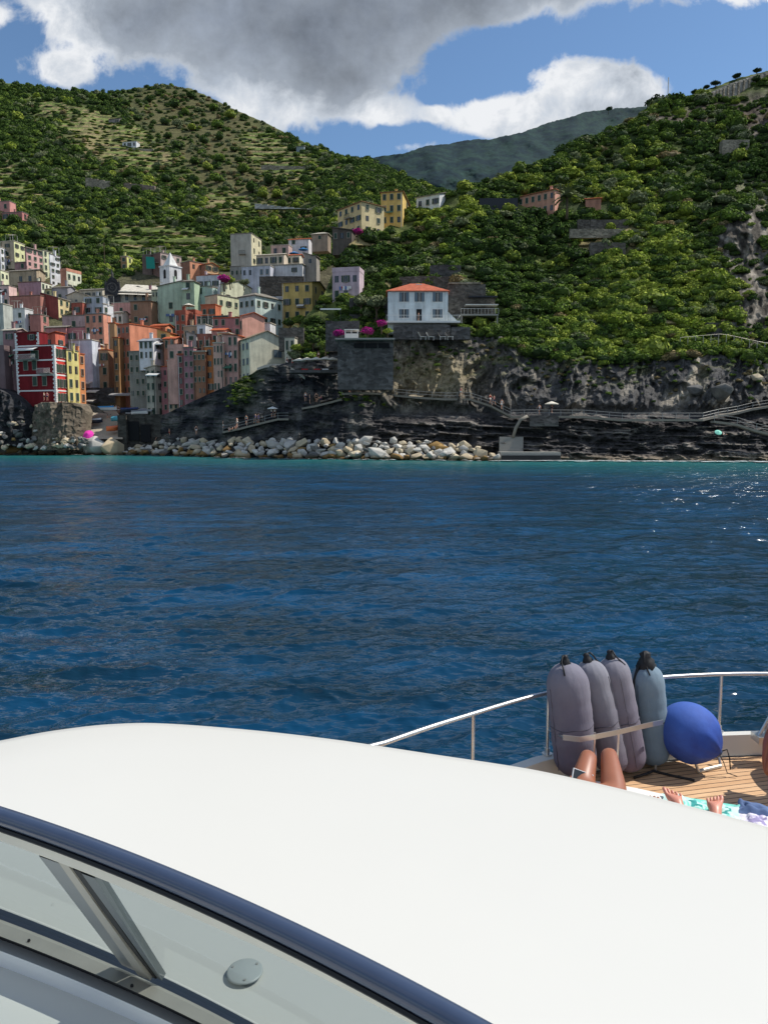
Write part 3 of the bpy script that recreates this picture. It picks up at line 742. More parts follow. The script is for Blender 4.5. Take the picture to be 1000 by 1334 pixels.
def place_trees():
    g = np.random.default_rng(21); n = 0; done = []
    def ok(x, y, d):
        if any((x-a)**2+(y-b)**2 < d*d for a, b in done): return False
        done.append((x, y)); return True
    tries = 0
    while n < 120 and tries < 9000:
        tries += 1
        x = g.uniform(405, 995); y = g.uniform(120, 462)
        if y < itp(x, SILR)+4 or y > itp(x, PC)-2 or keepout(x, y+4, 5) or float(rockmask(np.array([x]), np.array([y]))[0]) > .35: continue
        if not ok(x, y, 17): continue
        Y = float(Rey(np.array([x]), np.array([y]))[0]); s = g.uniform(1.7, 2.9)*(Y/170)**.5
        if x < 480: s *= .8
        kind = g.choice(['dark', 'mid', 'lime', 'olive', 'dark'], p=[.35, .25, .2, .1, .1])
        p = P(x, y+s*.45*F/Y, Y-.6); size = 'large' if s > 2.5 else 'small' if s < 2.0 else 'rounded'
        tree('shrub_tree', kind, p, s, '%s %s bushy tree %s' % (size, KW[kind], near_phrase(x, y)), 'tree', 'bushy trees on the headland slope', x, g.uniform(.8, 1.15), int(g.integers(2))); n += 1
    n = 0; tries = 0; done.clear()
    while n < 110 and tries < 9000:
        tries += 1
        x = g.uniform(0, 520); y = g.uniform(125, 340)
        if y < itp(x, SILL)+6 or keepout(x, y+4, 4) or y > itp(x, [(0, 312), (80, 322), (140, 345), (240, 330), (300, 300), (420, 290), (500, 290)]): continue
        if float(terr_mask(np.array([x]), np.array([y]))[0]) > .3 or y > itp(x, SILR) and x > 440: continue
        if not ok(x, y, 15): continue
        Y = float(Ley(np.array([x]), np.array([y]))[0]); s = g.uniform(2.8, 4.4)*(Y/420)**.6
        kind = g.choice(['dark', 'mid', 'lime', 'olive'], p=[.45, .35, .12, .08])
        p = P(x, y+s*.4*F/Y, Y-1.0); size = 'tall' if s > 3.9 else 'small' if s < 3.2 else 'rounded'
        tree('broadleaf_tree', kind, p, s, '%s %s hill tree %s' % (size, KW[kind], near_phrase(x, y)), 'tree', 'trees on the hill behind the village', x, g.uniform(.9, 1.3), int(g.integers(2))); n += 1
    # silhouettes on the skylines
    for (x, s) in [(8, 2.6), (22, 3.2), (40, 2.4), (58, 3.0), (78, 2.6), (98, 2.2), (122, 2.6), (150, 2.4), (172, 3.0), (184, 3.4), (198, 2.6), (212, 3.8), (224, 3.0), (238, 3.6), (254, 2.8), (272, 2.6), (296, 3.0), (318, 2.6), (352, 2.6), (385, 2.2)]:
        y = itp(x, SILL); Y = float(YL(x, y)); p = P(x, y+3, Y)
        tree('pine_tree', 'pine', p-Vector((0, 0, s*1.75)), s*1.15, 'dark pine on the left hill skyline', 'tree', 'pines along the left skyline', x, 1.5, int(x) % 2)
    for (x, y, s, l) in [(853, 126, 3.0, 'umbrella pine on the headland skyline left of the thin mast'), (886, 124, 3.6, 'broad dark pine on the headland skyline right of the thin mast'), (872, 128, 2.4, 'low dark pine at the foot of the thin mast on the skyline'),
                         (905, 118, 2.6, 'dark tree at the lower end of the hilltop retaining wall'), (932, 106, 2.6, 'dark tree poking above the middle of the hilltop wall'), (958, 97, 2.6, 'round dark tree above the hilltop retaining wall'), (985, 90, 2.4, 'dark tree behind the upper end of the hilltop wall'), (920, 112, 1.8, 'small dark tree behind the hilltop wall')]:
        Y = float(YR(x, itp(x, SILR)+1)); r = tree('skyline_pine', 'pine', P(x, y+(1 if x > 900 else 7), Y+(3 if x > 900 else 1))-Vector((0, 0, s*(.75 if x > 900 else 1.1))), s*(.62 if x > 900 else 1), None, 'tree', None, x, 1.4, int(x) % 2); r['label'] = l
    r = tree('lone_pine', 'pine', P(792, 147, 1500), 7, None, 'tree', None, 0, 1.4); r['label'] = 'lone pine standing out on the far blue-green ridge'
    # bougainvillea
    for (x, y, Y, s, l) in [(292, 368, 176, 1.9, 'magenta bougainvillea bush between the grey-white house and the grey cellar'), (441, 438, 136, 1.35, 'round magenta bougainvillea left of the white garden pavilion'),
                            (497, 425, 136, 1.3, 'magenta bougainvillea touching the left corner of the blue villa terrace'), (479, 436, 135.5, 1.5, 'dark magenta bougainvillea right of the white garden pavilion'), (466, 305, 170, 1.5, 'dull pink flowering bush below the ochre block')]:
        r = tree('bougainvillea', 'pink', P(x, y+4, Y), s, None, 'shrub', None, x, .9); r['label'] = l
place_trees()

# palm beside the pink farmhouse
def palm(x, y, Y, s, label):
    root = empty('palm_tree', P(x, y, Y), 0, label, 'palm tree'); root.scale = (s, s, s)
    MB().tube([(0, 0, -1.5), (.03, 0, -.6), (0, 0, .9)], [.16, .13, .12], 8).build('trunk', M_BARK, root, True)
    m = MB(); rg = random.Random(4)
    for i in range(26):
        a = i*2.4; el = rg.uniform(.1, 1.2); prev = Vector((0, 0, .9)); d = Vector((math.cos(a)*math.cos(el), math.sin(a)*math.cos(el), math.sin(el)))
        side = Vector((-math.sin(a), math.cos(a), 0)); w0 = .10
        for k in range(6):
            nx = prev+d*.32; w1 = .16*(1-k/6.)+.02
            for sg in (-1, 1):
                m.quad(prev, prev+side*sg*w0*1.4-Vector((0, 0, .05)), nx+side*sg*w1*1.4-Vector((0, 0, .06)), nx)
            prev = nx; w0 = w1; d = (d-Vector((0, 0, .24))).normalized()
    m.build('crown', M_LEAF['olive'], root)
palm(738, 268, 176, 2.0, 'palm tree with drooping fronds in front of the pink farmhouse')

# ------------------------------------------------------------ boulders of the breakwater
def bouldermat(name, c1, c2):
    m, nt, b = newmat(name); oi = nt.new('ShaderNodeObjectInfo').outputs['Random']
    tc = nt.new('ShaderNodeTexCoord').outputs['Object']; g = nt.new('ShaderNodeNewGeometry').outputs['Position']
    n = nt.noise(tc, 1.4, 6, .65); sep = nt.new('ShaderNodeSeparateXYZ'); nt.l.new(g, sep.inputs[0])
    col = nt.mix(oi, lin(c1), lin(c2)); col = nt.mix(nt.mapr(n, .35, .65, 0, .8), col, tuple(q*.5 for q in lin(c1)))
    wet = nt.mapr(nt.math('ADD', sep.outputs[2], nt.mapr(n, 0, 1, -.5, .5)), .2, .9, 1, 0)
    col = nt.mix(wet, col, lin((92, 74, 48)))
    nt.put(b.inputs['Base Color'], col); b.inputs['Roughness'].default_value = .9; b.inputs['Specular IOR Level'].default_value = .15
    nt.put(b.inputs['Normal'], nt.bump(n, .8, .12)); return m
BM = {'pale grey': bouldermat('pale_boulder', (212, 208, 198), (178, 174, 166)), 'cream': bouldermat('cream_boulder', (214, 200, 172), (190, 170, 138)), 'dark grey': bouldermat('dark_boulder', (104, 104, 104), (130, 126, 118)), 'ochre': bouldermat('ochre_boulder', (164, 132, 82), (142, 112, 74))}
def boulder_mesh(seed, mat):
    g = random.Random(seed); bm = bmesh.new()
    for i in range(15):
        d = Vector((g.gauss(0, 1), g.gauss(0, 1), g.gauss(0, 1))).normalized()
        bm.verts.new((d.x*g.uniform(.85, 1.1), d.y*g.uniform(.7, .95), d.z*g.uniform(.5, .8)))
    bmesh.ops.convex_hull(bm, input=bm.verts)
    for v in [v for v in bm.verts if not v.link_faces]: bm.verts.remove(v)
    bmesh.ops.bevel(bm, geom=list(bm.edges), offset=.05, segments=2, profile=.6, affect='EDGES', clamp_overlap=True)
    me = bpy.data.meshes.new('boulder'); bm.to_mesh(me); bm.free(); me.materials.append(mat)
    me.polygons.foreach_set('use_smooth', [len(p.vertices) == 3 or p.area < .05 for p in me.polygons]); return me
BMESH = {k: [boulder_mesh(i*13+len(k), m) for i in range(6)] for k, m in BM.items()}
def blm(px):
    for a, b, n in [(0, 55, "at the shore's left end"), (55, 110, "below the red house"), (110, 170, 'at the foot of the boat ramp'), (170, 230, 'in front of the dark inlet'), (230, 290, 'below the tall harbour wall'),
                    (290, 350, 'below the cream gabled house'), (350, 410, 'below the cliff steps'), (410, 470, 'below the terrace restaurant'), (470, 540, 'below the blue villa'), (540, 600, "right of the blue villa"), (600, 700, "at the breakwater's right tip")]:
        if a <= px < b: return n
def make_boulders():
    g = np.random.default_rng(5); rows = [(0.0, 5.5, 0.35), (0.5, 4.3, .9), (1.6, 3.6, 1.5), (3.0, 3.4, 2.2), (4.4, 3.2, 2.8)]
    for ri, (back, step, z) in enumerate(rows):
        x = -12+ri*5
        while x < 656:
            Y = Ysh(x)-2.2+back*1.0; top = itp(x, [(0, .45), (60, .55), (170, .8), (240, 1.1), (400, 1.05), (560, 1.0), (620, .7), (660, .3)])
            s = g.choice([g.uniform(.5, .8), g.uniform(.7, 1.1), g.uniform(1.1, 1.4)], p=[.38, .48, .14])
            if g.random() < .12: s *= 1.45
            k = g.choice(['pale grey', 'cream', 'dark grey', 'ochre'], p=[.58, .32, .06, .04] if ri else [.2, .3, .1, .4])
            if x < 100: k = g.choice(['pale grey', 'dark grey', 'cream'], p=[.35, .45, .2])
            zz = z*top
            if not (ri >= 3 and top < .7) and s > 0:
                p = Vector((ux(x, 590)*Y, Y, zz))
                o = link('boulder', BMESH[k][int(g.integers(6))], None, p+Vector((g.normal()*.2, g.normal()*.3, g.normal()*.15)))
                o.scale = (s*g.uniform(.9, 1.5), s, s*g.uniform(.8, 1.15)); o.rotation_euler = (g.uniform(-.5, .5), g.uniform(-.5, .5), g.uniform(0, 6.28))
                o['category'] = 'boulder'; o['group'] = 'boulders of the breakwater'
                sz = 'large' if s > 1.25 else 'small' if s < .9 else 'medium'
                if x > -5: late(o, '%s%s boulder %s %s' % (sz+' ' if sz != 'medium' else '', k, ['at the waterline', 'in the lower tier', 'midway up', 'in the upper tier', 'along the top'][ri], blm(max(0, min(x, 690)))), x)
                else: o['label'] = '%s %s boulder cut by the left edge of the picture' % (sz, k)
            x += s*2.0*F/Y*g.uniform(.66, .9)
    # named large rocks
    for (x, y, w, k, l) in [(125, 582, 24, 'pale grey', 'biggest rounded grey boulder at the foot of the boat ramp'), (152, 586, 24, 'cream', 'long sloping cream boulder right of the biggest rounded one'), (88, 587, 14, 'cream', 'oval pale boulder at the waterline below the red house corner'), (40, 583, 18, 'dark grey', 'large dark wet boulder at the left end of the shore'), (16, 586, 12, 'ochre', 'rounded ochre boulder near the left edge'), (62, 578, 20, 'pale grey', 'large flat grey slab boulder under the red house'),
                            (938, 512, 18, 'dark grey', 'huge dark angular block on the ledge above the right path'), (905, 508, 12, 'dark grey', 'dark angular block left of the huge one above the right path'), (985, 492, 9, 'cream', 'pale block lying near the right edge above the path')]:
        Y = float(Ysh(x)-1.5) if y > 560 else float(Rey(np.array([float(x)]), np.array([float(y)]))[0])-1.0
        o = link('boulder', BMESH[k][x % 6], None, P(x, y, Y)); s = w*Y/F; o.scale = (s*1.2, s*.9, s*.95); o.rotation_euler = (.1, .2, x)
        tag(o, l, 'boulder', 'boulders of the breakwater' if y > 560 else None)
make_boulders()
# ------------------------------------------------------------ houses
M_FRAME = basic('window_surround', (168, 158, 142), .8)
M_PANE, _nt, _b = newmat('window_pane'); _b.inputs['Base Color'].default_value = (.02, .025, .03, 1); _b.inputs['Roughness'].default_value = .12; _b.inputs['Specular IOR Level'].default_value = .6
M_GREEN = basic('green_shutter', (44, 68, 54), .6); M_BROWN = basic('brown_shutter', (74, 52, 40), .6); M_GREY = basic('grey_shutter', (96, 112, 122), .6)
M_WHITE = basic('white_paint', (225, 223, 216), .6); M_CONC = basic('concrete', (150, 146, 138), .9, var=.2, bump=.3)
M_DARK = basic('dark_void', (20, 20, 22), .9); M_RAIL = basic('wrought_iron', (52, 54, 58), .5, .6)
def window_mesh(kind, w, h):
    m = MB(); f = .09; sh = {'g': 2, 'b': 3, 'y': 4}.get(kind[0], 2)
    m.box(-w/2, w/2, -.05, .02, 0, h, 1)                         # pane
    if kind[1] != 'n':
        m.box(-w/2-f, -w/2, -.09, .02, -f, h+f, 0); m.box(w/2, w/2+f, -.09, .02, -f, h+f, 0); m.box(-w/2, w/2, -.09, .02, h, h+f, 0); m.box(-w/2-.06, w/2+.06, -.17, .02, -f, 0, 0)
    m.box(-.025, .025, -.075, -.05, 0, h, 0)
    if kind[1] == 'o':
        for s in (-1, 1):
            x0, x1 = sorted((s*(w/2+f+.01), s*(w/2+f+w*.48))); m.box(x0, x1, -.15, -.10, 0, h, sh)
    if kind[1] == 'c':
        m.box(-w/2, -.01, -.12, -.077, 0, h, sh); m.box(.01, w/2, -.12, -.077, 0, h, sh)
        for i in range(5): m.box(-w/2, w/2, -.135, -.12, h*(i+.4)/5, h*(i+.5)/5, sh)
    return m.mesh('window', [M_FRAME, M_PANE, M_GREEN, M_BROWN, M_GREY])
_wm = {}
def wmesh(kind, w=.95, h=1.45):
    k = (kind, round(w, 2), round(h, 2))
    if k not in _wm: _wm[k] = window_mesh(kind, w, h)
    return _wm[k]
def add_windows(root, w, d, h, nfl, nf, ns, kinds, rg, skip=.08, z0=0.0, wscale=1.0):
    fh = (h-z0)/nfl
    wh = min(1.5, fh*.52)*wscale; ww = .95*wscale
    for face, n, L in (('f', nf, w), ('s', ns, d)):
        if n <= 0: continue
        ww_ = min(ww, L/n*.42)
        for fl in range(nfl):
            for i in range(n):
                if rg.random() < skip: continue
                t = (i+.5)/n*L; k = rg.choice(kinds); z = z0+fl*fh+fh*.30
                if L/n < 1.9 and k[1] == 'o': k = k[0]+'c'
                o = link('window', wmesh(k, ww_, wh), root)
                if face == 'f': o.location = (-w+t, -.002, z)
                else: o.location = (.002, t, z); o.rotation_euler = (0, 0, PI/2)
def roof_geo(kind, w, d, h, pitch=.32, ov=.35):
    """box corners: x -w..0, y 0..d ; returns roof MB (and whether it closes gables)"""
    m = MB(); x0, x1, y0, y1 = -w-ov, ov, -ov, d+ov; t = .12
    if kind == 'flat':
        m.box(-w-.12, .12, -.12, d+.12, h+.002, h+.22); m.box(-w+.15, -.15, .15, d-.15, h+.22, h+.26); return m
    if kind == 'parapet':
        for (a, b, c, e) in ((-w-.05, .05, -.05, .2), (-w-.05, .05, d-.2, d+.05), (-w-.05, -w+.2, .2, d-.2), (-.2, .05, .2, d-.2)): m.box(a, b, c, e, h+.002, h+.9)
        m.box(-w+.2, -.2, .2, d-.2, h+.002, h+.05); return m
    if kind == 'hip':
        r = min(w, d)/2+ov; k = r*pitch*1.3; a = r if d <= w else r; 
        if w >= d: A = (x0+r, (y0+y1)/2, h+k); B = (x1-r, (y0+y1)/2, h+k)
        else: A = ((x0+x1)/2, y0+r, h+k); B = ((x0+x1)/2, y1-r, h+k)
        c = [(x0, y0, h), (x1, y0, h), (x1, y1, h), (x0, y1, h)]
        m.box(x0, x1, y0, y1, h-t, h)
        c = [(p[0], p[1], h+.003) for p in c]
        if w >= d: m.quad(c[0], c[1], B, A); m.quad(c[2], c[3], A, B); m.poly([c[1], c[2], B]); m.poly([c[3], c[0], A])
        else: m.quad(c[1], c[2], B, A); m.quad(c[3], c[0], A, B); m.poly([c[0], c[1], A]); m.poly([c[2], c[3], B])
        return m
    if kind == 'gx':   # ridge parallel to the front
        k = (d/2+ov)*pitch; ym = d/2
        for (a, b) in ((y0, ym), (y1, ym)):
            m.quad((x0, a, h-ov*pitch), (x1, a, h-ov*pitch), (x1, b, h+k-ov*pitch), (x0, b, h+k-ov*pitch)); m.quad((x0, a, h-ov*pitch+t), (x1, a, h-ov*pitch+t), (x1, b, h+k-ov*pitch+t), (x0, b, h+k-ov*pitch+t))
            m.quad((x0, a, h-ov*pitch), (x1, a, h-ov*pitch), (x1, a, h-ov*pitch+t), (x0, a, h-ov*pitch+t))
            for xx in (x0, x1): m.quad((xx, a, h-ov*pitch), (xx, b, h+k-ov*pitch), (xx, b, h+k-ov*pitch+t), (xx, a, h-ov*pitch+t))
        return m
    if kind == 'gy':   # gable faces the front
        k = (w/2+ov)*pitch; xm = -w/2; z0 = h-ov*pitch
        for a in (x0, x1):
            m.quad((a, y0, z0), (xm, y0, z0+k), (xm, y1, z0+k), (a, y1, z0)); m.quad((a, y0, z0+t), (xm, y0, z0+k+t), (xm, y1, z0+k+t), (a, y1, z0+t))
            for yy in (y0, y1): m.quad((a, yy, z0), (xm, yy, z0+k), (xm, yy, z0+k+t), (a, yy, z0+t))
            m.quad((a, y0, z0), (a, y1, z0), (a, y1, z0+t), (a, y0, z0+t))
        return m
    if kind in ('sl', 'sr'):   # single slope, high on left / high on right
        k = w*pitch; hl, hr = (h+k, h) if kind == 'sl' else (h, h+k)
        m.quad((x0, y0, hl), (x1, y0, hr), (x1, y1, hr), (x0, y1, hl)); m.quad((x0, y0, hl+t), (x1, y0, hr+t), (x1, y1, hr+t), (x0, y1, hl+t)); m.quad((x0, y0, hl), (x1, y0, hr), (x1, y0, hr+t), (x0, y0, hl+t)); m.quad((x1, y0, hr), (x1, y1, hr), (x1, y1, hr+t), (x1, y0, hr+t))
        return m
def wall_geo(kind, w, d, h, drop, pitch=.32):
    m = MB(); m.box(-w, 0, 0, d, -drop, h-.003)
    if kind == 'gy':
        k = w/2*pitch
        for yy in (0.0, d): m.poly([(-w, yy, h-.01), (0, yy, h-.01), (-w/2, yy, h+k-.02)])
    if kind == 'gx':
        k = d/2*pitch
        for xx in (-w, 0.0): m.poly([(xx, 0, h-.01), (xx, d, h-.01), (xx, d/2, h+k-.02)])
    if kind in ('sl', 'sr'):
        k = w*pitch; A = (-w, h+k) if kind == 'sl' else (0, h+k)
        for yy in (0.0, d): m.poly([(-w, yy, h-.01), (0, yy, h-.01), (A[0], yy, A[1]-.01)])
        m.quad((A[0], 0, h-.01), (A[0], d, h-.01), (A[0], d, A[1]-.01), (A[0], 0, A[1]-.01))
    return m
SLATE = (128, 122, 112); TILE = (176, 96, 66); PALE = (176, 168, 152)
def desat(c, k=.74):
    g = sum(c)/3; return tuple(int(g+(v-g)*k) for v in c)
def solve(xl, xc, xr, yb, Y, th):
    a = lambda px: float(ux(px, yb)); Xc = a(xc)*Y
    # left end: (Xc - t cos, Y + t sin) ; X = a(xl)*Yl
    w = (Xc-a(xl)*Y)/(math.cos(th)+a(xl)*math.sin(th)) if xl < xc else None
    den = math.sin(th)-a(xr)*math.cos(th)
    d = (a(xr)*Y-Xc)/den if (xr > xc and abs(den) > .02) else None
    return Xc, w, d
def house(label, xl, xc, xr, yt, yb, col, roof='flat', rc=SLATE, fl=3, nf=2, ns=2, Y=None, th=12, kinds=('gc', 'gc', 'bn', 'go'), drop=9, name='village_house', cat='house', pitch=.32, depth=None, group='houses of the village', side=None, wskip=.08, seed=None, chim=True, trim=False, wscale=1.0, mat=None, z0=0.0, detail=True):
    rg = random.Random(seed if seed is not None else int(xl*31+yt*17)); col = desat(col); side = desat(side) if side else None
    if Y is None: Y = float(YL(xc, yb))-1.5
    if Y == 'R': Y = float(Rey(np.array([float(xc)]), np.array([float(yb)]))[0])-.8
    th_ = R(th); Xc, w, d = solve(xl, xc, xr, yb, Y, th_)
    w = w if w else 6.0
    d = max(3.5, min(d, 22)) if d else (depth or 8.0)
    zb = H+tz(yb)*Y; h = (tz(yt)-tz(yb))*Y
    root = empty(name, (Xc, Y, zb), -th_, label, cat, group)
    m = mat or plaster(col); m2 = plaster(side) if side else m  # right wall's own tone, on many houses a paler copy painting in sunlight
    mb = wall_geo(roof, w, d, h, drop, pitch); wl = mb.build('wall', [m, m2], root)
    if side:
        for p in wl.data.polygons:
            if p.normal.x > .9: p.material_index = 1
    rf = roof_geo(roof, w, d, h, pitch).build('roof', roofmat(rc) if roof != 'parapet' else m, root)
    if chim and h > 4 and rg.random() < .75:
        cx, cy = -w*rg.uniform(.25, .75), d*rg.uniform(.3, .6)
        c = MB().box(cx-.3, cx+.3, cy-.25, cy+.25, h-.2, h+1.5+(w*.15 if roof != 'flat' else 0)).box(cx-.38, cx+.38, cy-.33, cy+.33, h+1.5+(w*.15 if roof != 'flat' else 0), h+1.62+(w*.15 if roof != 'flat' else 0)).build('chimney', m2, rf)
    if nf or ns: add_windows(root, w, d, h, fl, nf, ns, kinds, rg, wskip, z0=z0, wscale=wscale*rg.uniform(.78, 1.15))
    if detail:
        # thin string course, drain pipe and a balcony or laundry line
        if fl >= 3 and rg.random() < .6:
            x = -w+.25 if rg.random() < .5 else -.25; MB().tube([(x, -.09, -drop*.3), (x, -.09, h-.2)], .06, 6).build('drain_pipe', M_RAIL if rg.random() < .5 else M_WHITE, root)
        if h > 7 and w > 4 and rg.random() < .55:
            z = h*rg.choice([.35, .6]); x = -w*rg.uniform(.35, .6); b = MB().box(x-1.1, x+1.1, -.9, -.005, z-.12, z).build('balcony', M_CONC, root)
            mm = MB()
            for i in range(12): mm.box(x-1.08+i*.192, x-1.05+i*.192, -.88, -.85, z, z+.9)
            mm.box(x-1.1, x+1.1, -.89, -.84, z+.9, z+.95).build('railing', M_RAIL, b)
        if h > 4 and rg.random() < .5:
            cx, cy = -w*rg.uniform(.15, .85), d*rg.uniform(.2, .6); hh = h+rg.uniform(1.8, 3.0); an = MB().tube([(cx, cy, h), (cx, cy, hh)], .03, 5)
            for q in range(4): an.tube([(cx-.35+q*.05, cy, hh-.1-q*.18), (cx+.35-q*.05, cy, hh-.1-q*.18)], .015, 4)
            an.build('aerial', M_RAIL, rf)
        if h > 6 and w > 3 and nf and rg.random() < .5:
            z = h*rg.choice([.3, .5, .68]); x = -w*rg.uniform(.5, .8); L = min(2.2, w*.4); ly = MB(); q = x
            while q < x+L: ww = rg.uniform(.22, .45); ly.box(q, q+ww, -.34, -.32, z-rg.uniform(.4, .9), z, rg.randrange(3)); q += ww+.06
            ly.build('laundry', [M_WHITE, basic('laundry_blue', (90, 120, 170), .9), basic('laundry_red', (180, 80, 74), .9)], root)
        if h > 6 and w > 3 and nf and rg.random() < .35:
            z = h*rg.choice([.44, .62, .8]); x = -w*rg.uniform(.35, .7); MB().quad((x-.9, -.01, z), (x+.9, -.01, z), (x+.9, -1.1, z-.5), (x-.9, -1.1, z-.5)).quad((x-.9, -1.1, z-.5), (x+.9, -1.1, z-.5), (x+.9, -1.1, z-.68), (x-.9, -1.1, z-.68)).build('awning', rg.choice([M_WHITE, basic('awning_green', (70, 110, 90), .9), basic('awning_sand', (200, 180, 140), .9)]), root)
        if roof in ('flat', 'parapet') and rg.random() < .35:
            x = -w*rg.uniform(.3, .7); aw = MB(); aw.quad((x-1.4, .3, h+2.3), (x+1.4, .3, h+2.3), (x+1.4, 2.6, h+2.6), (x-1.4, 2.6, h+2.6)); 
            for (q, r_) in ((x-1.35, .35), (x+1.35, .35), (x-1.35, 2.5), (x+1.35, 2.5)): aw.tube([(q, r_, h+.2), (q, r_, h+2.3)], .04, 5)
            aw.build('roof_canopy', plaster((206, 200, 186)), root)
    return root, w, d, h, m
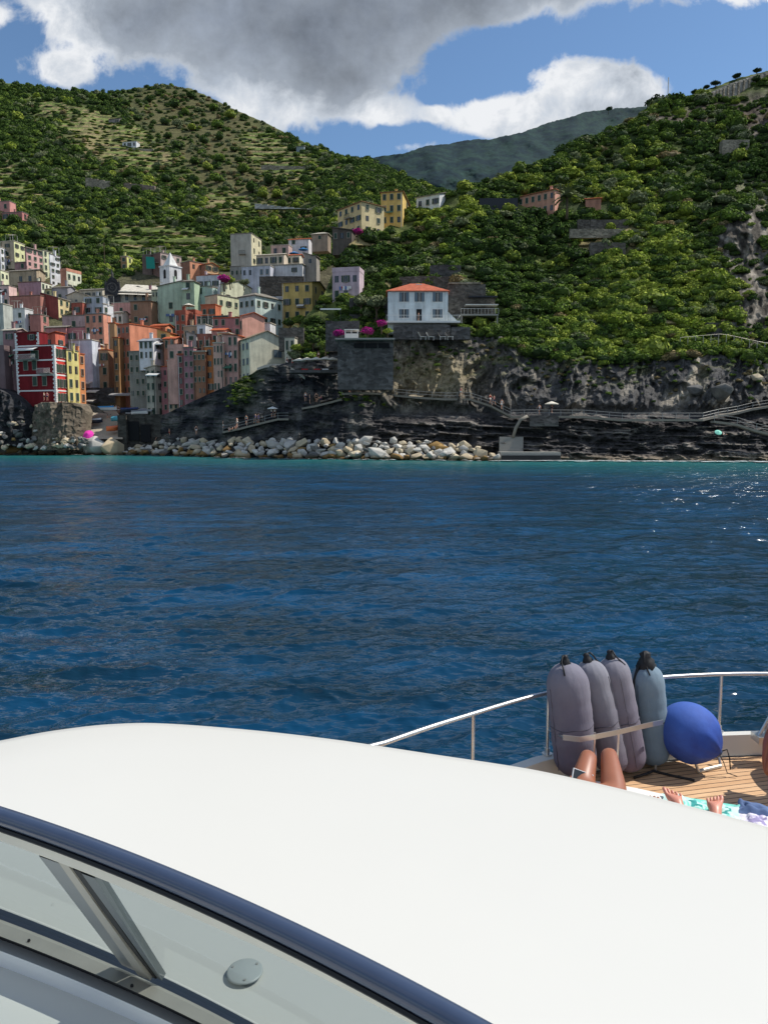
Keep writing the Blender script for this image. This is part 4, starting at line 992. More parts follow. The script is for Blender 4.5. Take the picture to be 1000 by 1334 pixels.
HS = [
 # label, xl, xc, xr, yt, yb, colour, roof, roofcol, floors, nf, ns, opts
 # ---- upper left cluster
 ('white stepped building with balconies at the left edge below the beige house', -30, 2, 12, 322, 352, (214, 208, 196), 'flat', PALE, 3, 3, 2, {}),
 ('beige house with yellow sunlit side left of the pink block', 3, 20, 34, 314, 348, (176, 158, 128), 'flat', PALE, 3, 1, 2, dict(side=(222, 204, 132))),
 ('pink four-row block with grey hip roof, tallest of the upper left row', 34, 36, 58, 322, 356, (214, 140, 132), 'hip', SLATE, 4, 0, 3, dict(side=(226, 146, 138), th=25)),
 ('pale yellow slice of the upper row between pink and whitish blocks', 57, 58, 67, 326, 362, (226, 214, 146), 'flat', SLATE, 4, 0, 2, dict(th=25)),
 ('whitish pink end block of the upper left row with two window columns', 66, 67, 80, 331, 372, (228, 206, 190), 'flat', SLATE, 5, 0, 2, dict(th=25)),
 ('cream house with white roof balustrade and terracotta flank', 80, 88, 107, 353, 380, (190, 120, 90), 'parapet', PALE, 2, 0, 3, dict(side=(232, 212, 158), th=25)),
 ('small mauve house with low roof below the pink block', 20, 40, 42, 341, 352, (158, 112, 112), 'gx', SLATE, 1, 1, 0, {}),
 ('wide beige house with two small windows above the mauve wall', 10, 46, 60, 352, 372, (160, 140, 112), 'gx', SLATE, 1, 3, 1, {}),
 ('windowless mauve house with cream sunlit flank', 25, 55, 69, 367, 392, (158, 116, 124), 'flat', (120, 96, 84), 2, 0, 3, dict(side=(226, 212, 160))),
 ('brick pink windowless wall house left of the awnings', 14, 54, 60, 385, 415, (164, 100, 84), 'flat', (120, 96, 84), 2, 0, 1, {}),
 ('grey house with one dark window below the whitish block', 69, 89, 94, 374, 396, (132, 130, 134), 'gx', SLATE, 1, 1, 0, {}),
 ('beige gabled house above the red loggia', 88, 112, 114, 384, 400, (158, 148, 130), 'gy', SLATE, 1, 1, 0, {}),
 ('small red house with white terrace box', 94, 108, 112, 394, 412, (158, 72, 54), 'flat', PALE, 1, 1, 1, {}),
 ('dark red house under long white slanting awnings', 54, 77, 92, 388, 412, (136, 56, 50), 'sl', PALE, 2, 1, 2, dict(side=(206, 178, 120))),
 ('cream balconied building cut by the left edge', -20, 3, 13, 352, 392, (212, 196, 150), 'flat', PALE, 3, 2, 2, {}),
 ('grey white building with terrace cut by the left edge', -30, 2, 20, 388, 402, (186, 190, 192), 'parapet', PALE, 1, 2, 1, {}),
 ('white house with curved top and twin window beside the pink wall', 8, 34, 41, 402, 434, (200, 198, 184), 'flat', (190, 190, 184), 2, 2, 1, dict(side=(232, 230, 220))),
 ('greenish grey building with dark openings at the left edge', -30, 8, 10, 396, 470, (158, 162, 150), 'flat', PALE, 4, 2, 0, {}),
 ('narrow pink house behind the white curved house', 40, 54, 56, 410, 434, (176, 108, 98), 'flat', SLATE, 2, 0, 1, {}),
 ('mauve building left of the red house in its shadow', 8, 25, 30, 430, 512, (140, 104, 104), 'gx', PALE, 5, 1, 0, dict(Y=163)),
 ('dark mauve house with terrace at the left edge behind the rock', -40, 9, 14, 455, 520, (108, 84, 84), 'parapet', SLATE, 3, 2, 0, dict(Y=161)),
 ('dusty pink low house above the red house roof', 60, 87, 90, 426, 446, (176, 106, 104), 'gx', SLATE, 1, 1, 0, {}),
 ('long pink house with one small window above the tall grey wall', 86, 122, 126, 426, 448, (184, 104, 106), 'flat', SLATE, 1, 2, 0, {}),
 ('mauve roof-terrace house between the awnings and the salmon tower', 82, 112, 118, 411, 432, (160, 132, 130), 'flat', SLATE, 1, 1, 0, {}),
 ('orange-red low house right behind the red house tower', 57, 73, 78, 438, 452, (200, 86, 60), 'sr', TILE, 1, 1, 1, dict(Y=172)),
 ('tall pale grey-blue windowless building right of the orange house', 92, 123, 128, 443, 524, (178, 184, 196), 'flat', PALE, 4, 0, 0, dict(Y=176)),
 ('grey penthouse with dark loggia above the salmon tower', 110, 135, 138, 386, 410, (150, 158, 168), 'flat', PALE, 2, 2, 0, {}),
 ('salmon tower house with grey eave in the centre of the old town', 113, 137, 139, 409, 470, (218, 128, 98), 'flat', SLATE, 4, 3, 0, dict(Y=198)),
 ('thin white house with two window columns behind the salmon tower', 136, 137, 146, 396, 455, (226, 226, 220), 'flat', PALE, 4, 0, 2, dict(th=25)),
 ('small pink house below the church wall', 146, 171, 173, 394, 412, (196, 132, 118), 'flat', PALE, 1, 1, 0, {}),
 ('grey stone shed roofs right of the church', 172, 190, 200, 376, 396, (132, 130, 128), 'gy', SLATE, 1, 2, 0, {}),
 ('mauve house half hidden behind the brown house', 188, 199, 203, 380, 402, (134, 88, 98), 'gx', SLATE, 2, 0, 0, {}),
 ('plain brown house with two square windows on its right', 171, 198, 201, 392, 424, (146, 104, 76), 'sl', SLATE, 2, 2, 0, dict(pitch=-.0001)),
 ('tan narrow tower with blank front in the ravine', 144, 152, 162, 421, 500, (158, 116, 72), 'flat', TILE, 5, 0, 0, dict(Y=186)),
 ('tan house with dark windows above the harbour square', 123, 143, 146, 456, 512, (166, 122, 84), 'flat', TILE, 3, 2, 0, dict(Y=178)),
 ('yellow-ochre sliver house beside the salmon tower base', 121, 128, 130, 448, 512, (196, 146, 84), 'hip', PALE, 3, 1, 0, dict(Y=180)),
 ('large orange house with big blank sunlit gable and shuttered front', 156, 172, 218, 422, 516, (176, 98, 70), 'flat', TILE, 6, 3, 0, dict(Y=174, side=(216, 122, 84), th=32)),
 ('ochre strip house between the alley and the orange house', 150, 157, 158, 440, 516, (150, 106, 58), 'flat', TILE, 5, 1, 0, dict(Y=173)),
 ('grey-green house with tall narrow windows beside the orange house', 170, 191, 194, 458, 520, (122, 122, 110), 'flat', SLATE, 4, 3, 0, dict(Y=166)),
 ('white attic house with grey mansard roof', 182, 200, 214, 444, 470, (206, 204, 204), 'gx', (140, 142, 146), 2, 3, 1, dict(Y=164, drop=2)),
 ('slim grey-beige house with white awning above the harbour', 192, 204, 210, 480, 545, (156, 148, 130), 'sr', PALE, 4, 2, 1, dict(Y=160, drop=3)),
 ('pink front house with red top beside the slim grey one', 207, 220, 222, 478, 538, (184, 104, 104), 'flat', TILE, 4, 2, 0, dict(Y=162, drop=3)),
 ('pinkish penthouse with rounded balcony parapet', 219, 240, 243, 454, 471, (192, 138, 120), 'parapet', PALE, 1, 2, 0, dict(Y=160)),
 ('beige front house under the pinkish balcony', 220, 233, 234, 470, 536, (178, 148, 112), 'flat', PALE, 5, 2, 0, dict(Y=161, drop=3)),
 ('dark rose narrow house between beige and mauve fronts', 233, 241, 243, 462, 532, (142, 76, 74), 'flat', TILE, 5, 1, 0, dict(Y=159.5, drop=3)),
 ('mauve house with green shutters and a white frame at its base', 241, 254, 255, 453, 524, (150, 100, 108), 'flat', SLATE, 5, 2, 0, dict(Y=158, drop=3, kinds=('gc', 'gc'))),
 ('brown house with horizontal bands and paired windows', 253, 269, 270, 458, 516, (150, 96, 64), 'flat', PALE, 4, 3, 0, dict(Y=155, drop=3)),
 ('dark orange house with a sunlit patch near its top', 268, 280, 283, 452, 512, (190, 104, 44), 'flat', PALE, 4, 1, 0, dict(Y=155.5, drop=3)),
 ('pink-beige house with rows of triple shutters', 279, 292, 296, 447, 512, (186, 142, 120), 'flat', PALE, 4, 3, 0, dict(Y=152, drop=3)),
 ('dusty pink house with dark loggia left of the cream gabled house', 291, 311, 314, 437, 506, (184, 132, 118), 'sl', TILE, 4, 3, 0, dict(Y=152.5, drop=3, pitch=-.12)),
 ('small plain annex right of the cream gabled house', 371, 384, 386, 440, 462, (186, 178, 154), 'flat', SLATE, 1, 2, 0, dict(Y=146)),
 ('salmon house with broad sunlit triangular gable above the cream house', 313, 316, 345, 411, 436, (214, 140, 118), 'gx', TILE, 1, 1, 0, dict(Y=162, th=48)),
 ('long mauve house with dark windows left of the salmon gable', 278, 314, 316, 414, 440, (158, 100, 98), 'flat', TILE, 2, 4, 0, dict(Y=163)),
 ('beige-brown house in the middle of the harbour fronts', 240, 257, 259, 425, 462, (168, 132, 100), 'flat', PALE, 2, 2, 0, dict(Y=168)),
 ('brick red tower house with dark windows', 229, 243, 246, 409, 446, (150, 72, 50), 'parapet', TILE, 3, 2, 0, dict(Y=172)),
 ('small red rooftop room with white frames', 245, 255, 257, 408, 430, (160, 70, 46), 'parapet', TILE, 2, 2, 0, dict(Y=176)),
 ('bright orange low house lit beside the grey mansard', 198, 216, 222, 424, 440, (226, 118, 72), 'gx', TILE, 1, 1, 1, dict(Y=182)),
 ('rooftop greenhouse with dark glazed sides', 257, 296, 300, 412, 426, (70, 78, 72), 'flat', (90, 96, 92), 1, 6, 0, dict(Y=170, chim=False)),
 ('white boxy rooftop room among the red chimneys', 257, 268, 270, 423, 440, (206, 210, 206), 'flat', PALE, 1, 1, 0, dict(Y=166)),
 ('mustard shed with sloping tile roof over the pink fronts', 205, 222, 226, 434, 446, (206, 154, 76), 'sl', TILE, 1, 1, 0, dict(Y=169)),
 ('rose house with red roof behind the harbour fronts', 276, 292, 296, 430, 452, (180, 106, 92), 'gx', TILE, 1, 2, 0, dict(Y=160)),
 # ---- middle / upper
 ('large mint green house with sloping roofline and blank front', 207, 240, 244, 372, 424, (160, 180, 150), 'sr', SLATE, 3, 1, 0, dict(Y=214, pitch=.18, wskip=.4)),
 ('narrow mint front with dark balconies left of the large blank mint wall', 199, 208, 209, 378, 424, (170, 176, 138), 'flat', SLATE, 4, 2, 0, dict(Y=216)),
 ('green annex with white balconies joined to the mint house', 238, 254, 256, 366, 408, (152, 174, 140), 'hip', SLATE, 3, 1, 0, dict(Y=209)),
 ('small teal house with two square windows', 253, 277, 279, 373, 400, (142, 168, 158), 'flat', SLATE, 2, 2, 0, dict(Y=212)),
 ('grey-white house beside the magenta bougainvillea', 256, 286, 288, 358, 378, (172, 172, 178), 'flat', TILE, 1, 3, 0, dict(Y=225)),
 ('cream house with beige flank and shuttered windows', 268, 284, 313, 384, 420, (178, 160, 126), 'flat', SLATE, 2, 0, 3, dict(Y=195, side=(216, 200, 148), th=38)),
 ('cream upper house with flat grey roof behind the mint-blue house', 288, 290, 332, 370, 396, (206, 196, 158), 'gx', SLATE, 1, 0, 3, dict(Y=214, th=36)),
 ('orange terrace house below the cream house', 262, 281, 283, 397, 414, (196, 96, 56), 'flat', TILE, 1, 2, 0, dict(Y=190)),
 ('brown apartment block with white balconies behind the bell tower', 198, 210, 237, 329, 360, (118, 84, 72), 'flat', SLATE, 3, 0, 3, dict(side=(176, 150, 140), th=40)),
 ('small orange apartment house right of the bell tower', 236, 248, 267, 340, 366, (128, 84, 64), 'flat', SLATE, 2, 0, 2, dict(side=(206, 132, 92), th=40)),
 ('cream and orange apartment house with white awnings', 262, 268, 285, 344, 364, (150, 96, 70), 'gx', TILE, 2, 0, 2, dict(side=(204, 152, 104), th=40)),
 ('tall grey-beige tower house standing alone on the slope', 301, 328, 341, 304, 345, (158, 152, 136), 'flat', SLATE, 3, 0, 2, dict(side=(188, 178, 138), Y=235)),
 ('grey flat cellar house below the tall grey-beige tower house', 300, 318, 320, 347, 362, (136, 132, 122), 'flat', SLATE, 1, 3, 0, dict(Y=226)),
 ('long low lilac-white house with blue doors on the terrace', 315, 352, 354, 346, 362, (166, 168, 178), 'flat', PALE, 1, 5, 0, dict(Y=222, kinds=('yc', 'yc', 'gn'))),
 ('low white house with one square window right of the blue doors', 352, 394, 398, 344, 358, (176, 176, 178), 'sl', PALE, 1, 2, 0, dict(Y=224, pitch=-.0001)),
 ('small pink cottage with pale flat roof on the upper terrace', 353, 376, 378, 319, 334, (176, 142, 132), 'flat', PALE, 1, 2, 0, dict(Y=240)),
 ('white cottage with red ridge beside the blue umbrellas', 376, 402, 404, 311, 328, (190, 184, 184), 'gx', TILE, 2, 2, 0, dict(Y=245)),
 ('open veranda house with striped awning on the terrace', 334, 370, 372, 331, 347, (186, 170, 146), 'gx', PALE, 1, 4, 0, dict(Y=226)),
 ('low hut with pale hipped roof above the upper terrace', 406, 427, 429, 304, 314, (142, 120, 98), 'hip', PALE, 1, 1, 0, dict(Y=240, drop=3)),
 ('dark wooden lean-to below the ochre block', 433, 458, 462, 300, 314, (84, 74, 64), 'sl', (110, 104, 96), 1, 3, 0, dict(Y='R', pitch=.2, drop=3)),
 ('olive yellow house with green-shuttered windows on three floors', 368, 407, 424, 367, 418, (196, 164, 78), 'gx', SLATE, 3, 3, 2, dict(drop=4, Y=186, side=(208, 176, 96), wskip=0, pitch=.2, depth=9)),
 ('mint-blue house with long balcony of glazed doors', 312, 333, 368, 384, 424, (164, 180, 172), 'hip', SLATE, 2, 3, 4, dict(Y=176, side=(176, 192, 180), th=36, wskip=0)),
 ('mauve-pink hillside house with open upper terrace', 433, 468, 474, 353, 392, (176, 152, 158), 'parapet', TILE, 2, 3, 0, dict(Y='R', drop=3)),
 ('pink house with balconies high at the left edge', -8, 14, 22, 262, 288, (196, 122, 112), 'flat', SLATE, 2, 2, 1, {}),
 ('pink balconied house just below the upper left-edge one', 4, 30, 38, 276, 298, (176, 104, 96), 'flat', SLATE, 2, 3, 1, {}),
 ('tiny white-blue house on the terraced hillside', 160, 178, 181, 184, 192, (200, 206, 216), 'flat', PALE, 1, 3, 0, dict(drop=6, chim=False)),
 ('tiny stone house high among the vine terraces', 142, 156, 159, 154, 161, (130, 120, 112), 'gx', SLATE, 1, 2, 0, dict(drop=6, chim=False)),
 ('tiny greenhouse-like hut on the right side of the big hill', 386, 396, 398, 190, 197, (126, 140, 140), 'gx', PALE, 1, 0, 0, dict(drop=6, chim=False)),
 ('small yellow house by the parking terrace', 158, 166, 173, 334, 352, (150, 110, 70), 'flat', PALE, 2, 1, 1, dict(side=(230, 196, 96))),
 ('dark apartment flank left of the brown block', 186, 198, 200, 332, 356, (104, 84, 76), 'flat', SLATE, 2, 0, 0, {}),
 # ---- fillers
 ('pale low house with grey roof just below the pink church-side house', 148, 160, 162, 407, 424, (196, 180, 160), 'gx', SLATE, 1, 2, 0, {}),
 ('long slate-roofed beige house above the grey penthouse', 104, 134, 137, 377, 390, (178, 166, 142), 'gx', SLATE, 1, 4, 0, {}),
 ('cream strip house between the terracotta flank and the beige gable', 84, 96, 104, 378, 390, (206, 190, 150), 'flat', PALE, 1, 2, 1, {}),
 ('white low house tucked under the mint-blue house', 333, 352, 356, 421, 434, (214, 212, 206), 'flat', PALE, 1, 2, 0, dict(Y=168)),
 ('terracotta attic room above the white mansard house', 214, 228, 231, 441, 458, (184, 116, 88), 'gx', TILE, 1, 2, 0, dict(Y=166)),
 ('red-brown attic room left of the rose house', 258, 275, 277, 440, 458, (150, 84, 66), 'parapet', TILE, 1, 2, 0, dict(Y=163)),
 ('ochre rooftop room over the pink-beige shutters house', 284, 298, 301, 434, 450, (200, 156, 96), 'flat', PALE, 1, 2, 0, dict(Y=158)),
 ('grey rooftop room between brick tower and white boxy room', 243, 256, 258, 436, 446, (150, 146, 140), 'sl', SLATE, 1, 1, 0, dict(Y=165)),
 ('yellowish small house above the dark red house', 60, 74, 80, 376, 390, (212, 190, 130), 'gx', SLATE, 1, 2, 1, {}),
 ('pale pink house peeking out left of the brick pink wall', -4, 13, 18, 372, 400, (206, 160, 148), 'flat', SLATE, 2, 2, 0, {}),
 ('cream cottage below the blue umbrellas', 372, 390, 394, 332, 346, (196, 184, 158), 'gx', TILE, 1, 2, 0, dict(Y=232)),
 ('grey stone shed at the right end of the lilac terrace', 396, 412, 414, 334, 346, (140, 132, 120), 'sl', SLATE, 1, 1, 0, dict(Y=226)),
 # ---- right hillside
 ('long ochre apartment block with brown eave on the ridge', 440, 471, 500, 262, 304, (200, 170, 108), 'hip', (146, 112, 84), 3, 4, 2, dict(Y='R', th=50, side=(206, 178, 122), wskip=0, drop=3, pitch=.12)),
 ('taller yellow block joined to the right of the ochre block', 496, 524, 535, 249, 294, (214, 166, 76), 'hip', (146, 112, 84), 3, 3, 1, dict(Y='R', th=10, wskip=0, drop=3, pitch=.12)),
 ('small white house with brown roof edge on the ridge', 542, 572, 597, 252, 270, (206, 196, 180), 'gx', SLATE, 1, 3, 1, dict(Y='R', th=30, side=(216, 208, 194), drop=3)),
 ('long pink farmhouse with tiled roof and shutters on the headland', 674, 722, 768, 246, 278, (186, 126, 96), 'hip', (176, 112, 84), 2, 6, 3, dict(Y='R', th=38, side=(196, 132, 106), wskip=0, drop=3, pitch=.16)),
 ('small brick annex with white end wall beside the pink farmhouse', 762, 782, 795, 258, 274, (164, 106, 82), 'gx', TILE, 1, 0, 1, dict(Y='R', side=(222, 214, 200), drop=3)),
]
for h in HS:
    lab, xl, xc, xr, yt, yb, col, roof, rc, fl, nf, ns, o = h
    o = dict(o)
    if o.get('pitch', 1) < 0 and roof == 'sl': o['pitch'] = abs(o['pitch']); roof = 'sl'
    house(lab, xl, xc, xr, yt, yb, col, roof, rc, fl, nf, ns, **o)

# cream gabled house above the rock (gable towards us)
r, w, d, h, m = house('cream gabled house with grey shutters standing on the dark rock', 311, 326, 371, 440, 500, (208, 198, 160), 'gx', (150, 130, 108), 3, 3, 0, Y=149, th=58, kinds=('yc',), side=(196, 190, 160), wskip=0, drop=2, pitch=.42, name='gabled_house', chim=False, detail=False)
for (t, z, ww, hh) in ((.80, .72, 1.0, 1.6),):
    for q in (t-.06, t+.06):
        o = link('window', wmesh('yc', .8, 1.5), r); o.location = (.004, d*q, h*z-1.0); o.rotation_euler = (0, 0, PI/2)
dr = MB().box(-.55, .55, -.06, .02, 0, 2.2, 0).box(-.65, .65, -.1, .02, 2.2, 2.32, 1).build('door', [M_GREEN, M_FRAME], r); dr.location = (.004, d*.80, h*.18); dr.rotation_euler = (0, 0, PI/2)
b = MB().box(-1.6, 1.6, -1.0, -.01, -.14, 0).build('balcony', M_CONC, r); b.location = (.004, d*.80, h*.18); b.rotation_euler = (0, 0, PI/2)
mm = MB()
for i in range(17): mm.box(-1.58+i*.195, -1.55+i*.195, -.98, -.95, 0, .95)
mm.box(-1.6, 1.6, -.99, -.94, .95, 1.0).build('railing', M_RAIL, b)

# ------------------------------------------------------------ the red house
def red_house():
    Y = 158; th = R(16); yb = 523
    Xc, w, d = solve(24, 74, 90, yb, Y, th); zb = H+tz(yb)*Y; k = Y/F*1.0
    root = empty('red_house', (Xc, Y, zb), -th, 'dark red corner house with white quoins and bands at the harbour mouth', 'house', 'houses of the village')
    zt = lambda py: (tz(py)-tz(yb))*Y
    h1 = zt(449); h2 = zt(431.5); wt = w*.62
    red = plaster((104, 18, 24)); red_sunlit = plaster((184, 54, 46))  # second red is the same paint made lighter, sunlight painted on the right wall
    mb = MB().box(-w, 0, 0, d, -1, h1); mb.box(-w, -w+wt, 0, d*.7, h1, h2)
    wl = mb.build('wall', [red, red_sunlit], root)
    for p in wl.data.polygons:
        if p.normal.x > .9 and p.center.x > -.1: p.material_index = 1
    MB().box(-w-.1, -w+wt+.1, -.1, d*.7+.1, h2+.001, h2+.15).box(-w+wt+.1, .1, -.1, d+.1, h1+.001, h1+.15).build('roof', roofmat((110, 60, 50)), root)
    wb = MB()
    for py in (449.5, 468.6, 488, 508.5):
        z = zt(py); wb.box(-w-.03, .05, -.06, -.001, z-.14, z+.14); wb.box(.001, .06, -.002, d, z-.14, z+.14)
    wb.build('band', M_WHITE, root)
    q = MB()
    n = int((h2+1)/.42)
    for i in range(n):
        z = -1+i*.42; L = .62 if i % 2 else .38
        if z < h2-.3: q.box(-w-.04, -w+L, -.04, -.0015, z, z+.38)
        if z < h1-.3: q.box(-L, .04, -.04, -.0015, z, z+.38); q.box(.0015, .045, 0.0, L, z, z+.38)
        if h1 < z < h2-.3: q.box(-w+wt-L, -w+wt+.04, -.04, -.0015, z, z+.38)
    q.build('quoin', M_WHITE, root)
    def win(px, py, kind='gc', hh=1.5, ww=.95, face='f'):
        o = link('window', wmesh(kind, ww, hh), root)
        t = (px-24)/(74-24)*w; o.location = (-w+t, -.004, zt(py)-hh/2)
    win(46, 438, 'yn', 1.1, 1.3); o = link('window', wmesh('go', .9, 1.1), root); o.location = (-w+.44*w, -.004, zt(438)-.55)
    for px, py in ((36.5, 475), (48, 475), (47.5, 496), (60, 496), (51, 462), (47, 462)): win(px, py, 'gc', 1.9, 1.0)
    for fl, py in enumerate((459, 479, 498.5, 517)):
        for i in range(3):
            o = link('window', wmesh('go' if i else 'gc', .6, 1.7), root); o.location = (.004, d*(.2+.3*i), zt(py)-.9); o.rotation_euler = (0, 0, PI/2)
    a = MB(); x0, x1 = -w+w*.07, -w+w*.60; z = zt(451.5)
    a.quad((x0, -.07, z), (x1, -.07, z), (x1, -1.5, z-.55), (x0, -1.5, z-.55)); a.quad((x0, -1.5, z-.55), (x1, -1.5, z-.55), (x1, -1.5, z-.8), (x0, -1.5, z-.8)); a.build('awning', M_WHITE, root)
    for (a0, a1, py) in ((.07, .60, 468.2), (.62, .96, 487)):
        z = zt(py)+.16; b = MB().box(-w+w*a0, -w+w*a1, -1.2, -.065, z-.12, z).build('balcony', M_CONC, root); mm = MB(); n = int((a1-a0)*w/.2)
        for i in range(n+1): x = -w+w*a0+i*(a1-a0)*w/n; mm.box(x-.015, x+.015, -1.19, -1.16, z, z+.95)
        mm.box(-w+w*a0, -w+w*a1, -1.2, -1.15, z+.95, z+1.0).build('railing', M_WHITE, b)
red_house()
house('narrow cream yellow house squeezed beside the red house', 89, 90, 98, 456, 527, (214, 184, 96), 'flat', SLATE, 4, 0, 2, Y=161, drop=1.5, th=20, kinds=('gc', 'gn'))
house('narrow orange house right of the cream yellow one', 97, 98, 107, 460, 527, (214, 122, 62), 'flat', TILE, 4, 0, 2, Y=164, drop=1.5, th=20, kinds=('bc', 'bc'))

# ------------------------------------------------------------ blue villa
def villa():
    Y = 145; yb = 420
    Xc, w, _ = solve(505, 583, 590, yb, Y, 0); zb = H+tz(yb)*Y; zt = lambda py: (tz(py)-tz(yb))*Y
    root = empty('villa', (Xc, Y, zb), 0, 'pale blue villa with orange hipped roof above the cliff', 'house')
    h = zt(379); d = 9.0; wscale = 1; m = plaster((184, 192, 208))
    MB().box(-w, 0, 0, d, -2, h).build('wall', m, root)
    rf = roof_geo('hip', w, d, h, .36, .35).build('roof', roofmat((176, 100, 76)), root)
    MB().box(-w*.52, -w*.42, 3.6, 4.2, h+.6, h+2.0).build('chimney', M_WHITE, rf)
    def win(px, py, ww, hh):
        t = (px-505)/(583-505)*w; x = -w+t; z = zt(py)-hh/2
        f = MB().box(x-ww/2-.12, x+ww/2+.12, -.06, -.002, z-.1, z+hh+.12).build('window', M_WHITE, root)
        MB().box(x-ww/2, x+ww/2, -.075, -.061, z, z+hh).build('pane', M_PANE, f)
        for s in (-1, 1):
            x0, x1 = sorted((x+s*ww/2, x+s*ww*.22)); MB().box(x0, x1, -.11, -.076, z, z+hh).build('shutter', M_GREY, f)
        MB().box(x-.03, x+.03, -.09, -.0755, z, z+hh).build('sash', M_WHITE, f)
    for px in (526, 546, 569.5): win(px, 387, 1.9, 1.75)
    for px in (526, 569.5): win(px, 408.5, 1.9, 1.6)
    x = -w+(545.5-505)/78*w; dz = zt(418); dd = MB().box(x-.5, x+.5, -.07, -.002, dz, dz+2.2).build('door', M_DARK, root); MB().tube([(x+.35, -.12, dz+1), (x+.35, -.12, dz+1.2)], .03, 6).build('handle', M_RAIL, dd)
    sl = MB().box(-w-.3, 2.2, -2.2, -.004, -.35, 0).box(.004, 2.2, -.004, 4, -.35, 0).build('balcony', M_WHITE, root)
    mm = MB(); n = 46
    for i in range(n+1): xx = -w-.25+i*(w+2.4)/n; mm.box(xx-.015, xx+.015, -2.17, -2.14, 0, 1.0)
    mm.box(-w-.3, 2.2, -2.19, -2.12, 1.0, 1.06); mm.box(2.13, 2.18, -2.1, 3.9, 1.0, 1.06).build('railing', M_WHITE, sl)
    MB().poly([(.01, -.5, 0), (2.0, -.5, 0), (.01, -.5, 1.9)]).poly([(.01, -.3, 0), (2.0, -.3, 0), (.01, -.3, 1.9)]).quad((2.0, -.5, 0), (2.0, -.3, 0), (.01, -.3, 1.9), (.01, -.5, 1.9)).build('stair_wall', m, root)
    # white sun chairs on the lawn terrace below
    for i, px in enumerate((549.5, 560, 575, 584.5)):
        p = P(px, 441, 141.5); rt = empty('sun_chair', p, R(15 if i < 2 else -10), ['white sun chair leftmost on the lawn below the blue villa', 'white sun chair second from left on the lawn below the villa', 'white sun chair third from left on the lawn below the villa', 'white upright chair rightmost on the lawn below the villa'][i], 'sun chair', 'white sun chairs below the villa')
        MB().box(-.3, .8, -.3, .3, .3, .36).build('seat', M_WHITE, rt); MB().quad((-.3, -.3, .36), (-.3, .3, .36), (-.75, .3, 1.15), (-.75, -.3, 1.15)).quad((-.32, -.3, .32), (-.32, .3, .32), (-.79, .3, 1.13), (-.79, -.3, 1.13)).build('backrest', M_WHITE, rt)
        for sx in (-.25, .7):
            for sy in (-.25, .25): MB().box(sx-.02, sx+.02, sy-.02, sy+.02, -.25, .3).build('leg', M_WHITE, rt)
villa()
ST = stonemat('dry_stone', (112, 106, 98)); STD = stonemat('dark_stone', (98, 96, 94), .8); STL = stonemat('light_stone', (160, 150, 132))
def block(name, label, cat, xl, xr, yt, yb, Y, d, mat, th=0, drop=2, slant=0, group=None):
    """free-standing masonry wall; slant = px the right end of the top is lower"""
    if Y == 'R': Y = min(float(Rey(np.array([float(q)]), np.array([float(yb)]))[0]) for q in (xl, (xl+xr)/2, xr))-.5; drop = 1.0
    Xl = float(ux(xl, yb))*Y; Xr = float(ux(xr, yb))*(Y+math.tan(R(th))*0)
    zb = H+tz(yb)*Y-drop; z1 = H+tz(yt)*Y; z2 = H+tz(yt+slant)*Y
    m = MB(); k = 0; n = max(2, int((xr-xl)/8)); rg = random.Random(int(xl))
    prev = None
    for i in range(n):
        a = i/n; b = (i+1)/n; x0 = Xl+(Xr-Xl)*a; x1 = Xl+(Xr-Xl)*b; za = z1+(z2-z1)*a; zc = z1+(z2-z1)*b; j = rg.uniform(-.12, .12)
        m.box(x0, x1-.001, Y+j, Y+d, zb, (za+zc)/2+rg.uniform(-.08, .08))
    return tag(m.build(name, mat), label, cat, group)
block('retaining_wall', 'stone retaining wall under the blue villa terrace', 'wall', 512, 586, 423, 440, 142.0, 1.2, STD, drop=.3)
block('retaining_wall', 'stone wall continuing right of the villa terrace', 'wall', 587, 612, 426, 440, 142.2, 1.2, STD, drop=.3)
block('stone_building', 'long dark stone building with window slots under the garden pavilion', 'building', 440, 512, 442, 500, 131.0, 3, STD, drop=1)
t = MB(); Yq = 130.6
for (a, b) in ((461, 474), (476, 491), (493, 507)):
    t.box(float(ux(a, 450))*Yq, float(ux(b, 450))*Yq, Yq, Yq+.3, H+tz(453)*Yq, H+tz(447)*Yq)
tag(t.build('dark_window_band', M_DARK), 'dark window slots in the top of the long stone building', 'window')
sl = MB().box(float(ux(437, 443))*131, float(ux(514, 443))*131, 129.6, 139, H+tz(443.5)*131, H+tz(441.5)*131).build('roof_slab', M_CONC); tag(sl, 'flat concrete terrace slab on top of the long dark stone building', 'terrace')
block('stone_building', 'square stone building with pale coping right of the villa', 'building', 583, 632, 370, 402, 150, 4, ST, drop=2)
MB_ = MB().box(float(ux(584, 369))*150, float(ux(626, 369))*150, 149.7, 152, H+tz(370)*150, H+tz(368)*150).build('coping', STL); tag(MB_, 'pale coping on the square stone building right of the villa', 'coping')
def glass_terrace():
    Y = 147; p = P(600, 409, Y); root = empty('cliff_terrace', p, 0, 'modern terrace on a slab with dark pergola hanging over the cliff', 'terrace')
    wd = (648-600)/F*Y; z2 = (tz(385)-tz(409))*Y
    MB().box(0, wd, 0, 5, -.3, 0).build('slab', M_CONC, root); MB().box(1.2, wd-.3, 3, 5, 0, z2).build('wall', ST, root)
    MB().box(1.6, wd, 1.6, 5.2, z2+.001, z2+.25).build('roof', M_RAIL, root); MB().box(1.0, wd+.1, 1.0, 3, z2*.55, z2*.55+.12).build('shelf', M_WHITE, root)
    mm = MB()
    for i in range(12): mm.box(i*wd/11-.02, i*wd/11+.02, .02, .06, 0, 1)
    mm.box(0, wd, .02, .06, 1, 1.05); mm.build('railing', M_WHITE, root)
    for px in (.2, wd-.2): MB().box(px-.12, px+.12, .2, .44, -5.5, -.3).build('post', M_CONC, root)
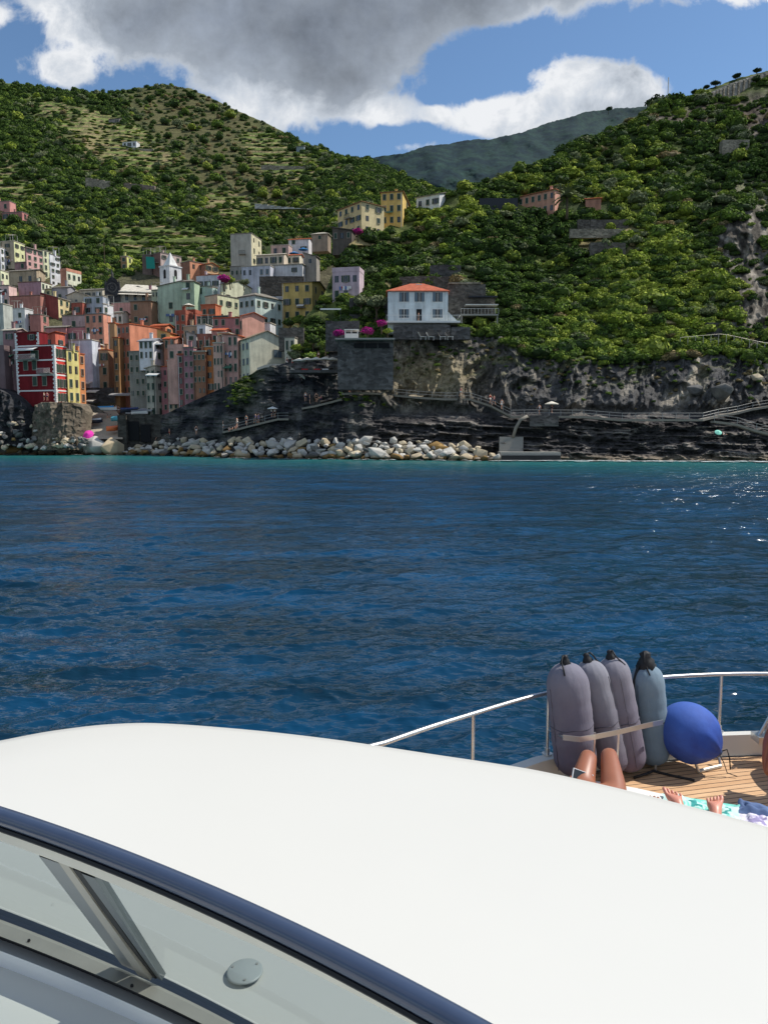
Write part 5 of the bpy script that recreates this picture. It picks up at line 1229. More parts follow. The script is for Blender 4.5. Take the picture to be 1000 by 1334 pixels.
glass_terrace()
block('dry_stone_wall', 'upper dry stone terrace wall behind the blue villa roof', 'wall', 520, 592, 360, 372, 'R', 1, ST, drop=3)
block('dry_stone_wall', 'topmost dark terrace wall above the blue villa', 'wall', 560, 600, 345, 358, 'R', 1, STD, drop=3)
block('dry_stone_wall', 'shaded garden wall left of the blue villa', 'wall', 455, 505, 388, 412, 'R', 1, STD, drop=3)
block('dry_stone_wall', 'garden wall below the white sail awning', 'wall', 424, 468, 418, 436, 139, 1, STD, drop=3)
block('dry_stone_wall', 'grey garden wall between the annex and the steps', 'wall', 363, 396, 427, 444, 148, 1, ST, drop=2)
block('dry_stone_wall', 'brown terrace wall above the yellow house', 'wall', 338, 396, 360, 370, 205, 1, ST, drop=3)
block('dry_stone_wall', 'dry stone wall below the palm tree', 'wall', 752, 818, 286, 294, 'R', 1, ST, drop=2)
block('dry_stone_wall', 'long dry stone wall in the middle of the headland terraces', 'wall', 742, 812, 298, 304, 'R', 1, STL, drop=2)
block('dry_stone_wall', 'thick dry stone wall lowest of the headland terraces', 'wall', 768, 814, 316, 328, 'R', 1, ST, drop=2)
block('dry_stone_wall', 'small ruin wall near the right cliff edge', 'wall', 920, 958, 420, 432, 'R', 1, STD, drop=2)
block('dry_stone_wall', 'flat-topped brown wall on the headland right of centre', 'wall', 940, 975, 182, 198, 'R', 2, STL, drop=3)
block('long_fence', 'dark fence left of the pink farmhouse', 'fence', 624, 674, 258, 272, 'R', .3, M_RAIL, drop=2)
block('hill_wall', 'long pale road retaining wall across the big hill', 'wall', 332, 442, 265, 272, float(YL(390, 276))-6, 2, stonemat('road_wall', (196, 194, 186), .6), drop=0, slant=12)
block('hill_wall', 'left part of the ruined stone wall on the wooded hillside', 'wall', 112, 160, 231, 246, float(YL(136, 243))-5, 2, STL, drop=0, slant=8)
block('hill_wall', 'right part of the ruined stone wall on the wooded hillside', 'wall', 162, 202, 238, 252, float(YL(180, 250))-5, 2, stonemat('brown_wall', (150, 134, 120), .6), drop=0, slant=4)
for (a, b, y, l) in ((100, 165, 205, 'terrace wall lowest of the three pale ones on the left hill'), (120, 200, 195, 'terrace wall in the middle of the three pale ones on the left hill'), (100, 150, 172, 'terrace wall uppermost of the three pale ones on the left hill'), (340, 400, 218, 'pale terrace wall on the sunlit right flank of the big hill')):
    Yw = float(YL((a+b)/2, y))-4; block('terrace_wall', l, 'wall', a, b, y-3, y, Yw, 1, STL, drop=3, slant=2)
# hilltop fortification walls
def hilltop():
    for (x0, y0, x1, y1, hh, l) in [(916, 124, 944, 112, 9, 'lower arcaded section of the hilltop retaining wall'), (944, 111, 985, 97, 9, 'pale middle section of the hilltop retaining wall'), (985, 97, 1030, 88, 12, 'upper end of the hilltop retaining wall at the right edge')]:
        Ya = float(YR(x0, itp(x0, SILR)+2))-9; Yb = float(YR(x1, itp(x1, SILR)+2))-9; Yb = max(Yb, Ya)
        A = P(x0, y0, Ya); B = P(x1, y1, Yb); m = MB(); dz = hh*Ya/F
        n = (B-A).cross(Vector((0, 0, 1))).normalized()*1.5
        m.quad(A-Vector((0, 0, 6)), B-Vector((0, 0, 6)), B, A); m.quad(A, B, B-n, A-n); m.quad(A-n-Vector((0, 0, 6)), B-n-Vector((0, 0, 6)), B-n, A-n)
        m.quad(A-Vector((0, 0, 6)), A, A-n, A-n-Vector((0, 0, 6))); m.quad(B-Vector((0, 0, 6)), B, B-n, B-n-Vector((0, 0, 6)))
        root = tag(m.build('hilltop_wall', stonemat('hilltop_stone', (172, 166, 156), .5)), l, 'wall')
        cnt = 6
        for i in range(cnt):
            t = (i+.5)/cnt; p = A.lerp(B, t); q = (B-A).normalized()*.35; nn = n.normalized()*-.0
            b = MB(); o_ = -n.normalized()*-.4; pp = p+n.normalized()*.4*(1 if n.y < 0 else -1)
            f = n.normalized()*(1 if n.y < 0 else -1)
            b.quad(p-q-Vector((0, 0, 5)), p-q-Vector((0, 0, .5)), p-q+f*.4-Vector((0, 0, .5)), p-q+f*.4-Vector((0, 0, 5))); b.quad(p+q-Vector((0, 0, 5)), p+q-Vector((0, 0, .5)), p+q+f*.4-Vector((0, 0, .5)), p+q+f*.4-Vector((0, 0, 5))); b.quad(p-q+f*.4-Vector((0, 0, 5)), p+q+f*.4-Vector((0, 0, 5)), p+q+f*.4-Vector((0, 0, .5)), p-q+f*.4-Vector((0, 0, .5)))
            b.build('buttress', STL, root)
hilltop()

# ------------------------------------------------------------ church and bell tower
def church():
    Y = 222; yb = 396; zt = lambda py: (tz(py)-tz(yb))*Y; X = lambda px: float(ux(px, yb))*Y
    root = empty('church', (X(147), Y, H+tz(yb)*Y), 0, 'church with dark striped stone front, rose window and long pale roof', 'church')
    x0, x1, xm = X(137)-X(147), X(157)-X(147), 0
    m = MB(); hs = zt(374); hp = zt(359.5)
    m.poly([(x0, 0, -5), (x1, 0, -5), (x1, 0, hs), (xm+1.1, 0, hp-1), (xm, 0, hp), (xm-1.1, 0, hp-1), (x0, 0, hs)]); m.poly([(x0, 1, -5), (x1, 1, -5), (x1, 1, hs), (xm+1.1, 1, hp-1), (xm, 1, hp), (xm-1.1, 1, hp-1), (x0, 1, hs)])
    m.quad((x1, 0, -5), (x1, 1, -5), (x1, 1, hs), (x1, 0, hs)); m.quad((x0, 0, -5), (x0, 1, -5), (x0, 1, hs), (x0, 0, hs)); m.quad((x1, 0, hs), (x1, 1, hs), (xm, 1, hp), (xm, 0, hp)); m.quad((x0, 0, hs), (x0, 1, hs), (xm, 1, hp), (xm, 0, hp))
    f = m.build('facade', stonemat('church_stone', (72, 72, 74), .7), root)
    rw = MB()
    for i in range(20):
        a = i*PI/10; b = (i+1)*PI/10; z = zt(374.5)
        for r0, r1 in ((1.15, 1.45), (.3, .5)): rw.quad((math.cos(a)*r0, -.05, z+math.sin(a)*r0), (math.cos(b)*r0, -.05, z+math.sin(b)*r0), (math.cos(b)*r1, -.05, z+math.sin(b)*r1), (math.cos(a)*r1, -.05, z+math.sin(a)*r1))
        if i % 2 == 0: rw.quad((math.cos(a)*.5-.03, -.05, z+math.sin(a)*.5), (math.cos(a)*.5+.03, -.05, z+math.sin(a)*.5), (math.cos(a)*1.15+.03, -.05, z+math.sin(a)*1.15), (math.cos(a)*1.15-.03, -.05, z+math.sin(a)*1.15))
    rw.build('rose_window', stonemat('rose_stone', (112, 110, 106), 1.), f)
    MB().box(-.7, .7, -.06, -.002, zt(396), zt(385)).build('portal', STD, f)
    pin = MB()
    for (x, z) in ((x0+.3, hs), (xm, hp), (x1-.3, hs)): pin.box(x-.25, x+.25, .2, .8, z-.3, z+1.1).poly([(x-.3, .2, z+1.1), (x+.3, .2, z+1.1), (x, .5, z+2.2)])
    pin.build('pinnacle', STD, f)
    # nave running back to the right
    n = MB(); xe = X(200)-X(147); hz = zt(379); n.box(x1+.01, xe, .4, 12, -5, hz)
    n.build('nave_wall', plaster((150, 146, 136)), root)
    r = MB(); r.quad((x1-.3, -.2, hz), (xe+.6, -.2, hz-.4), (xe+.6, 6, hz+2.6), (x1-.3, 6, hz+3.1)); r.quad((x1-.3, 12.4, hz), (xe+.6, 12.4, hz-.4), (xe+.6, 6, hz+2.6), (x1-.3, 6, hz+3.1)); r.quad((x1-.3, -.2, hz), (xe+.6, -.2, hz-.4), (xe+.6, -.2, hz-.7), (x1-.3, -.2, hz-.3))
    r.quad((x1-.1, -1.8, hz-1.2), (xe, -1.8, hz-1.5), (xe, -.1, hz-.9), (x1-.1, -.1, hz-.6))
    r.build('roof', roofmat((204, 196, 180)), root)
    for px in (165, 176, 187): o = link('window', wmesh('gn', .8, 2.0), root); o.location = (X(px)-X(147), .39, zt(391))
church()
def belltower():
    Y = 236; yb = 372; zt = lambda py: (tz(py)-tz(yb))*Y
    root = empty('bell_tower', P(223, yb, Y), R(-35), 'pale bell tower with pointed spire and arched openings', 'bell tower')
    s = 2.3; h = zt(349); m = plaster((224, 214, 198))
    MB().box(-s, s, -s, s, -6, h).box(-s-.2, s+.2, -s-.2, s+.2, h+.002, h+.35).build('tower', m, root)
    sp = MB(); k = s*.72; ap = (0, 0, zt(328.5)); c = [(-k, -k, h+.352), (k, -k, h+.352), (k, k, h+.352), (-k, k, h+.352)]
    for i in range(4): sp.poly([c[i], c[(i+1) % 4], ap])
    sp.build('spire', plaster((214, 204, 186)), root)
    for a in range(4):
        mm = MB(); z0, z1, r = h-3.6, h-1.4, .55
        mm.poly([(-r, -s-.02, z0), (r, -s-.02, z0), (r, -s-.02, z1)]+[(r*math.cos(t*PI/8), -s-.02, z1+r*math.sin(t*PI/8)) for t in range(1, 8)]+[(-r, -s-.02, z1)])
        o = mm.build('bell_opening', M_DARK, root); o.rotation_euler = (0, 0, a*PI/2)
belltower()
# ------------------------------------------------------------ the motor yacht
M_GEL = basic('white_gelcoat', (209, 207, 199), .36, var=.03, scale=1.2, spec=.45)
M_STEEL = basic('stainless_steel', (206, 206, 204), .3, .85, var=.05, scale=20)
M_STEELD = basic('weathered_steel', (196, 190, 178), .45, .6, var=.15, scale=14)
M_NAVY = basic('navy_vinyl', (64, 76, 98), .18, var=.15, scale=30, spec=.6)
M_RUB = basic('black_rubber', (24, 24, 26), .6, var=.2, scale=30)
M_CREAM = basic('cream_frame', (236, 230, 212), .4, .0, var=.08, scale=16)
def teak():
    m, nt, b = newmat('teak_planks'); g = nt.new('ShaderNodeNewGeometry').outputs['Position']
    v = nt.mapping(g, (1, 1, 1), (0, 0, R(-13)))
    sep = nt.new('ShaderNodeSeparateXYZ'); nt.l.new(v, sep.inputs[0])
    y = nt.math('MULTIPLY', sep.outputs[1], 1/.052); fr = nt.math('FRACT', nt.math('ADD', y, 1000.))
    idx = nt.math('FLOOR', y)
    wn = nt.new('ShaderNodeTexWhiteNoise', noise_dimensions='1D'); nt.l.new(idx, wn.inputs['W'])
    gr = nt.noise(nt.mapping(v, (2, 40, 1)), 3, 5, .6)
    c = nt.mix(wn.outputs[0], lin((204, 164, 124)), lin((220, 184, 144))); c = nt.mix(nt.mapr(gr, .35, .7, 0, .5), c, lin((166, 120, 82)))
    seam = nt.math('LESS_THAN', fr, .13)
    c = nt.mix(seam, c, lin((70, 52, 42)))
    nt.put(b.inputs['Base Color'], c); b.inputs['Roughness'].default_value = .7; b.inputs['Specular IOR Level'].default_value = .25; return m
M_TEAK = teak()
ZD = -2.35
YO = Vector((-.5657, .5657, 0)); AX = Vector((.7071, .7071, 0)); PT = Vector((-.7071, .7071, 0))    # boat frame: origin, forward, port
def bo(s, w, z): return YO+AX*s+PT*w+Vector((0, 0, H+z))
rail_px = [(500, 968, -1.75), (560, 947, -1.75), (616, 930, -1.75), (664, 915, -1.75), (713, 902, -1.75), (790, 889, -1.75), (866, 881.5, -1.75), (939, 878, -1.75), (1000, 877.5, -1.75), (1060, 879, -1.75)]
railp = [PZ(a, b, c) for a, b, c in rail_px]
toe = [(p.x, p.y) for p in railp]
# half breadth as a function of station, from the visible rail and a plausible bow
samp = []
for p in railp:
    q = Vector((p.x, p.y, 0))-YO; samp.append((q.dot(AX), q.dot(PT)))
last = samp[-1]
port = [(-6, 2.35), (-3, 2.5), (-.5, 2.5), (1.5, 2.42)]+[q for q in samp if q[0] > 2.0]
sT = 7.05; 
for t in (.35, .6, .8, .93, 1.0): port.append((last[0]+(sT-last[0])*t, last[1]*(1-t**1.6)))
ps = [p[0] for p in port]; pw = [p[1] for p in port]
def hb(s): return float(np.interp(s, ps, pw))
def yacht():
    root = empty('motor_yacht', bo(0, 0, -H), R(45), 'white motor yacht seen over its coachroof, with teak foredeck and steel rails', 'yacht')
    inv = root.matrix_basis.inverted() if False else (Matrix.Translation(bo(0, 0, -H)) @ Matrix.Rotation(R(45), 4, 'Z')).inverted()
    def B(mb, name, mats, parent=root, sm=False):
        mb.v = [tuple(inv @ Vector(v)) for v in mb.v]; return mb.build(name, mats, parent, sm)
    S = sorted(set([round(x, 3) for x in list(np.linspace(-6, 6.4, 34))+list(np.linspace(6.4, 7.05, 9))]))
    # hull
    lv = [(.10, 1.0), (.10, .975), (-.25, .975), (-.9, .90), (-1.5, .80), (-1.95, .70), (-2.3, .5)]
    m = MB()
    for sd in (1, -1):
        rows = []
        for s in S:
            rows.append([bo(s-(.0 if z > -.3 else -(z+.3)*-.35*max(0, (s-3)/4.)), sd*hb(s)*k+sd*.02, ZD+.05+z) for z, k in lv])
        for i in range(len(S)-1):
            for j in range(len(lv)-1): m.quad(rows[i][j], rows[i+1][j], rows[i+1][j+1], rows[i][j+1])
    m.poly([bo(-6, sd_*hb(-6)*k, ZD+.05+z) for sd_, seq in ((1, lv), (-1, lv[::-1])) for z, k in seq])
    B(m, 'hull', M_GEL, sm=False)
    # toe rail: cap and inner face
    m = MB()
    for sd in (1, -1):
        for a, b in zip(S[:-1], S[1:]):
            A = [bo(a, sd*(hb(a)+.025), ZD+.155), bo(a, sd*max(0, hb(a)-.06), ZD+.155), bo(a, sd*max(0, hb(a)-.07), ZD)]
            C_ = [bo(b, sd*(hb(b)+.025), ZD+.155), bo(b, sd*max(0, hb(b)-.06), ZD+.155), bo(b, sd*max(0, hb(b)-.07), ZD)]
            for j in range(2): m.quad(A[j], C_[j], C_[j+1], A[j+1])
    B(m, 'toe_rail', M_GEL)
    # deck: white sheet, teak foredeck
    m = MB()
    for a, b in zip(S[:-1], S[1:]): m.quad(bo(a, hb(a)-.02, ZD-.01), bo(a, -hb(a)+.02, ZD-.01), bo(b, -max(.02, hb(b))+.02, ZD-.01), bo(b, max(.02, hb(b))-.02, ZD-.01))
    B(m, 'deck', M_GEL)
    m = MB(); S2 = [s for s in S if s > 1.4]
    for a, b in zip(S2[:-1], S2[1:]): m.quad(bo(a, hb(a)-.10, ZD), bo(a, -hb(a)+.1, ZD), bo(b, -max(.1, hb(b))+.1, ZD), bo(b, max(.1, hb(b))-.1, ZD))
    B(m, 'teak_deck', M_TEAK)
    # coachroof / cabin top
    edge_px = [(-330, 1046), (-220, 1012), (-110, 983), (0, 962), (60, 950), (130, 941), (190, 938.5), (250, 941.5), (350, 950), (450, 962), (560, 979), (640, 990.5), (700, 1000), (800, 1022), (880, 1042), (1000, 1073), (1120, 1110), (1260, 1165), (1400, 1235), (1500, 1300)]
    zr = -1.03; E = [PZ(a, b, zr) for a, b in edge_px]
    # smooth resample
    T = np.linspace(0, len(E)-1, 90); ex = np.interp(T, range(len(E)), [e.x for e in E]); ey = np.interp(T, range(len(E)), [e.y for e in E])
    ker = np.array([1, 2, 3, 2, 1])/9.; exs = np.convolve(np.pad(ex, 2, 'edge'), ker, 'valid'); eys = np.convolve(np.pad(ey, 2, 'edge'), ker, 'valid')
    cen = Vector((.0, -.9, 0)); rows = []
    prof = [(1.055, -.62), (1.045, -.30), (1.03, -.13), (1.016, -.045), (1.0, -.008), (.985, 0.0), (.93, .004), (.8, .010), (.6, .018), (.4, .024), (.2, .028), (.02, .03)]
    for (k, dz) in prof:
        rows.append([(cen.x+(x-cen.x)*k, cen.y+(y-cen.y)*k, H+zr+dz) for x, y in zip(exs, eys)])
    m = MB()
    for i in range(len(rows)-1):
        for j in range(len(rows[0])-1): m.quad(rows[i][j], rows[i][j+1], rows[i+1][j+1], rows[i+1][j])
    o = B(m, 'coachroof', M_GEL, sm=True)
    bm = bmesh.new(); bm.from_mesh(o.data); bmesh.ops.remove_doubles(bm, verts=bm.verts, dist=1e-5); bmesh.ops.recalc_face_normals(bm, faces=bm.faces); bm.to_mesh(o.data); bm.free()
    # cabin front face below the roof lip
    m = MB(); k1, k2 = 1.04, 1.12
    for j in range(len(exs)-1):
        a = [(cen.x+(exs[i]-cen.x)*k1, cen.y+(eys[i]-cen.y)*k1, H+zr-.61) for i in (j, j+1)]; b = [(cen.x+(exs[i]-cen.x)*k2, cen.y+(eys[i]-cen.y)*k2, H+ZD) for i in (j, j+1)]
        m.quad(a[0], a[1], b[1], b[0])
    B(m, 'cabin_front', M_GEL)
    # ---- rails
    fine = []
    for i in range(len(railp)-1):
        for t in (0, .25, .5, .75): fine.append(railp[i].lerp(railp[i+1], t))
    fine.append(railp[-1])
    ext = [bo(s, hb(s)-.0, -1.75) for s in (6.3, 6.6, 6.85, 7.02)]; fine += ext
    xs = np.array([[p.x, p.y, p.z] for p in fine]); ker3 = np.array([1, 2, 3, 2, 1])/9.
    sm_ = np.stack([np.convolve(np.pad(xs[:, i], 2, 'edge'), ker3, 'valid') for i in range(3)], 1)
    sm_[0] = xs[0]
    back = [bo(s, hb(s), -1.75) for s in (-3, -1, 1, 2.2)]
    handrail = B(MB().tube([tuple(b) for b in back]+[tuple(q) for q in sm_], .015, 10), 'handrail', M_STEEL, sm=True)
    B(MB().tube([bo(s, -hb(s), -1.75) for s in (-3, -1, 1, 3, 4.5, 5.5, 6.3, 6.8, 7.02)], .015, 10), 'handrail', M_STEEL, sm=True)
    for (a, b) in ((616, 930), (714, 902), (939, 878), (1085, 880)):
        p = PZ(a, b, -1.752); q = Vector((p.x, p.y, H+ZD+.155)); n_ = (q-Vector((0, 0, q.z))).normalized()*.0
        m = MB().tube([q, p], .0125, 10).tube([q, q+Vector((0, 0, .05))], .02, 10).lathe([(.0, 0), (.035, 0), (.035, .012), (.0, .012)], 12, c=tuple(q))
        B(m, 'stanchion', M_STEEL, sm=False)
    for s in (1, 2.6, 4.2, 5.6):
        q = bo(s, -hb(s), ZD+.155); B(MB().tube([q, q+Vector((0, 0, .445))], .0125, 8), 'stanchion', M_STEEL)
    # diagonal pulpit brace and fitting at the right edge
    p0 = PZ(986, 962, -2.17); p1 = PZ(1012, 915, -1.9)
    B(MB().tube([p0, p0.lerp(p1, .5), p1, PZ(1040, 880, -1.75)], .012, 8), 'pulpit_brace', M_STEEL)
    B(MB().box(p0.x-.02, p0.x+.16, p0.y-.06, p0.y+.06, p0.z-.02, p0.z+.03).tube([p0+Vector((.08, 0, .03)), p0+Vector((.08, 0, .12))], .03, 10), 'fairlead', M_STEEL)
    # ---- windscreen: navy capped top rail, cream frame, raked glass, sill
    def line(pts, n=40):
        xs_ = np.linspace(pts[0][0], pts[-1][0], n); cs = np.polyfit([p[0] for p in pts], [p[1] for p in pts], 3); return [(x, float(np.polyval(cs, x))) for x in xs_]
    top = line([(-120, 1026), (0, 1065.5), (50, 1080), (115, 1103), (214, 1141), (330, 1194), (450, 1252), (512, 1286), (612, 1340), (700, 1390)])
    zt_ = -.50
    TP = [PZ(a, b, zt_) for a, b in top]
    rr = .0108
    B(MB().tube(TP, rr*1.05, 14), 'navy_capping', M_NAVY, sm=True)
    hl = [p+Vector((0, -.004, .0125)) for p in TP]
    B(MB().tube([p+Vector((.0, -.009, -.0115)) for p in TP], .0035, 6), 'rail_seam', M_RUB)
    f0 = line([(-120, 1042), (0, 1087), (50, 1103), (115, 1126), (214, 1167), (330, 1219), (450, 1279), (610, 1366), (700, 1418)])
    fl0 = [PZ(a, b-15, -.517) for a, b in f0]; fl1 = [PZ(a, b+11, -.545) for a, b in f0]
    m = MB()
    for i in range(len(fl0)-1):
        m.quad(fl0[i], fl0[i+1], fl1[i+1], fl1[i]); u = Vector((0, .012, -.002)); m.quad(fl1[i], fl1[i+1], fl1[i+1]+u, fl1[i]+u); m.quad(fl0[i]+u, fl0[i+1]+u, fl1[i+1]+u, fl1[i]+u)
    B(m, 'top_frame', M_CREAM)
    base = line([(-120, 1150), (0, 1194), (60, 1215), (120, 1238), (180, 1268), (260, 1306), (330, 1342), (430, 1400), (520, 1460)])
    zb_ = -.985
    BP = [PZ(a, b, zb_) for a, b in base]
    # glass between fl1 and base
    mg, nt, bb = newmat('tinted_glass'); nt.n.remove(bb)
    tr = nt.new('ShaderNodeBsdfTransparent'); tr.inputs[0].default_value = (.50, .56, .56, 1); gl = nt.new('ShaderNodeBsdfGlossy'); gl.inputs['Roughness'].default_value = .03; gl.inputs[0].default_value = (.8, .85, .85, 1)
    fr = nt.new('ShaderNodeFresnel'); fr.inputs[0].default_value = 1.5
    mx = nt.new('ShaderNodeMixShader'); nt.l.new(nt.math('MULTIPLY', fr.outputs[0], .22), mx.inputs[0]); nt.l.new(tr.outputs[0], mx.inputs[1]); nt.l.new(gl.outputs[0], mx.inputs[2]); nt.l.new(mx.outputs[0], nt.n['Material Output'].inputs[0])
    m = MB(); n = len(BP)
    gt = [PZ(a, b+6, -.54)+Vector((0, .004, 0)) for a, b in f0]
    # match by arc fraction: both run left to right; base is shorter, so extend it
    for i in range(n-1):
        m.quad(gt[i], gt[i+1], BP[i+1], BP[i])
    B(m, 'windscreen_glass', mg, sm=True)
    # seal, sill, dash in nested strips toward the helm
    def strip(offs_a, za, offs_b, zb2, mat, name, thick=.0):
        m = MB(); A = [PZ(a, b+offs_a, za) for a, b in base]; C_ = [PZ(a, b+offs_b, zb2) for a, b in base]
        for i in range(n-1): m.quad(A[i], A[i+1], C_[i+1], C_[i])
        return B(m, name, mat, sm=True)
    strip(-9, -.984, 5, -.972, basic('navy_seal', (40, 50, 66), .35, scale=40), 'glass_seal'); strip(5, -.968, 9, -.945, M_STEELD, 'sill'); strip(9, -.945, 27, -.935, M_STEELD, 'sill'); strip(27, -.935, 31, -.965, M_RUB, 'sill_gap')
    dashm = basic('dash_gelcoat', (226, 226, 228), .45, var=.03, scale=3)
    strip(31, -.965, 46, -.955, M_GEL, 'dash_lip'); strip(46, -.955, 112, -1.16, dashm, 'dash_face'); strip(112, -1.158, 420, -1.12, basic('dash_shelf', (198, 206, 206), .4, var=.02), 'dash_shelf')
    # mullion: gasket + steel post + inner face, from the frame down to the sill
    def bar(p0, p1, w0, w1, zt0, zt1, mat, name, lift=.0):
        a = PZ(p0[0]-w0/2, p0[1]-w0*.18, zt0); b = PZ(p0[0]+w0/2, p0[1]+w0*.18, zt0); c = PZ(p1[0]+w1/2, p1[1]+w1*.22, zt1); d = PZ(p1[0]-w1/2, p1[1]-w1*.22, zt1)
        n_ = (b-a).cross(d-a).normalized(); n_ = n_ if n_.y < 0 else -n_; e = n_*-(.012)
        m = MB().quad(a, b, c, d).quad(a+e, b+e, c+e, d+e).quad(a, a+e, d+e, d).quad(b, b+e, c+e, c)
        B(m, name, mat)
    bar((64, 1120), (170, 1262), 26, 22, -.548, -.955, basic('tinted_post_face', (134, 138, 140), .3, .3), 'mullion_face')
    bar((83, 1126), (188, 1274), 13, 16, -.545, -.95, M_STEELD, 'mullion')
    bar((100, 1134), (200, 1274), 11, 7, -.546, -.952, M_RUB, 'mullion_gasket')
    bar((115, 1141), (208, 1276), 17, 7, -.549, -.956, basic('grey_post_side', (110, 116, 118), .4, .2), 'mullion_side')
    # round inspection cap on the roof under the glass, with screws
    c = PZ(319, 1266, -1.0); c = Vector((c.x, c.y, H+zr+.022))
    c = PZ(319, 1266, zr+.024)
    cap = B(MB().lathe([(0, .003), (.031, .003), (.0335, .002), (.034, 0), (.030, -.002)], 28, c=tuple(c)), 'inspection_cap', basic('cap_plastic', (176, 180, 176), .4, var=.03), sm=True)
    for k in range(3):
        a = R(40+120*k); B(MB().lathe([(0, .0045), (.0025, .0045), (.0028, .003)], 8, c=(c.x+.026*math.cos(a), c.y+.026*math.sin(a), c.z)), 'screw', M_STEELD, parent=cap)
    for k, (px, py) in enumerate(((38, 1226), (172, 1285))):
        q = PZ(px, py, -.937); B(MB().lathe([(0, .003), (.0025, .003), (.003, 0)], 8, c=tuple(q)), 'screw', M_RUB)
    # step / white base strip between pad and teak
    # cleat and fender basket strap (steel band around fenders)
    return root, B
yroot, YB = yacht()

# ---- sun pad
def lathe_obj(name, prof, mat, parent, n=28, sm=True): return MB().lathe(prof, n).build(name, mat, parent, sm)
def slab_from_px(name, pts, z, t, mat, label, cat):
    poly = [(PZ(a, b, z).x, PZ(a, b, z).y) for a, b in pts]
    o = MB().prism(poly[::-1], H+z-t, H+z).build(name, mat)
    bm = bmesh.new(); bm.from_mesh(o.data); bmesh.ops.recalc_face_normals(bm, faces=bm.faces); bmesh.ops.bevel(bm, geom=[e for e in bm.edges if all(v.co.z > H+z-.001 for v in e.verts)], offset=.03, segments=3, affect='EDGES'); bm.to_mesh(o.data); bm.free()
    return tag(o, label, cat)
M_PAD = basic('pad_vinyl', (226, 226, 220), .5, var=.03, scale=3)
pad = slab_from_px('sun_pad', [(690, 1012), (760, 1012), (830, 1024), (900, 1040), (1010, 1064), (1090, 1090), (1010, 1200), (640, 1100)], -2.16, .185, M_PAD, 'white padded sun mat on the foredeck under the two sunbathers', 'sun pad')

# ---- fenders
def fabric(name, c1, c2, z0, z1, toplight=.3):
    c1 = tuple(int(v*.9) for v in c1); c2 = tuple(int(v*.84) for v in c2)
    m, nt, b = newmat(name); tc = nt.new('ShaderNodeTexCoord').outputs['Object']
    n = nt.noise(tc, 5, 5, .6); w = nt.noise(nt.mapping(tc, (1, 1, .25)), 14, 4, .6); fine = nt.noise(tc, 220, 2)
    sep = nt.new('ShaderNodeSeparateXYZ'); nt.l.new(tc, sep.inputs[0])
    k = nt.math('ADD', nt.mapr(sep.outputs[2], z0, z1, 0, 1), nt.mapr(n, .3, .7, -.18, .18))  # lit top and dimmer bottom are painted into the cover colour
    col = nt.mix(k, lin(c1), lin(c2)); col = nt.mix(nt.mapr(w, .5, .75, 0, .25), col, tuple(q*.7 for q in lin(c1))); col = nt.mix(nt.mapr(fine, .3, .7, 0, .12), col, tuple(q*.6 for q in lin(c1)))
    nt.put(b.inputs['Base Color'], col); b.inputs['Roughness'].default_value = .93; b.inputs['Specular IOR Level'].default_value = .1; b.inputs['Sheen Weight'].default_value = .08
    nt.put(b.inputs['Normal'], nt.bump(nt.math('ADD', w, nt.math('MULTIPLY', fine, .15)), .5, .014)); return m
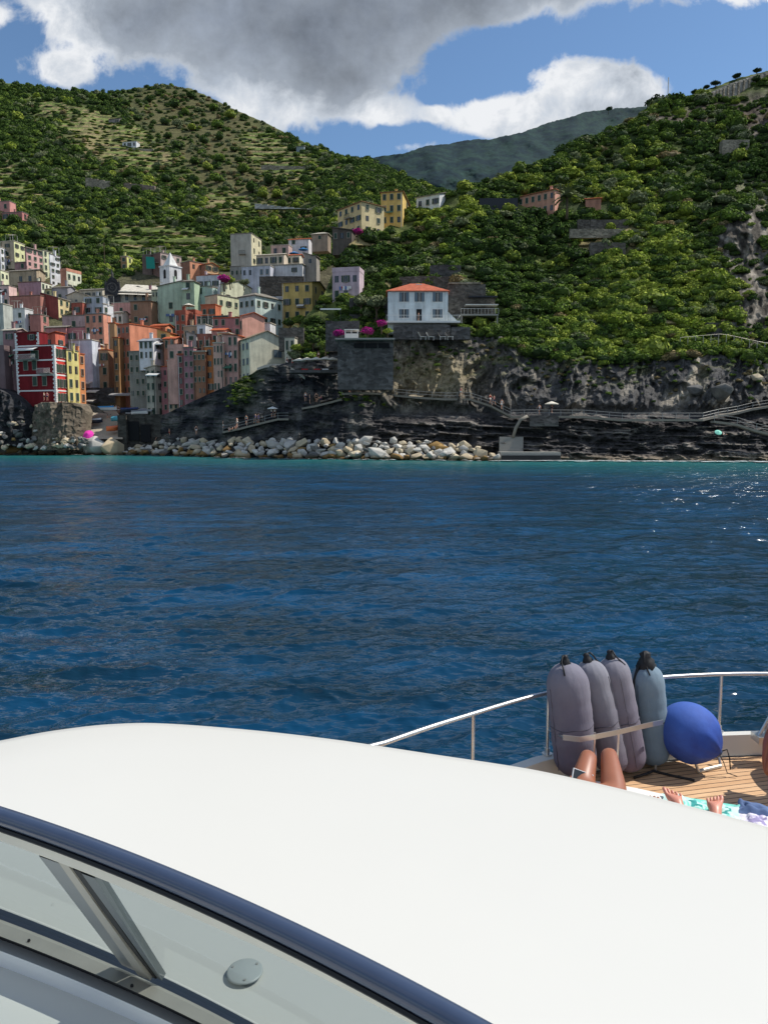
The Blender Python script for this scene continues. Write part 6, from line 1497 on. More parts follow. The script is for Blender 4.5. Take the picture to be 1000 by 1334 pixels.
def fender(pt, pb, Y, rpx, label, c1, c2, rng_s, skirt=False):
    """pt/pb: pixel of the top of the body and the bottom; Y distance"""
    A = P(pb[0], pb[1], Y); T = P(pt[0], pt[1], Y+.03); ax = T-A; L = ax.length; r = rpx/F*(Y)
    root = empty('fender', A, 0, label, 'boat fender', 'fenders standing in the rack'); root.rotation_mode = 'QUATERNION'; root.rotation_quaternion = ax.to_track_quat('Z', 'Y') @ Quaternion((0, 0, 1), rng_s)
    g = random.Random(int(pt[0])); prof = []
    hcap = r*1.15
    for i in range(9): a = i/8*PI/2; prof.append((r*math.sin(a)*(1), r*.9*(1-math.cos(a))))
    nseg = 22
    for i in range(1, nseg): z = r*.9+(L-r*.9-hcap)*i/nseg; prof.append((r*(1+.012*math.sin(i*1.3+pt[0])+(.018 if i in (6, 13) else 0)), z))
    for i in range(11): a = i/10*PI/2; prof.append((max(.022, r*math.cos(a)**.85), L-hcap+hcap*math.sin(a)))
    V = MB().lathe(prof, 40)
    # gentle fabric dents and puckering toward the neck
    vv = []
    for (x, y, z) in V.v:
        an = math.atan2(y, x); f = 1+.012*math.sin(3*an+z*9)*math.sin(z*17)+.03*max(0, (z-(L-hcap))/hcap)*math.sin(an*13)
        vv.append((x*f, y*f, z))
    V.v = vv; body = V.build('cover', fabric('cover_'+label.split()[0]+str(int(pt[0])), c1, c2, L, 0), root, True)
    seam = MB(); a0 = -PI/2+.75
    seam.tube([(r*1.012*math.cos(a0), r*1.012*math.sin(a0), z) for z in np.linspace(r*.5, L-hcap*.9, 26)], .0025, 5).build('seam', fabric('seam_%d' % pt[0], tuple(int(v*.8) for v in c1), tuple(int(v*.85) for v in c2), L, 0), body, True)
    MB().tube([(r*1.006*math.cos(t), r*1.006*math.sin(t), L*.46+.004*math.sin(5*t)) for t in np.linspace(0, 2*PI, 40)], .003, 5).build('hem', M_RUB if skirt else fabric('hem_%d' % pt[0], tuple(int(v*.75) for v in c1), tuple(int(v*.8) for v in c2), L, 0), body, True)
    k = 1.8 if skirt else 1.0
    capm = MB(); prof = [(.034*k, L-.035*k), (.036*k, L-.01), (.028*k, L+.02*k), (.018*k, L+.032*k), (.020*k, L+.045*k), (.012, L+.055*k), (0, L+.057*k)]
    capm.lathe(prof, 14); capm.v = [(x*(1+.18*math.sin(5*math.atan2(y, x)+z*60)), y*(1+.18*math.sin(5*math.atan2(y, x)+z*60)), z) for x, y, z in capm.v]
    cp_ = capm.build('rubber_eye', M_RUB, root, True)
    MB().tube([(.0, 0, L+.045*k), (.025, -.01, L+.055*k), (.045, -.02, L+.02*k), (r*.5, -.01, L-.005), (r*.80, .0, L-.05)], .0055, 7).build('rope', M_RUB, cp_, True)
    if skirt:
        MB().tube([(r*.25, -r*.5, L+.01), (r*.45, -r*.95, L-.12), (r*.52, -r*1.0, L-.3), (r*.38, -r*1.05, L*.5), (r*.1, -r*1.1, L*.3), (r*.0, -r*1.15, 0.05), (-.05, -r*1.6, .0)], .011, 7).build('strap', M_RUB, root, True)
        MB().lathe([(r*.56, L-hcap*.42), (r*.50, L-hcap*.2), (r*.30, L-hcap*.05), (.03, L+.01)], 30).build('collar', M_RUB, root, True)
        MB().tube([(r*.60*math.cos(t), r*.60*math.sin(t), L-hcap*.42) for t in np.linspace(0, 2*PI, 40)], .006, 6).build('piping', M_GEL, root, True)
    return root
LV1, LV2 = (132, 126, 140), (96, 88, 112)
fender((841, 866), (851, 996), 5.04, 22, 'blue-grey cylindrical fender with black gathered top, rightmost in the rack', (136, 156, 170), (104, 128, 148), .3, True)
fender((795, 857), (822, 1004), 4.93, 22.5, 'lavender-grey fender third from the left, leaning right', (148, 146, 156), (112, 100, 122), 1.1)
fender((765, 861), (800, 1006), 4.86, 22.5, 'grey-lilac fender second from the left, narrowest in the rack', (152, 152, 160), (108, 98, 116), 2.0)
fender((736, 864), (751, 1010), 4.74, 28.5, 'mauve-grey fender leftmost and widest in the rack', (140, 138, 150), (104, 92, 112), 0)
# steel band holding them, on two posts
bp = [(733, 961, 4.44), (755, 963.5, 4.42), (775, 960, 4.47), (805, 954, 4.60), (830, 948, 4.70), (850, 943.5, 4.78), (863, 941, 4.9)]
band = MB(); pts = [P(a, b, c) for a, b, c in bp]
fp = []
for i in range(len(pts)-1):
    for t in (0, .33, .66): fp.append(pts[i].lerp(pts[i+1], t))
fp.append(pts[-1])
for a, b in zip(fp[:-1], fp[1:]):
    up = Vector((0, 0, .017)); bk = Vector((.0, .006, 0))
    band.quad(a-up, b-up, b+up, a+up); band.quad(a-up+bk, b-up+bk, b+up+bk, a+up+bk); band.quad(a+up, b+up, b+up+bk, a+up+bk)
YB(band, 'fender_rack_band', M_STEEL)
for (a, b, c) in ((774, 960, 4.53), (805, 954, 4.64)):
    p = P(a, b, c); YB(MB().tube([p+Vector((0, 0, .03)), p, Vector((p.x, p.y+.01, H+ZD))], .008, 8), 'fender_rack_post', M_STEEL)
p = P(857, 941, 4.95); YB(MB().tube([p, Vector((p.x, p.y+.02, H+ZD))], .009, 8), 'fender_rack_post', M_STEEL)
m = MB(); a = P(735, 961, 4.5); m.tube([a, P(714, 952, 5.0)], .007, 6); YB(m, 'fender_rack_band', M_STEEL)

# ---- big round blue buoy fender lying on deck
def buoy():
    Y = 5.0; c = P(897, 954, Y); r = 39.5/F*Y
    root = empty('ball_fender', c, 0, 'big round royal blue ball fender with gathered cover lying on the teak deck', 'ball fender')
    ax = Vector((.78, -.35, -.50)).normalized(); q = ax.to_track_quat('Z', 'Y')
    m = MB(); prof = []
    for i in range(33):
        a = PI*i/32; rr = r*math.sin(a)*(1.0 if a > .9 else 1-.0*(.9-a)); z = r*1.06*math.cos(a)
        if a < .95: rr *= 1-.30*(.95-a)/.95; z += .02*(.95-a)
        prof.append((max(rr, .012), z))
    m.lathe(prof[::-1], 64)
    vv = []
    for (x, y, z) in m.v:
        an = math.atan2(y, x); t = max(0, min(1, (z-r*.1)/(r*.8))); f = 1+t*(.05*math.sin(an*8+math.sin(an*3))+.035*math.sin(an*15+1))
        vv.append(tuple(q @ Vector((x*f, y*f, z))))
    m.v = vv
    mt, nt, b = newmat('blue_cover'); tc = nt.new('ShaderNodeTexCoord').outputs['Object']; n = nt.noise(tc, 6, 5, .6); fine = nt.noise(tc, 180, 2)
    col = nt.mix(nt.mapr(n, .3, .7, 0, 1), lin((32, 60, 140)), lin((44, 84, 172))); col = nt.mix(nt.mapr(fine, .3, .7, 0, .15), col, lin((16, 34, 100)))
    sp_ = nt.new('ShaderNodeSeparateXYZ'); nt.l.new(tc, sp_.inputs[0]); col = nt.mix(nt.mapr(nt.math('ADD', sp_.outputs[2], nt.math('MULTIPLY', sp_.outputs[0], -.5)), .02, .2, 0, .35), col, lin((84, 124, 200)))  # paler blue paints in the light falling on the upper left
    nt.put(b.inputs['Base Color'], col); b.inputs['Roughness'].default_value = .8; nt.put(b.inputs['Normal'], nt.bump(n, .3, .02))
    m.build('cover', mt, root, True)
    k = MB(); tip = ax*(r*1.08); k.tube([tip*.95, tip*1.0, tip*1.08], [.03, .018, .03], 10); k.build('gathered_neck', M_NAVY, root, True)
    d = Vector((.02, -.02, 0)); k = MB().tube([tip, tip+Vector((.05, -.02, .03)), tip+Vector((.07, -.02, -.03)), tip+Vector((.075, -.03, -.11))], .005, 6).tube([tip, tip+Vector((.03, -.02, -.06)), tip+Vector((.05, -.04, -.13)), tip+Vector((.11, -.06, -.145))], .003, 6); k.build('drawstring', M_RUB, root, True)
buoy()
# steel chock in front of the ball and loose strap on deck
cz = H+ZD
def dk(px, py): return PZ(px, py, ZD)
a, b = dk(909, 1007), dk(938, 1000)
YB(MB().tube([a+Vector((0, 0, .012)), b+Vector((0, 0, .012))], .014, 8), 'chock', M_STEELD)
m = MB().tube([a+Vector((0, 0, .01)), a+Vector((-.03, .0, .10)), a+Vector((-.07, .02, .105))], .012, 8); YB(m, 'chock', M_STEEL)
m = MB().tube([b+Vector((0, 0, .01)), b+Vector((.0, .06, .09))], .010, 8); YB(m, 'chock', M_STEEL)
s = MB().tube([dk(825, 1015)+Vector((0, 0, .01)), dk(845, 1012)+Vector((0, 0, .03)), dk(850, 1006)+Vector((0, 0, .01)), dk(875, 1012)+Vector((0, 0, .008)), dk(904, 1018)+Vector((0, 0, .008))], .009, 6)
tag(s.build('loose_strap', M_RUB, sm=True), 'black loose strap lying on the teak deck beside the fenders', 'strap')
# ------------------------------------------------------------ people
def skinmat(name, rgb):
    m, nt, b = newmat(name); tc = nt.new('ShaderNodeTexCoord').outputs['Object']; n = nt.noise(tc, 9, 4, .6)
    nt.put(b.inputs['Base Color'], nt.mix(n, tuple(q*.86 for q in lin(rgb)), tuple(min(1, q*1.1) for q in lin(rgb))))
    b.inputs['Roughness'].default_value = .42; b.inputs['Subsurface Weight'].default_value = .12; b.inputs['Subsurface Radius'].default_value = (.02, .008, .004); return m
M_SK1 = skinmat('tanned_skin', (154, 98, 72)); M_SK2 = skinmat('pink_skin', (206, 140, 118)); M_SK3 = skinmat('light_skin', (212, 160, 132)); M_HAIR = basic('dark_hair', (52, 38, 30), .7, var=.3, scale=30)
def skin_mesh(name, joints, edges, root=0, sub=2, mats=None):
    """joints: list of (x,y,z,r)"""
    me = bpy.data.meshes.new(name); me.from_pydata([j[:3] for j in joints], edges, []); o = bpy.data.objects.new('tmp', me); COL.objects.link(o)
    sk = o.modifiers.new('s', 'SKIN'); sk.use_smooth_shade = True
    for i, v in enumerate(me.skin_vertices[0].data): v.radius = (joints[i][3],)*2 if len(joints[i]) == 4 else (joints[i][3], joints[i][4]); v.use_root = (i == root)
    sb = o.modifiers.new('b', 'SUBSURF'); sb.levels = sub; sb.render_levels = sub
    dg = bpy.context.evaluated_depsgraph_get(); out = bpy.data.meshes.new_from_object(o.evaluated_get(dg)); out.name = name
    bpy.data.objects.remove(o); out.materials.clear()
    for m in (mats or []): out.materials.append(m)
    out.polygons.foreach_set('use_smooth', [True]*len(out.polygons)); return out
# --- small figures seen ashore: five poses, body one continuous mesh with shorts/shirt/hair as children
def body(pose):
    # hips at z .93 standing; returns joints, edges
    J = {'standing': dict(hip=(0, 0, .95), kl=(-.10, -.02, .50), fl=(-.11, .0, .07), kr=(.10, -.03, .50), fr=(.12, -.02, .07), el=(-.27, .02, 1.12), hl=(-.28, -.06, .86), er=(.27, .02, 1.12), hr=(.27, -.06, .86)),
         'walking': dict(hip=(0, 0, .93), kl=(-.10, -.22, .54), fl=(-.10, -.25, .08), kr=(.10, .08, .50), fr=(.11, .32, .12), el=(-.25, .12, 1.12), hl=(-.24, .06, .88), er=(.25, -.14, 1.14), hr=(.24, -.30, .98)),
         'hand_up': dict(hip=(0, 0, .95), kl=(-.10, -.02, .50), fl=(-.13, .0, .07), kr=(.12, -.04, .50), fr=(.16, -.02, .07), el=(-.27, .0, 1.12), hl=(-.14, -.16, 1.02), er=(.26, -.12, 1.34), hr=(.14, -.16, 1.56)),
         'sitting': dict(hip=(0, 0, .16), kl=(-.12, -.42, .46), fl=(-.12, -.50, .04), kr=(.14, -.44, .44), fr=(.16, -.60, .04), el=(-.28, .06, .38), hl=(-.24, .2, .1), er=(.26, -.14, .44), hr=(.16, -.36, .48)),
         'lying': dict(hip=(0, 0, .12), kl=(-.10, -.45, .14), fl=(-.11, -.9, .08), kr=(.12, -.34, .42), fr=(.13, -.72, .07), el=(-.30, .30, .1), hl=(-.32, .06, .08), er=(.32, .62, .12), hr=(.12, .78, .1))}[pose]
    h = Vector(J['hip']); up = {'sitting': Vector((0, .12, .99)), 'lying': Vector((0, .99, .08))}.get(pose, Vector((0, .02, 1))).normalized(); fw = Vector((0, -1, 0)) if pose != 'lying' else Vector((0, 0, 1))
    at = lambda d, s=0, f=0: h+up*d+Vector((s, 0, 0))+fw*f
    pts = [tuple(h)+(.125, .10), tuple(at(.22))+(.105, .085), tuple(at(.42))+(.135, .095), tuple(at(.52))+(.055,), tuple(at(.60, 0, .015))+(.062,), tuple(at(.68, 0, .02))+(.082, .095), tuple(at(.76, 0, .015))+(.07,)]
    E = [(i, i+1) for i in range(6)]
    def add(p, r, par): pts.append(tuple(p)+(r,)); E.append((par, len(pts)-1)); return len(pts)-1
    for s, k, f in ((-1, 'kl', 'fl'), (1, 'kr', 'fr')):
        a = add(h+Vector((s*.09, 0, -.06 if pose not in ('sitting', 'lying') else 0)), .088, 0); b = add(J[k], .056, a); c = add(J[f], .038, b); add(Vector(J[f])+(Vector((0, -.17, -.045)) if pose != 'lying' else Vector((0, -.04, .14))), .03, c)
    for s, e, n in ((-1, 'el', 'hl'), (1, 'er', 'hr')):
        a = add(at(.44, s*.17), .05, 2); b = add(J[e], .037, a); c = add(J[n], .026, b); add(Vector(J[n])+(Vector(J[n])-Vector(J[e])).normalized()*.11, .03, c)
    return pts, E, h, up, fw
def shell(pts, name, mat): 
    e = [(i, i+1) for i in range(len(pts)-1)]; return skin_mesh(name, pts, e, 0, 1, [mat])
CLO = {'white': basic('cloth_white', (226, 224, 218), .9), 'navy': basic('cloth_navy', (36, 44, 76), .9), 'red': basic('cloth_red', (176, 44, 44), .9), 'blue': basic('cloth_blue', (44, 92, 176), .9), 'black': basic('cloth_black', (34, 34, 38), .9), 'pink': basic('cloth_pink', (214, 110, 130), .9), 'teal': basic('cloth_teal', (60, 150, 160), .9)}
_bm = {}
def figure(x, y, Y, pose, shirt, short, label, rz=0.0, group='people along the shore', sc_=1.0, skin=None):
    if pose not in _bm:
        pts, E, h, up, fw = body(pose); me = skin_mesh('body', pts, E, 0, 1, [M_SK3])
        r2 = lambda i, k: tuple(pts[i][:3])+tuple(v*k for v in pts[i][3:])
        tor = shell([r2(0, 1.08), r2(1, 1.14), r2(2, 1.12)], 'shirt', CLO['white'])
        lj = [r2(7, 1.16)]; mid = Vector(pts[7][:3]).lerp(Vector(pts[8][:3]), .5); midr = Vector(pts[11][:3]).lerp(Vector(pts[12][:3]), .5)
        P_ = [r2(0, 1.12), r2(7, 1.14), tuple(mid)+(.088,), r2(11, 1.14), tuple(midr)+(.088,)]; sh = skin_mesh('shorts', P_, [(0, 1), (1, 2), (0, 3), (3, 4)], 0, 1, [CLO['navy']])
        hd = Vector(pts[5][:3])-fw*.022+up*.03; bm = bmesh.new(); bmesh.ops.create_icosphere(bm, subdivisions=2, radius=.108); hr = bpy.data.meshes.new('hair'); bm.to_mesh(hr); bm.free(); hr.transform(Matrix.Translation(hd)); hr.materials.append(M_HAIR)
        _bm[pose] = (me, tor, sh, hr)
    me, tor, sh, hr = _bm[pose]
    root = empty('person', P(x, y, Y), rz, label, 'person', group); root.scale = (sc_,)*3
    link('body', me, root)
    for nm, ms, c in (('shirt', tor, shirt), ('shorts', sh, short)):
        if c is None: continue
        k = (nm, pose, c)
        if k not in _bm: q = ms.copy(); q.materials.clear(); q.materials.append(CLO[c]); _bm[k] = q
        link(nm, _bm[k], root)
    link('hair', hr, root)
PEOPLE = [
 (398, 523, 'walking', 'white', 'navy', 'person in white shirt walking on the cliff path at its left start'), (403.5, 526, 'standing', None, 'navy', 'bare-chested person in navy shorts standing on the left end of the cliff path'), (412, 524, 'standing', 'black', 'black', 'person in black on the cliff path, second from its left end'),
 (418, 521, 'sitting', 'pink', 'navy', 'person in pink seated on the cliff path edge'), (455, 511, 'standing', 'white', 'white', 'person dressed all in white standing on the path below the stone building'), (354, 544, 'standing', 'white', 'navy', 'person in white shirt under the small white umbrella'), (358, 544, 'standing', 'white', 'black', 'person in white shirt and black shorts beside the small white umbrella'),
 (333, 551, 'walking', 'blue', 'navy', 'person in bright blue shirt left of the small white umbrella'), (337, 551, 'standing', 'blue', 'blue', 'person in blue shirt and shorts closest left of the white umbrella'), (321, 553, 'standing', 'teal', 'navy', 'person in teal shirt on the path above the boulders'), (309, 556, 'standing', 'white', 'white', 'person in all white on the path above the boulders'), (308, 559, 'sitting', 'pink', 'navy', 'person in pink sitting just below the all-white standing one'),
 (291, 560, 'standing', 'black', 'white', 'person in dark shirt and white shorts below the tall harbour wall'), (299, 562, 'sitting', 'white', 'red', 'person in white shirt and red shorts sitting on the boulders'), (303, 562, 'sitting', None, 'black', 'bare-chested person sitting on the boulders under the cream gabled house'), (256, 566, 'standing', 'navy', 'white', 'person in navy shirt standing behind the boulders at the dark inlet'), (221, 569, 'standing', None, 'red', 'bare-chested person in red shorts standing on the rocks right of the inlet'), (217, 571, 'sitting', 'pink', 'red', 'person in pink and red sitting beside the one in red shorts'),
 (206, 573, 'sitting', None, 'white', 'bare-chested person in white shorts crouching on the inlet rocks'), (141, 551, 'standing', None, 'red', 'tanned person in red shorts on the ramp, left of two'), (144.5, 551, 'standing', None, 'black', 'tanned person in black shorts on the ramp, right of two'), (146, 537, 'standing', 'white', 'navy', 'person in white shirt at the top of the ramp, left of the group'), (149, 538, 'standing', 'red', 'navy', 'person in red shirt in the group at the top of the ramp'), (152, 537, 'walking', 'white', 'black', 'person in white shirt and black shorts in the ramp-top group'), (155, 539, 'standing', 'navy', 'white', 'person in navy shirt, right of the ramp-top group'),
 (58, 522, 'standing', 'white', 'black', 'person in white shirt at the parapet below the red house'), (62, 522, 'standing', 'pink', 'navy', 'person in pink shirt at the parapet below the red house'), (66, 522, 'standing', 'white', 'red', 'person in white shirt and red shorts at the parapet'), (22, 556, 'sitting', 'pink', 'black', 'person in pink sitting high on the left rocks'), (12, 560, 'sitting', 'red', 'navy', 'person in red sitting on the left rocks'), (32, 562, 'lying', None, 'red', 'bare-chested person in red shorts lying on the left rocks'),
 (46, 560, 'standing', None, 'white', 'bare-chested person in white shorts on rocks below the red house'), (43, 570, 'sitting', 'white', 'pink', 'person in white and pink sitting on rocks below the red house'), (60, 567, 'sitting', 'teal', 'black', 'person in teal sitting on the flat slab below the red house'), (27, 572, 'sitting', None, 'blue', 'bare-chested person in blue shorts on the left rocks'), (72, 572, 'sitting', 'black', 'black', 'person in black sitting beside the ramp boulders'), (16, 573, 'standing', 'white', 'navy', 'person in white shirt standing low on the left rocks'),
 (653, 533, 'walking', 'white', 'white', 'person in white walking on the stepped path above the landing'), (718, 538, 'standing', 'black', 'navy', 'person in black under the pale umbrella on the right path'), (702, 540, 'walking', 'white', 'navy', 'person in white shirt left of the pale umbrella on the right path'), (643, 528, 'walking', 'pink', 'navy', 'person in pink coming down the stepped path above the landing'), (638, 526, 'walking', 'red', 'white', 'person in red coming down the stepped path above the landing'), (600, 517, 'walking', 'pink', 'white', 'person in pink at the railing below the blue villa cliff'), (415, 470, 'standing', 'white', 'black', 'person in white shirt at the terrace restaurant umbrellas'), (374, 478, 'standing', 'navy', 'white', 'person at the viewpoint parapet beside the cream gabled house'), (381, 479, 'standing', 'white', 'red', 'person in white shirt at the right end of the viewpoint parapet'),
 (943, 567, 'lying', None, 'white', 'person sunbathing on the black rocks beside the mint umbrella'), (545, 414, 'standing', 'black', 'black', 'person in dark clothes on the blue villa balcony')]
for i, (x, y, pose, a, b, l) in enumerate(PEOPLE):
    if y > 555 and x < 350: Y = float(Ysh(x))+2.2
    elif x < 160: Y = float(YL(x, y))-1.5
    else: Y = float(YR(np.array([float(x)]), np.array([float(y)]))[0])-4.0 if x > 500 else float(YR(np.array([float(x)]), np.array([float(y)]))[0])-1.6
    if l.endswith('villa balcony'): Y = 143.6; y = 419.5
    if 'parapet below the red' in l: Y = 156.2
    if x in (374, 381): Y = 145.3
    figure(x, y, Y, pose, a, b, l, rz=(i*1.7) % 6.28, sc_=1.08)

# ------------------------------------------------------------ foreground people on the yacht
def foot_mesh(name, side, mat, L=.25):
    """a barefoot: heel at origin, toes toward +y, sole down; five toes"""
    j = [(0, 0, .035, .034), (0, .07, .035, .033), (0, .14, .03, .036), (0, .185, .022, .034), (0, .0, .10, .036), (0, .0, .2, .038)]
    e = [(0, 1), (1, 2), (2, 3), (0, 4), (4, 5)]
    for k in range(5):
        x = side*(-.036+k*.018); ln = (.052, .045, .040, .034, .027)[k]; r = (.0125, .0095, .009, .0085, .008)[k]
        a = len(j); j.append((x, .195-.010*k*.6, .020, r*1.05)); j.append((x*1.08, .195-.006*k+ln*.6, .022, r)); j.append((x*1.1, .195-.006*k+ln, .018, r*.85)); e += [(3, a), (a, a+1), (a+1, a+2)]
    return j, e
def xf(j, M): 
    out = []
    for q in j: p = M @ Vector(q[:3]); out.append((p.x, p.y, p.z)+tuple(q[3:]))
    return out
def frame(o, yd, zd):
    y = yd.normalized(); z = (zd-y*zd.dot(y)).normalized(); x = y.cross(z); return Matrix.Translation(o) @ Matrix((x, y, z)).transposed().to_4x4()
def hand_joints(side):
    """wrist at origin, fingers +y, palm down (-z), thumb on side*-x"""
    j = [(0, 0, 0, .024, .018), (0, .045, 0, .034, .015), (0, .085, 0, .036, .013)]; e = [(0, 1), (1, 2)]
    for k, (x, l) in enumerate(((-.028, .070), (-.010, .078), (.010, .072), (.028, .056))):
        a = len(j); x *= side; j += [(x, .092, -.002, .0085), (x*1.06, .092+l*.42, -.008, .008), (x*1.08, .092+l*.76, -.024, .0075), (x*1.08, .092+l*.93, -.042, .0065)]; e += [(2, a), (a, a+1), (a+1, a+2), (a+2, a+3)]
    a = len(j); j += [(-.034*side, .03, -.006, .012), (-.054*side, .055, -.016, .010), (-.060*side, .082, -.026, .0085)]; e += [(0, a), (a, a+1), (a+1, a+2)]
    return j, e
def big_person(label, hip, chest, head, legs, arms, skin, suit, suitname, hairmat, facing, parts=True):
    root = empty('person', hip, 0, label, 'person'); o = Vector(hip)
    V = lambda p: Vector(p)-o
    up = (V(chest)-V(hip)).normalized(); J = []; E = []
    def add(p, par, *r): J.append((p[0], p[1], p[2])+r); 
    def n(p, r, par=None):
        J.append((p[0], p[1], p[2])+(r if isinstance(r, tuple) else (r,))); 
        if par is not None: E.append((par, len(J)-1))
        return len(J)-1
    side = up.cross(facing).normalized()
    a = n(V(hip), (.145, .11)); b = n(V(hip).lerp(V(chest), .45), (.115, .09), a); c = n(V(chest), (.15, .10), b)
    nk = n(V(chest).lerp(V(head), .55), .05, c); h0 = n(V(head)-up*.06+facing*.01, (.06, .065), nk); h1 = n(V(head)+up*.03, (.078, .092), h0); h2 = n(V(head)+up*.10, (.066, .074), h1)
    for s, kn, an, fy, fz in legs:
        q = n(V(hip)+side*s*.10-up*.04, .088, a); m_ = n((V(hip)+side*s*.10).lerp(V(kn), .5), .072, q); k = n(V(kn), .054, m_); cf = n(V(kn).lerp(V(an), .35), .055, k); ank = n(V(an), .034, cf)
        fj, fe = foot_mesh('foot', s, None); M = frame(V(an)-Vector(fz).normalized()*.09, Vector(fy), Vector(fz)); base = len(J)
        fj2 = xf(fj[:5], M)+xf(fj[6:], M); rem = {i: (i if i < 5 else i-1) for i in range(len(fj)) if i != 5}
        J.extend(fj2); E.extend([(base+rem[x], base+rem[y]) for x, y in fe if 5 not in (x, y)]); E.append((ank, base+4))
    for s, el, wr, hy, hz in arms:
        q = n(V(chest)+side*s*.17+up*.02, .052, c); el_ = n(V(el), .038, q); w = n(V(wr), .026, el_)
        hj, he = hand_joints(s); M = frame(V(wr), Vector(hy), Vector(hz)); base = len(J); hj2 = xf(hj, M); J.extend(hj2[1:]); E.extend([((w if x == 0 else base+x-1), base+y-1) for x, y in he])
    me = skin_mesh('body', J, E, 0, 2, [skin]); link('body', me, root)
    r3 = lambda i, k: tuple(J[i][:3])+tuple(v*k for v in J[i][3:])
    link(suitname, skin_mesh(suitname, [r3(0, 1.07), r3(1, 1.05), r3(2, 1.04)] if suitname != 'swim_shorts' else [r3(0, 1.07), tuple(Vector(J[0][:3]).lerp(Vector(J[1][:3]), .4))+(.13, .1)], [(0, 1), (1, 2)] if suitname != 'swim_shorts' else [(0, 1)], 0, 2, [suit]), root)
    # hair, face
    hd = Vector(J[h1][:3])
    hm = MB(); bm = bmesh.new(); bmesh.ops.create_icosphere(bm, subdivisions=3, radius=.112)
    for v in bm.verts:
        d = v.co.normalized(); v.co = v.co*(1+.03*math.sin(d.x*30+d.z*20)); 
    hr = bpy.data.meshes.new('hair'); bm.to_mesh(hr); bm.free(); hr.transform(Matrix.Translation(hd-facing*.03+up*.03)); hr.materials.append(hairmat); hr.polygons.foreach_set('use_smooth', [True]*len(hr.polygons)); link('hair', hr, root)
    fc = hd+facing*.085
    link('nose', skin_mesh('nose', [tuple(fc+up*.03)+(.009,), tuple(fc-up*.008+facing*.018)+(.013,)], [(0, 1)], 0, 1, [skin]), root)
    for s in (-1, 1):
        e = MB().lathe([(0, .0), (.011, .003), (.013, .009), (.009, .015), (0, .018)], 12, c=tuple(fc+up*.032+side*s*.032-facing*.012-Vector((0, 0, .009)))); e.build('eye', M_RUB if True else None, root, True)
        link('ear', skin_mesh('ear', [tuple(hd+side*s*.082+up*.03)+(.014,), tuple(hd+side*s*.086-up*.015)+(.011,)], [(0, 1)], 0, 1, [skin]), root)
    m_ = fc-up*.036; link('mouth', skin_mesh('mouth', [tuple(m_-side*.022)+(.005,), tuple(m_+facing*.004)+(.007,), tuple(m_+side*.022)+(.005,)], [(0, 1), (1, 2)], 1, 1, [CLO['pink']]), root)
    return root
padz = H-2.16
# person A: lying on the back, knees raised (only knees show over the roof)
kA1 = P(766, 986, 4.28); kA2 = P(793, 985, 4.33)
hipA = Vector((kA1.x+.02, kA1.y-.42, padz+.10)); 
def on(p, z): return Vector((p.x, p.y, z))
fwd = Vector((.30, .95, 0)).normalized(); rt = Vector((.95, -.30, 0))
hipA = on((kA1+kA2)/2-fwd*.34, padz+.11); chA = on(hipA-fwd*.44, padz+.13); hdA = on(hipA-fwd*.72, padz+.16)
aA1 = on(kA1+fwd*.26-rt*.02, padz+.075); aA2 = on(kA2+fwd*.30+rt*.0, padz+.075)
big_person('tanned person lying on the sun mat with both knees raised, holding a dark phone', tuple(hipA), tuple(chA), tuple(hdA),
    [(-1, kA2, aA2, fwd-Vector((0, 0, .25)), Vector((0, 0, 1))), (1, kA1, aA1, fwd-Vector((0, 0, .25)), Vector((0, 0, 1)))],
    [(-1, chA+rt*.30-fwd*-.18+Vector((0, 0, -.02)), chA+rt*.30+fwd*.42+Vector((0, 0, .0)), fwd, Vector((0, 0, 1))), (1, chA-rt*.34+fwd*.16, P(757, 1024, 4.02), (P(757, 1014, 4.1)-P(757, 1034, 4.0)), Vector((0, -.3, 1)))],
    M_SK1, CLO['navy'], 'swimsuit', M_HAIR, Vector((0, 0, 1)))
# phone / small dark tablet with white edge held beside the knee
pp = P(758, 1013, 4.08); q = frame(pp, Vector((.9, .1, -.38)), Vector((.1, -.8, .5)))
def xfm(mb, M): mb.v = [tuple(M @ Vector(v)) for v in mb.v]; return mb
ph = xfm(MB().box(-.036, .036, -.065, .065, -.004, .004), q).build('phone', basic('white_phone_case', (226, 226, 226), .4)); tag(ph, 'dark screened phone with white edge held beside the raised knee', 'phone')
xfm(MB().box(-.032, .032, -.060, .060, .0045, .006), q).build('screen', M_PANE, ph)
# person B: lying, only the feet on the towel show
fB1 = P(899, 1047, 4.20); fB2 = P(940, 1053, 4.16)
dirB = Vector((.42, .90, 0)).normalized(); fB1 = PZ(895, 1062, -2.1); fB2 = PZ(937, 1069, -2.1); sB = Vector((.90, -.42, 0))
mid = (fB1+fB2)/2; hipB = on(mid-dirB*.86, padz+.11); chB = on(mid-dirB*1.32, padz+.13); hdB = on(mid-dirB*1.60, padz+.16)
def ankle(f): return on(f-dirB*.03, padz+.045)
big_person('person lying on the aqua towel of whom only two bare feet show', tuple(hipB), tuple(chB), tuple(hdB),
    [(-1, (hipB+sB*.12).lerp(ankle(fB2), .5)+Vector((0, 0, .03)), ankle(fB2), Vector((.30, .75, .52)), Vector((.1, -.5, .8))), (1, (hipB-sB*.12).lerp(ankle(fB1), .5)+Vector((0, 0, .03)), ankle(fB1), Vector((-.05, .80, .55)), Vector((-.1, -.5, .8)))],
    [(-1, chB+sB*.30+dirB*.2, chB+sB*.28+dirB*.46+Vector((0, 0, -.03)), dirB, Vector((0, 0, 1))), (1, chB-sB*.30+dirB*.2, chB-sB*.28+dirB*.46+Vector((0, 0, -.03)), dirB, Vector((0, 0, 1)))],
    M_SK2, CLO['teal'], 'swimsuit', M_HAIR, Vector((0, 0, 1)))
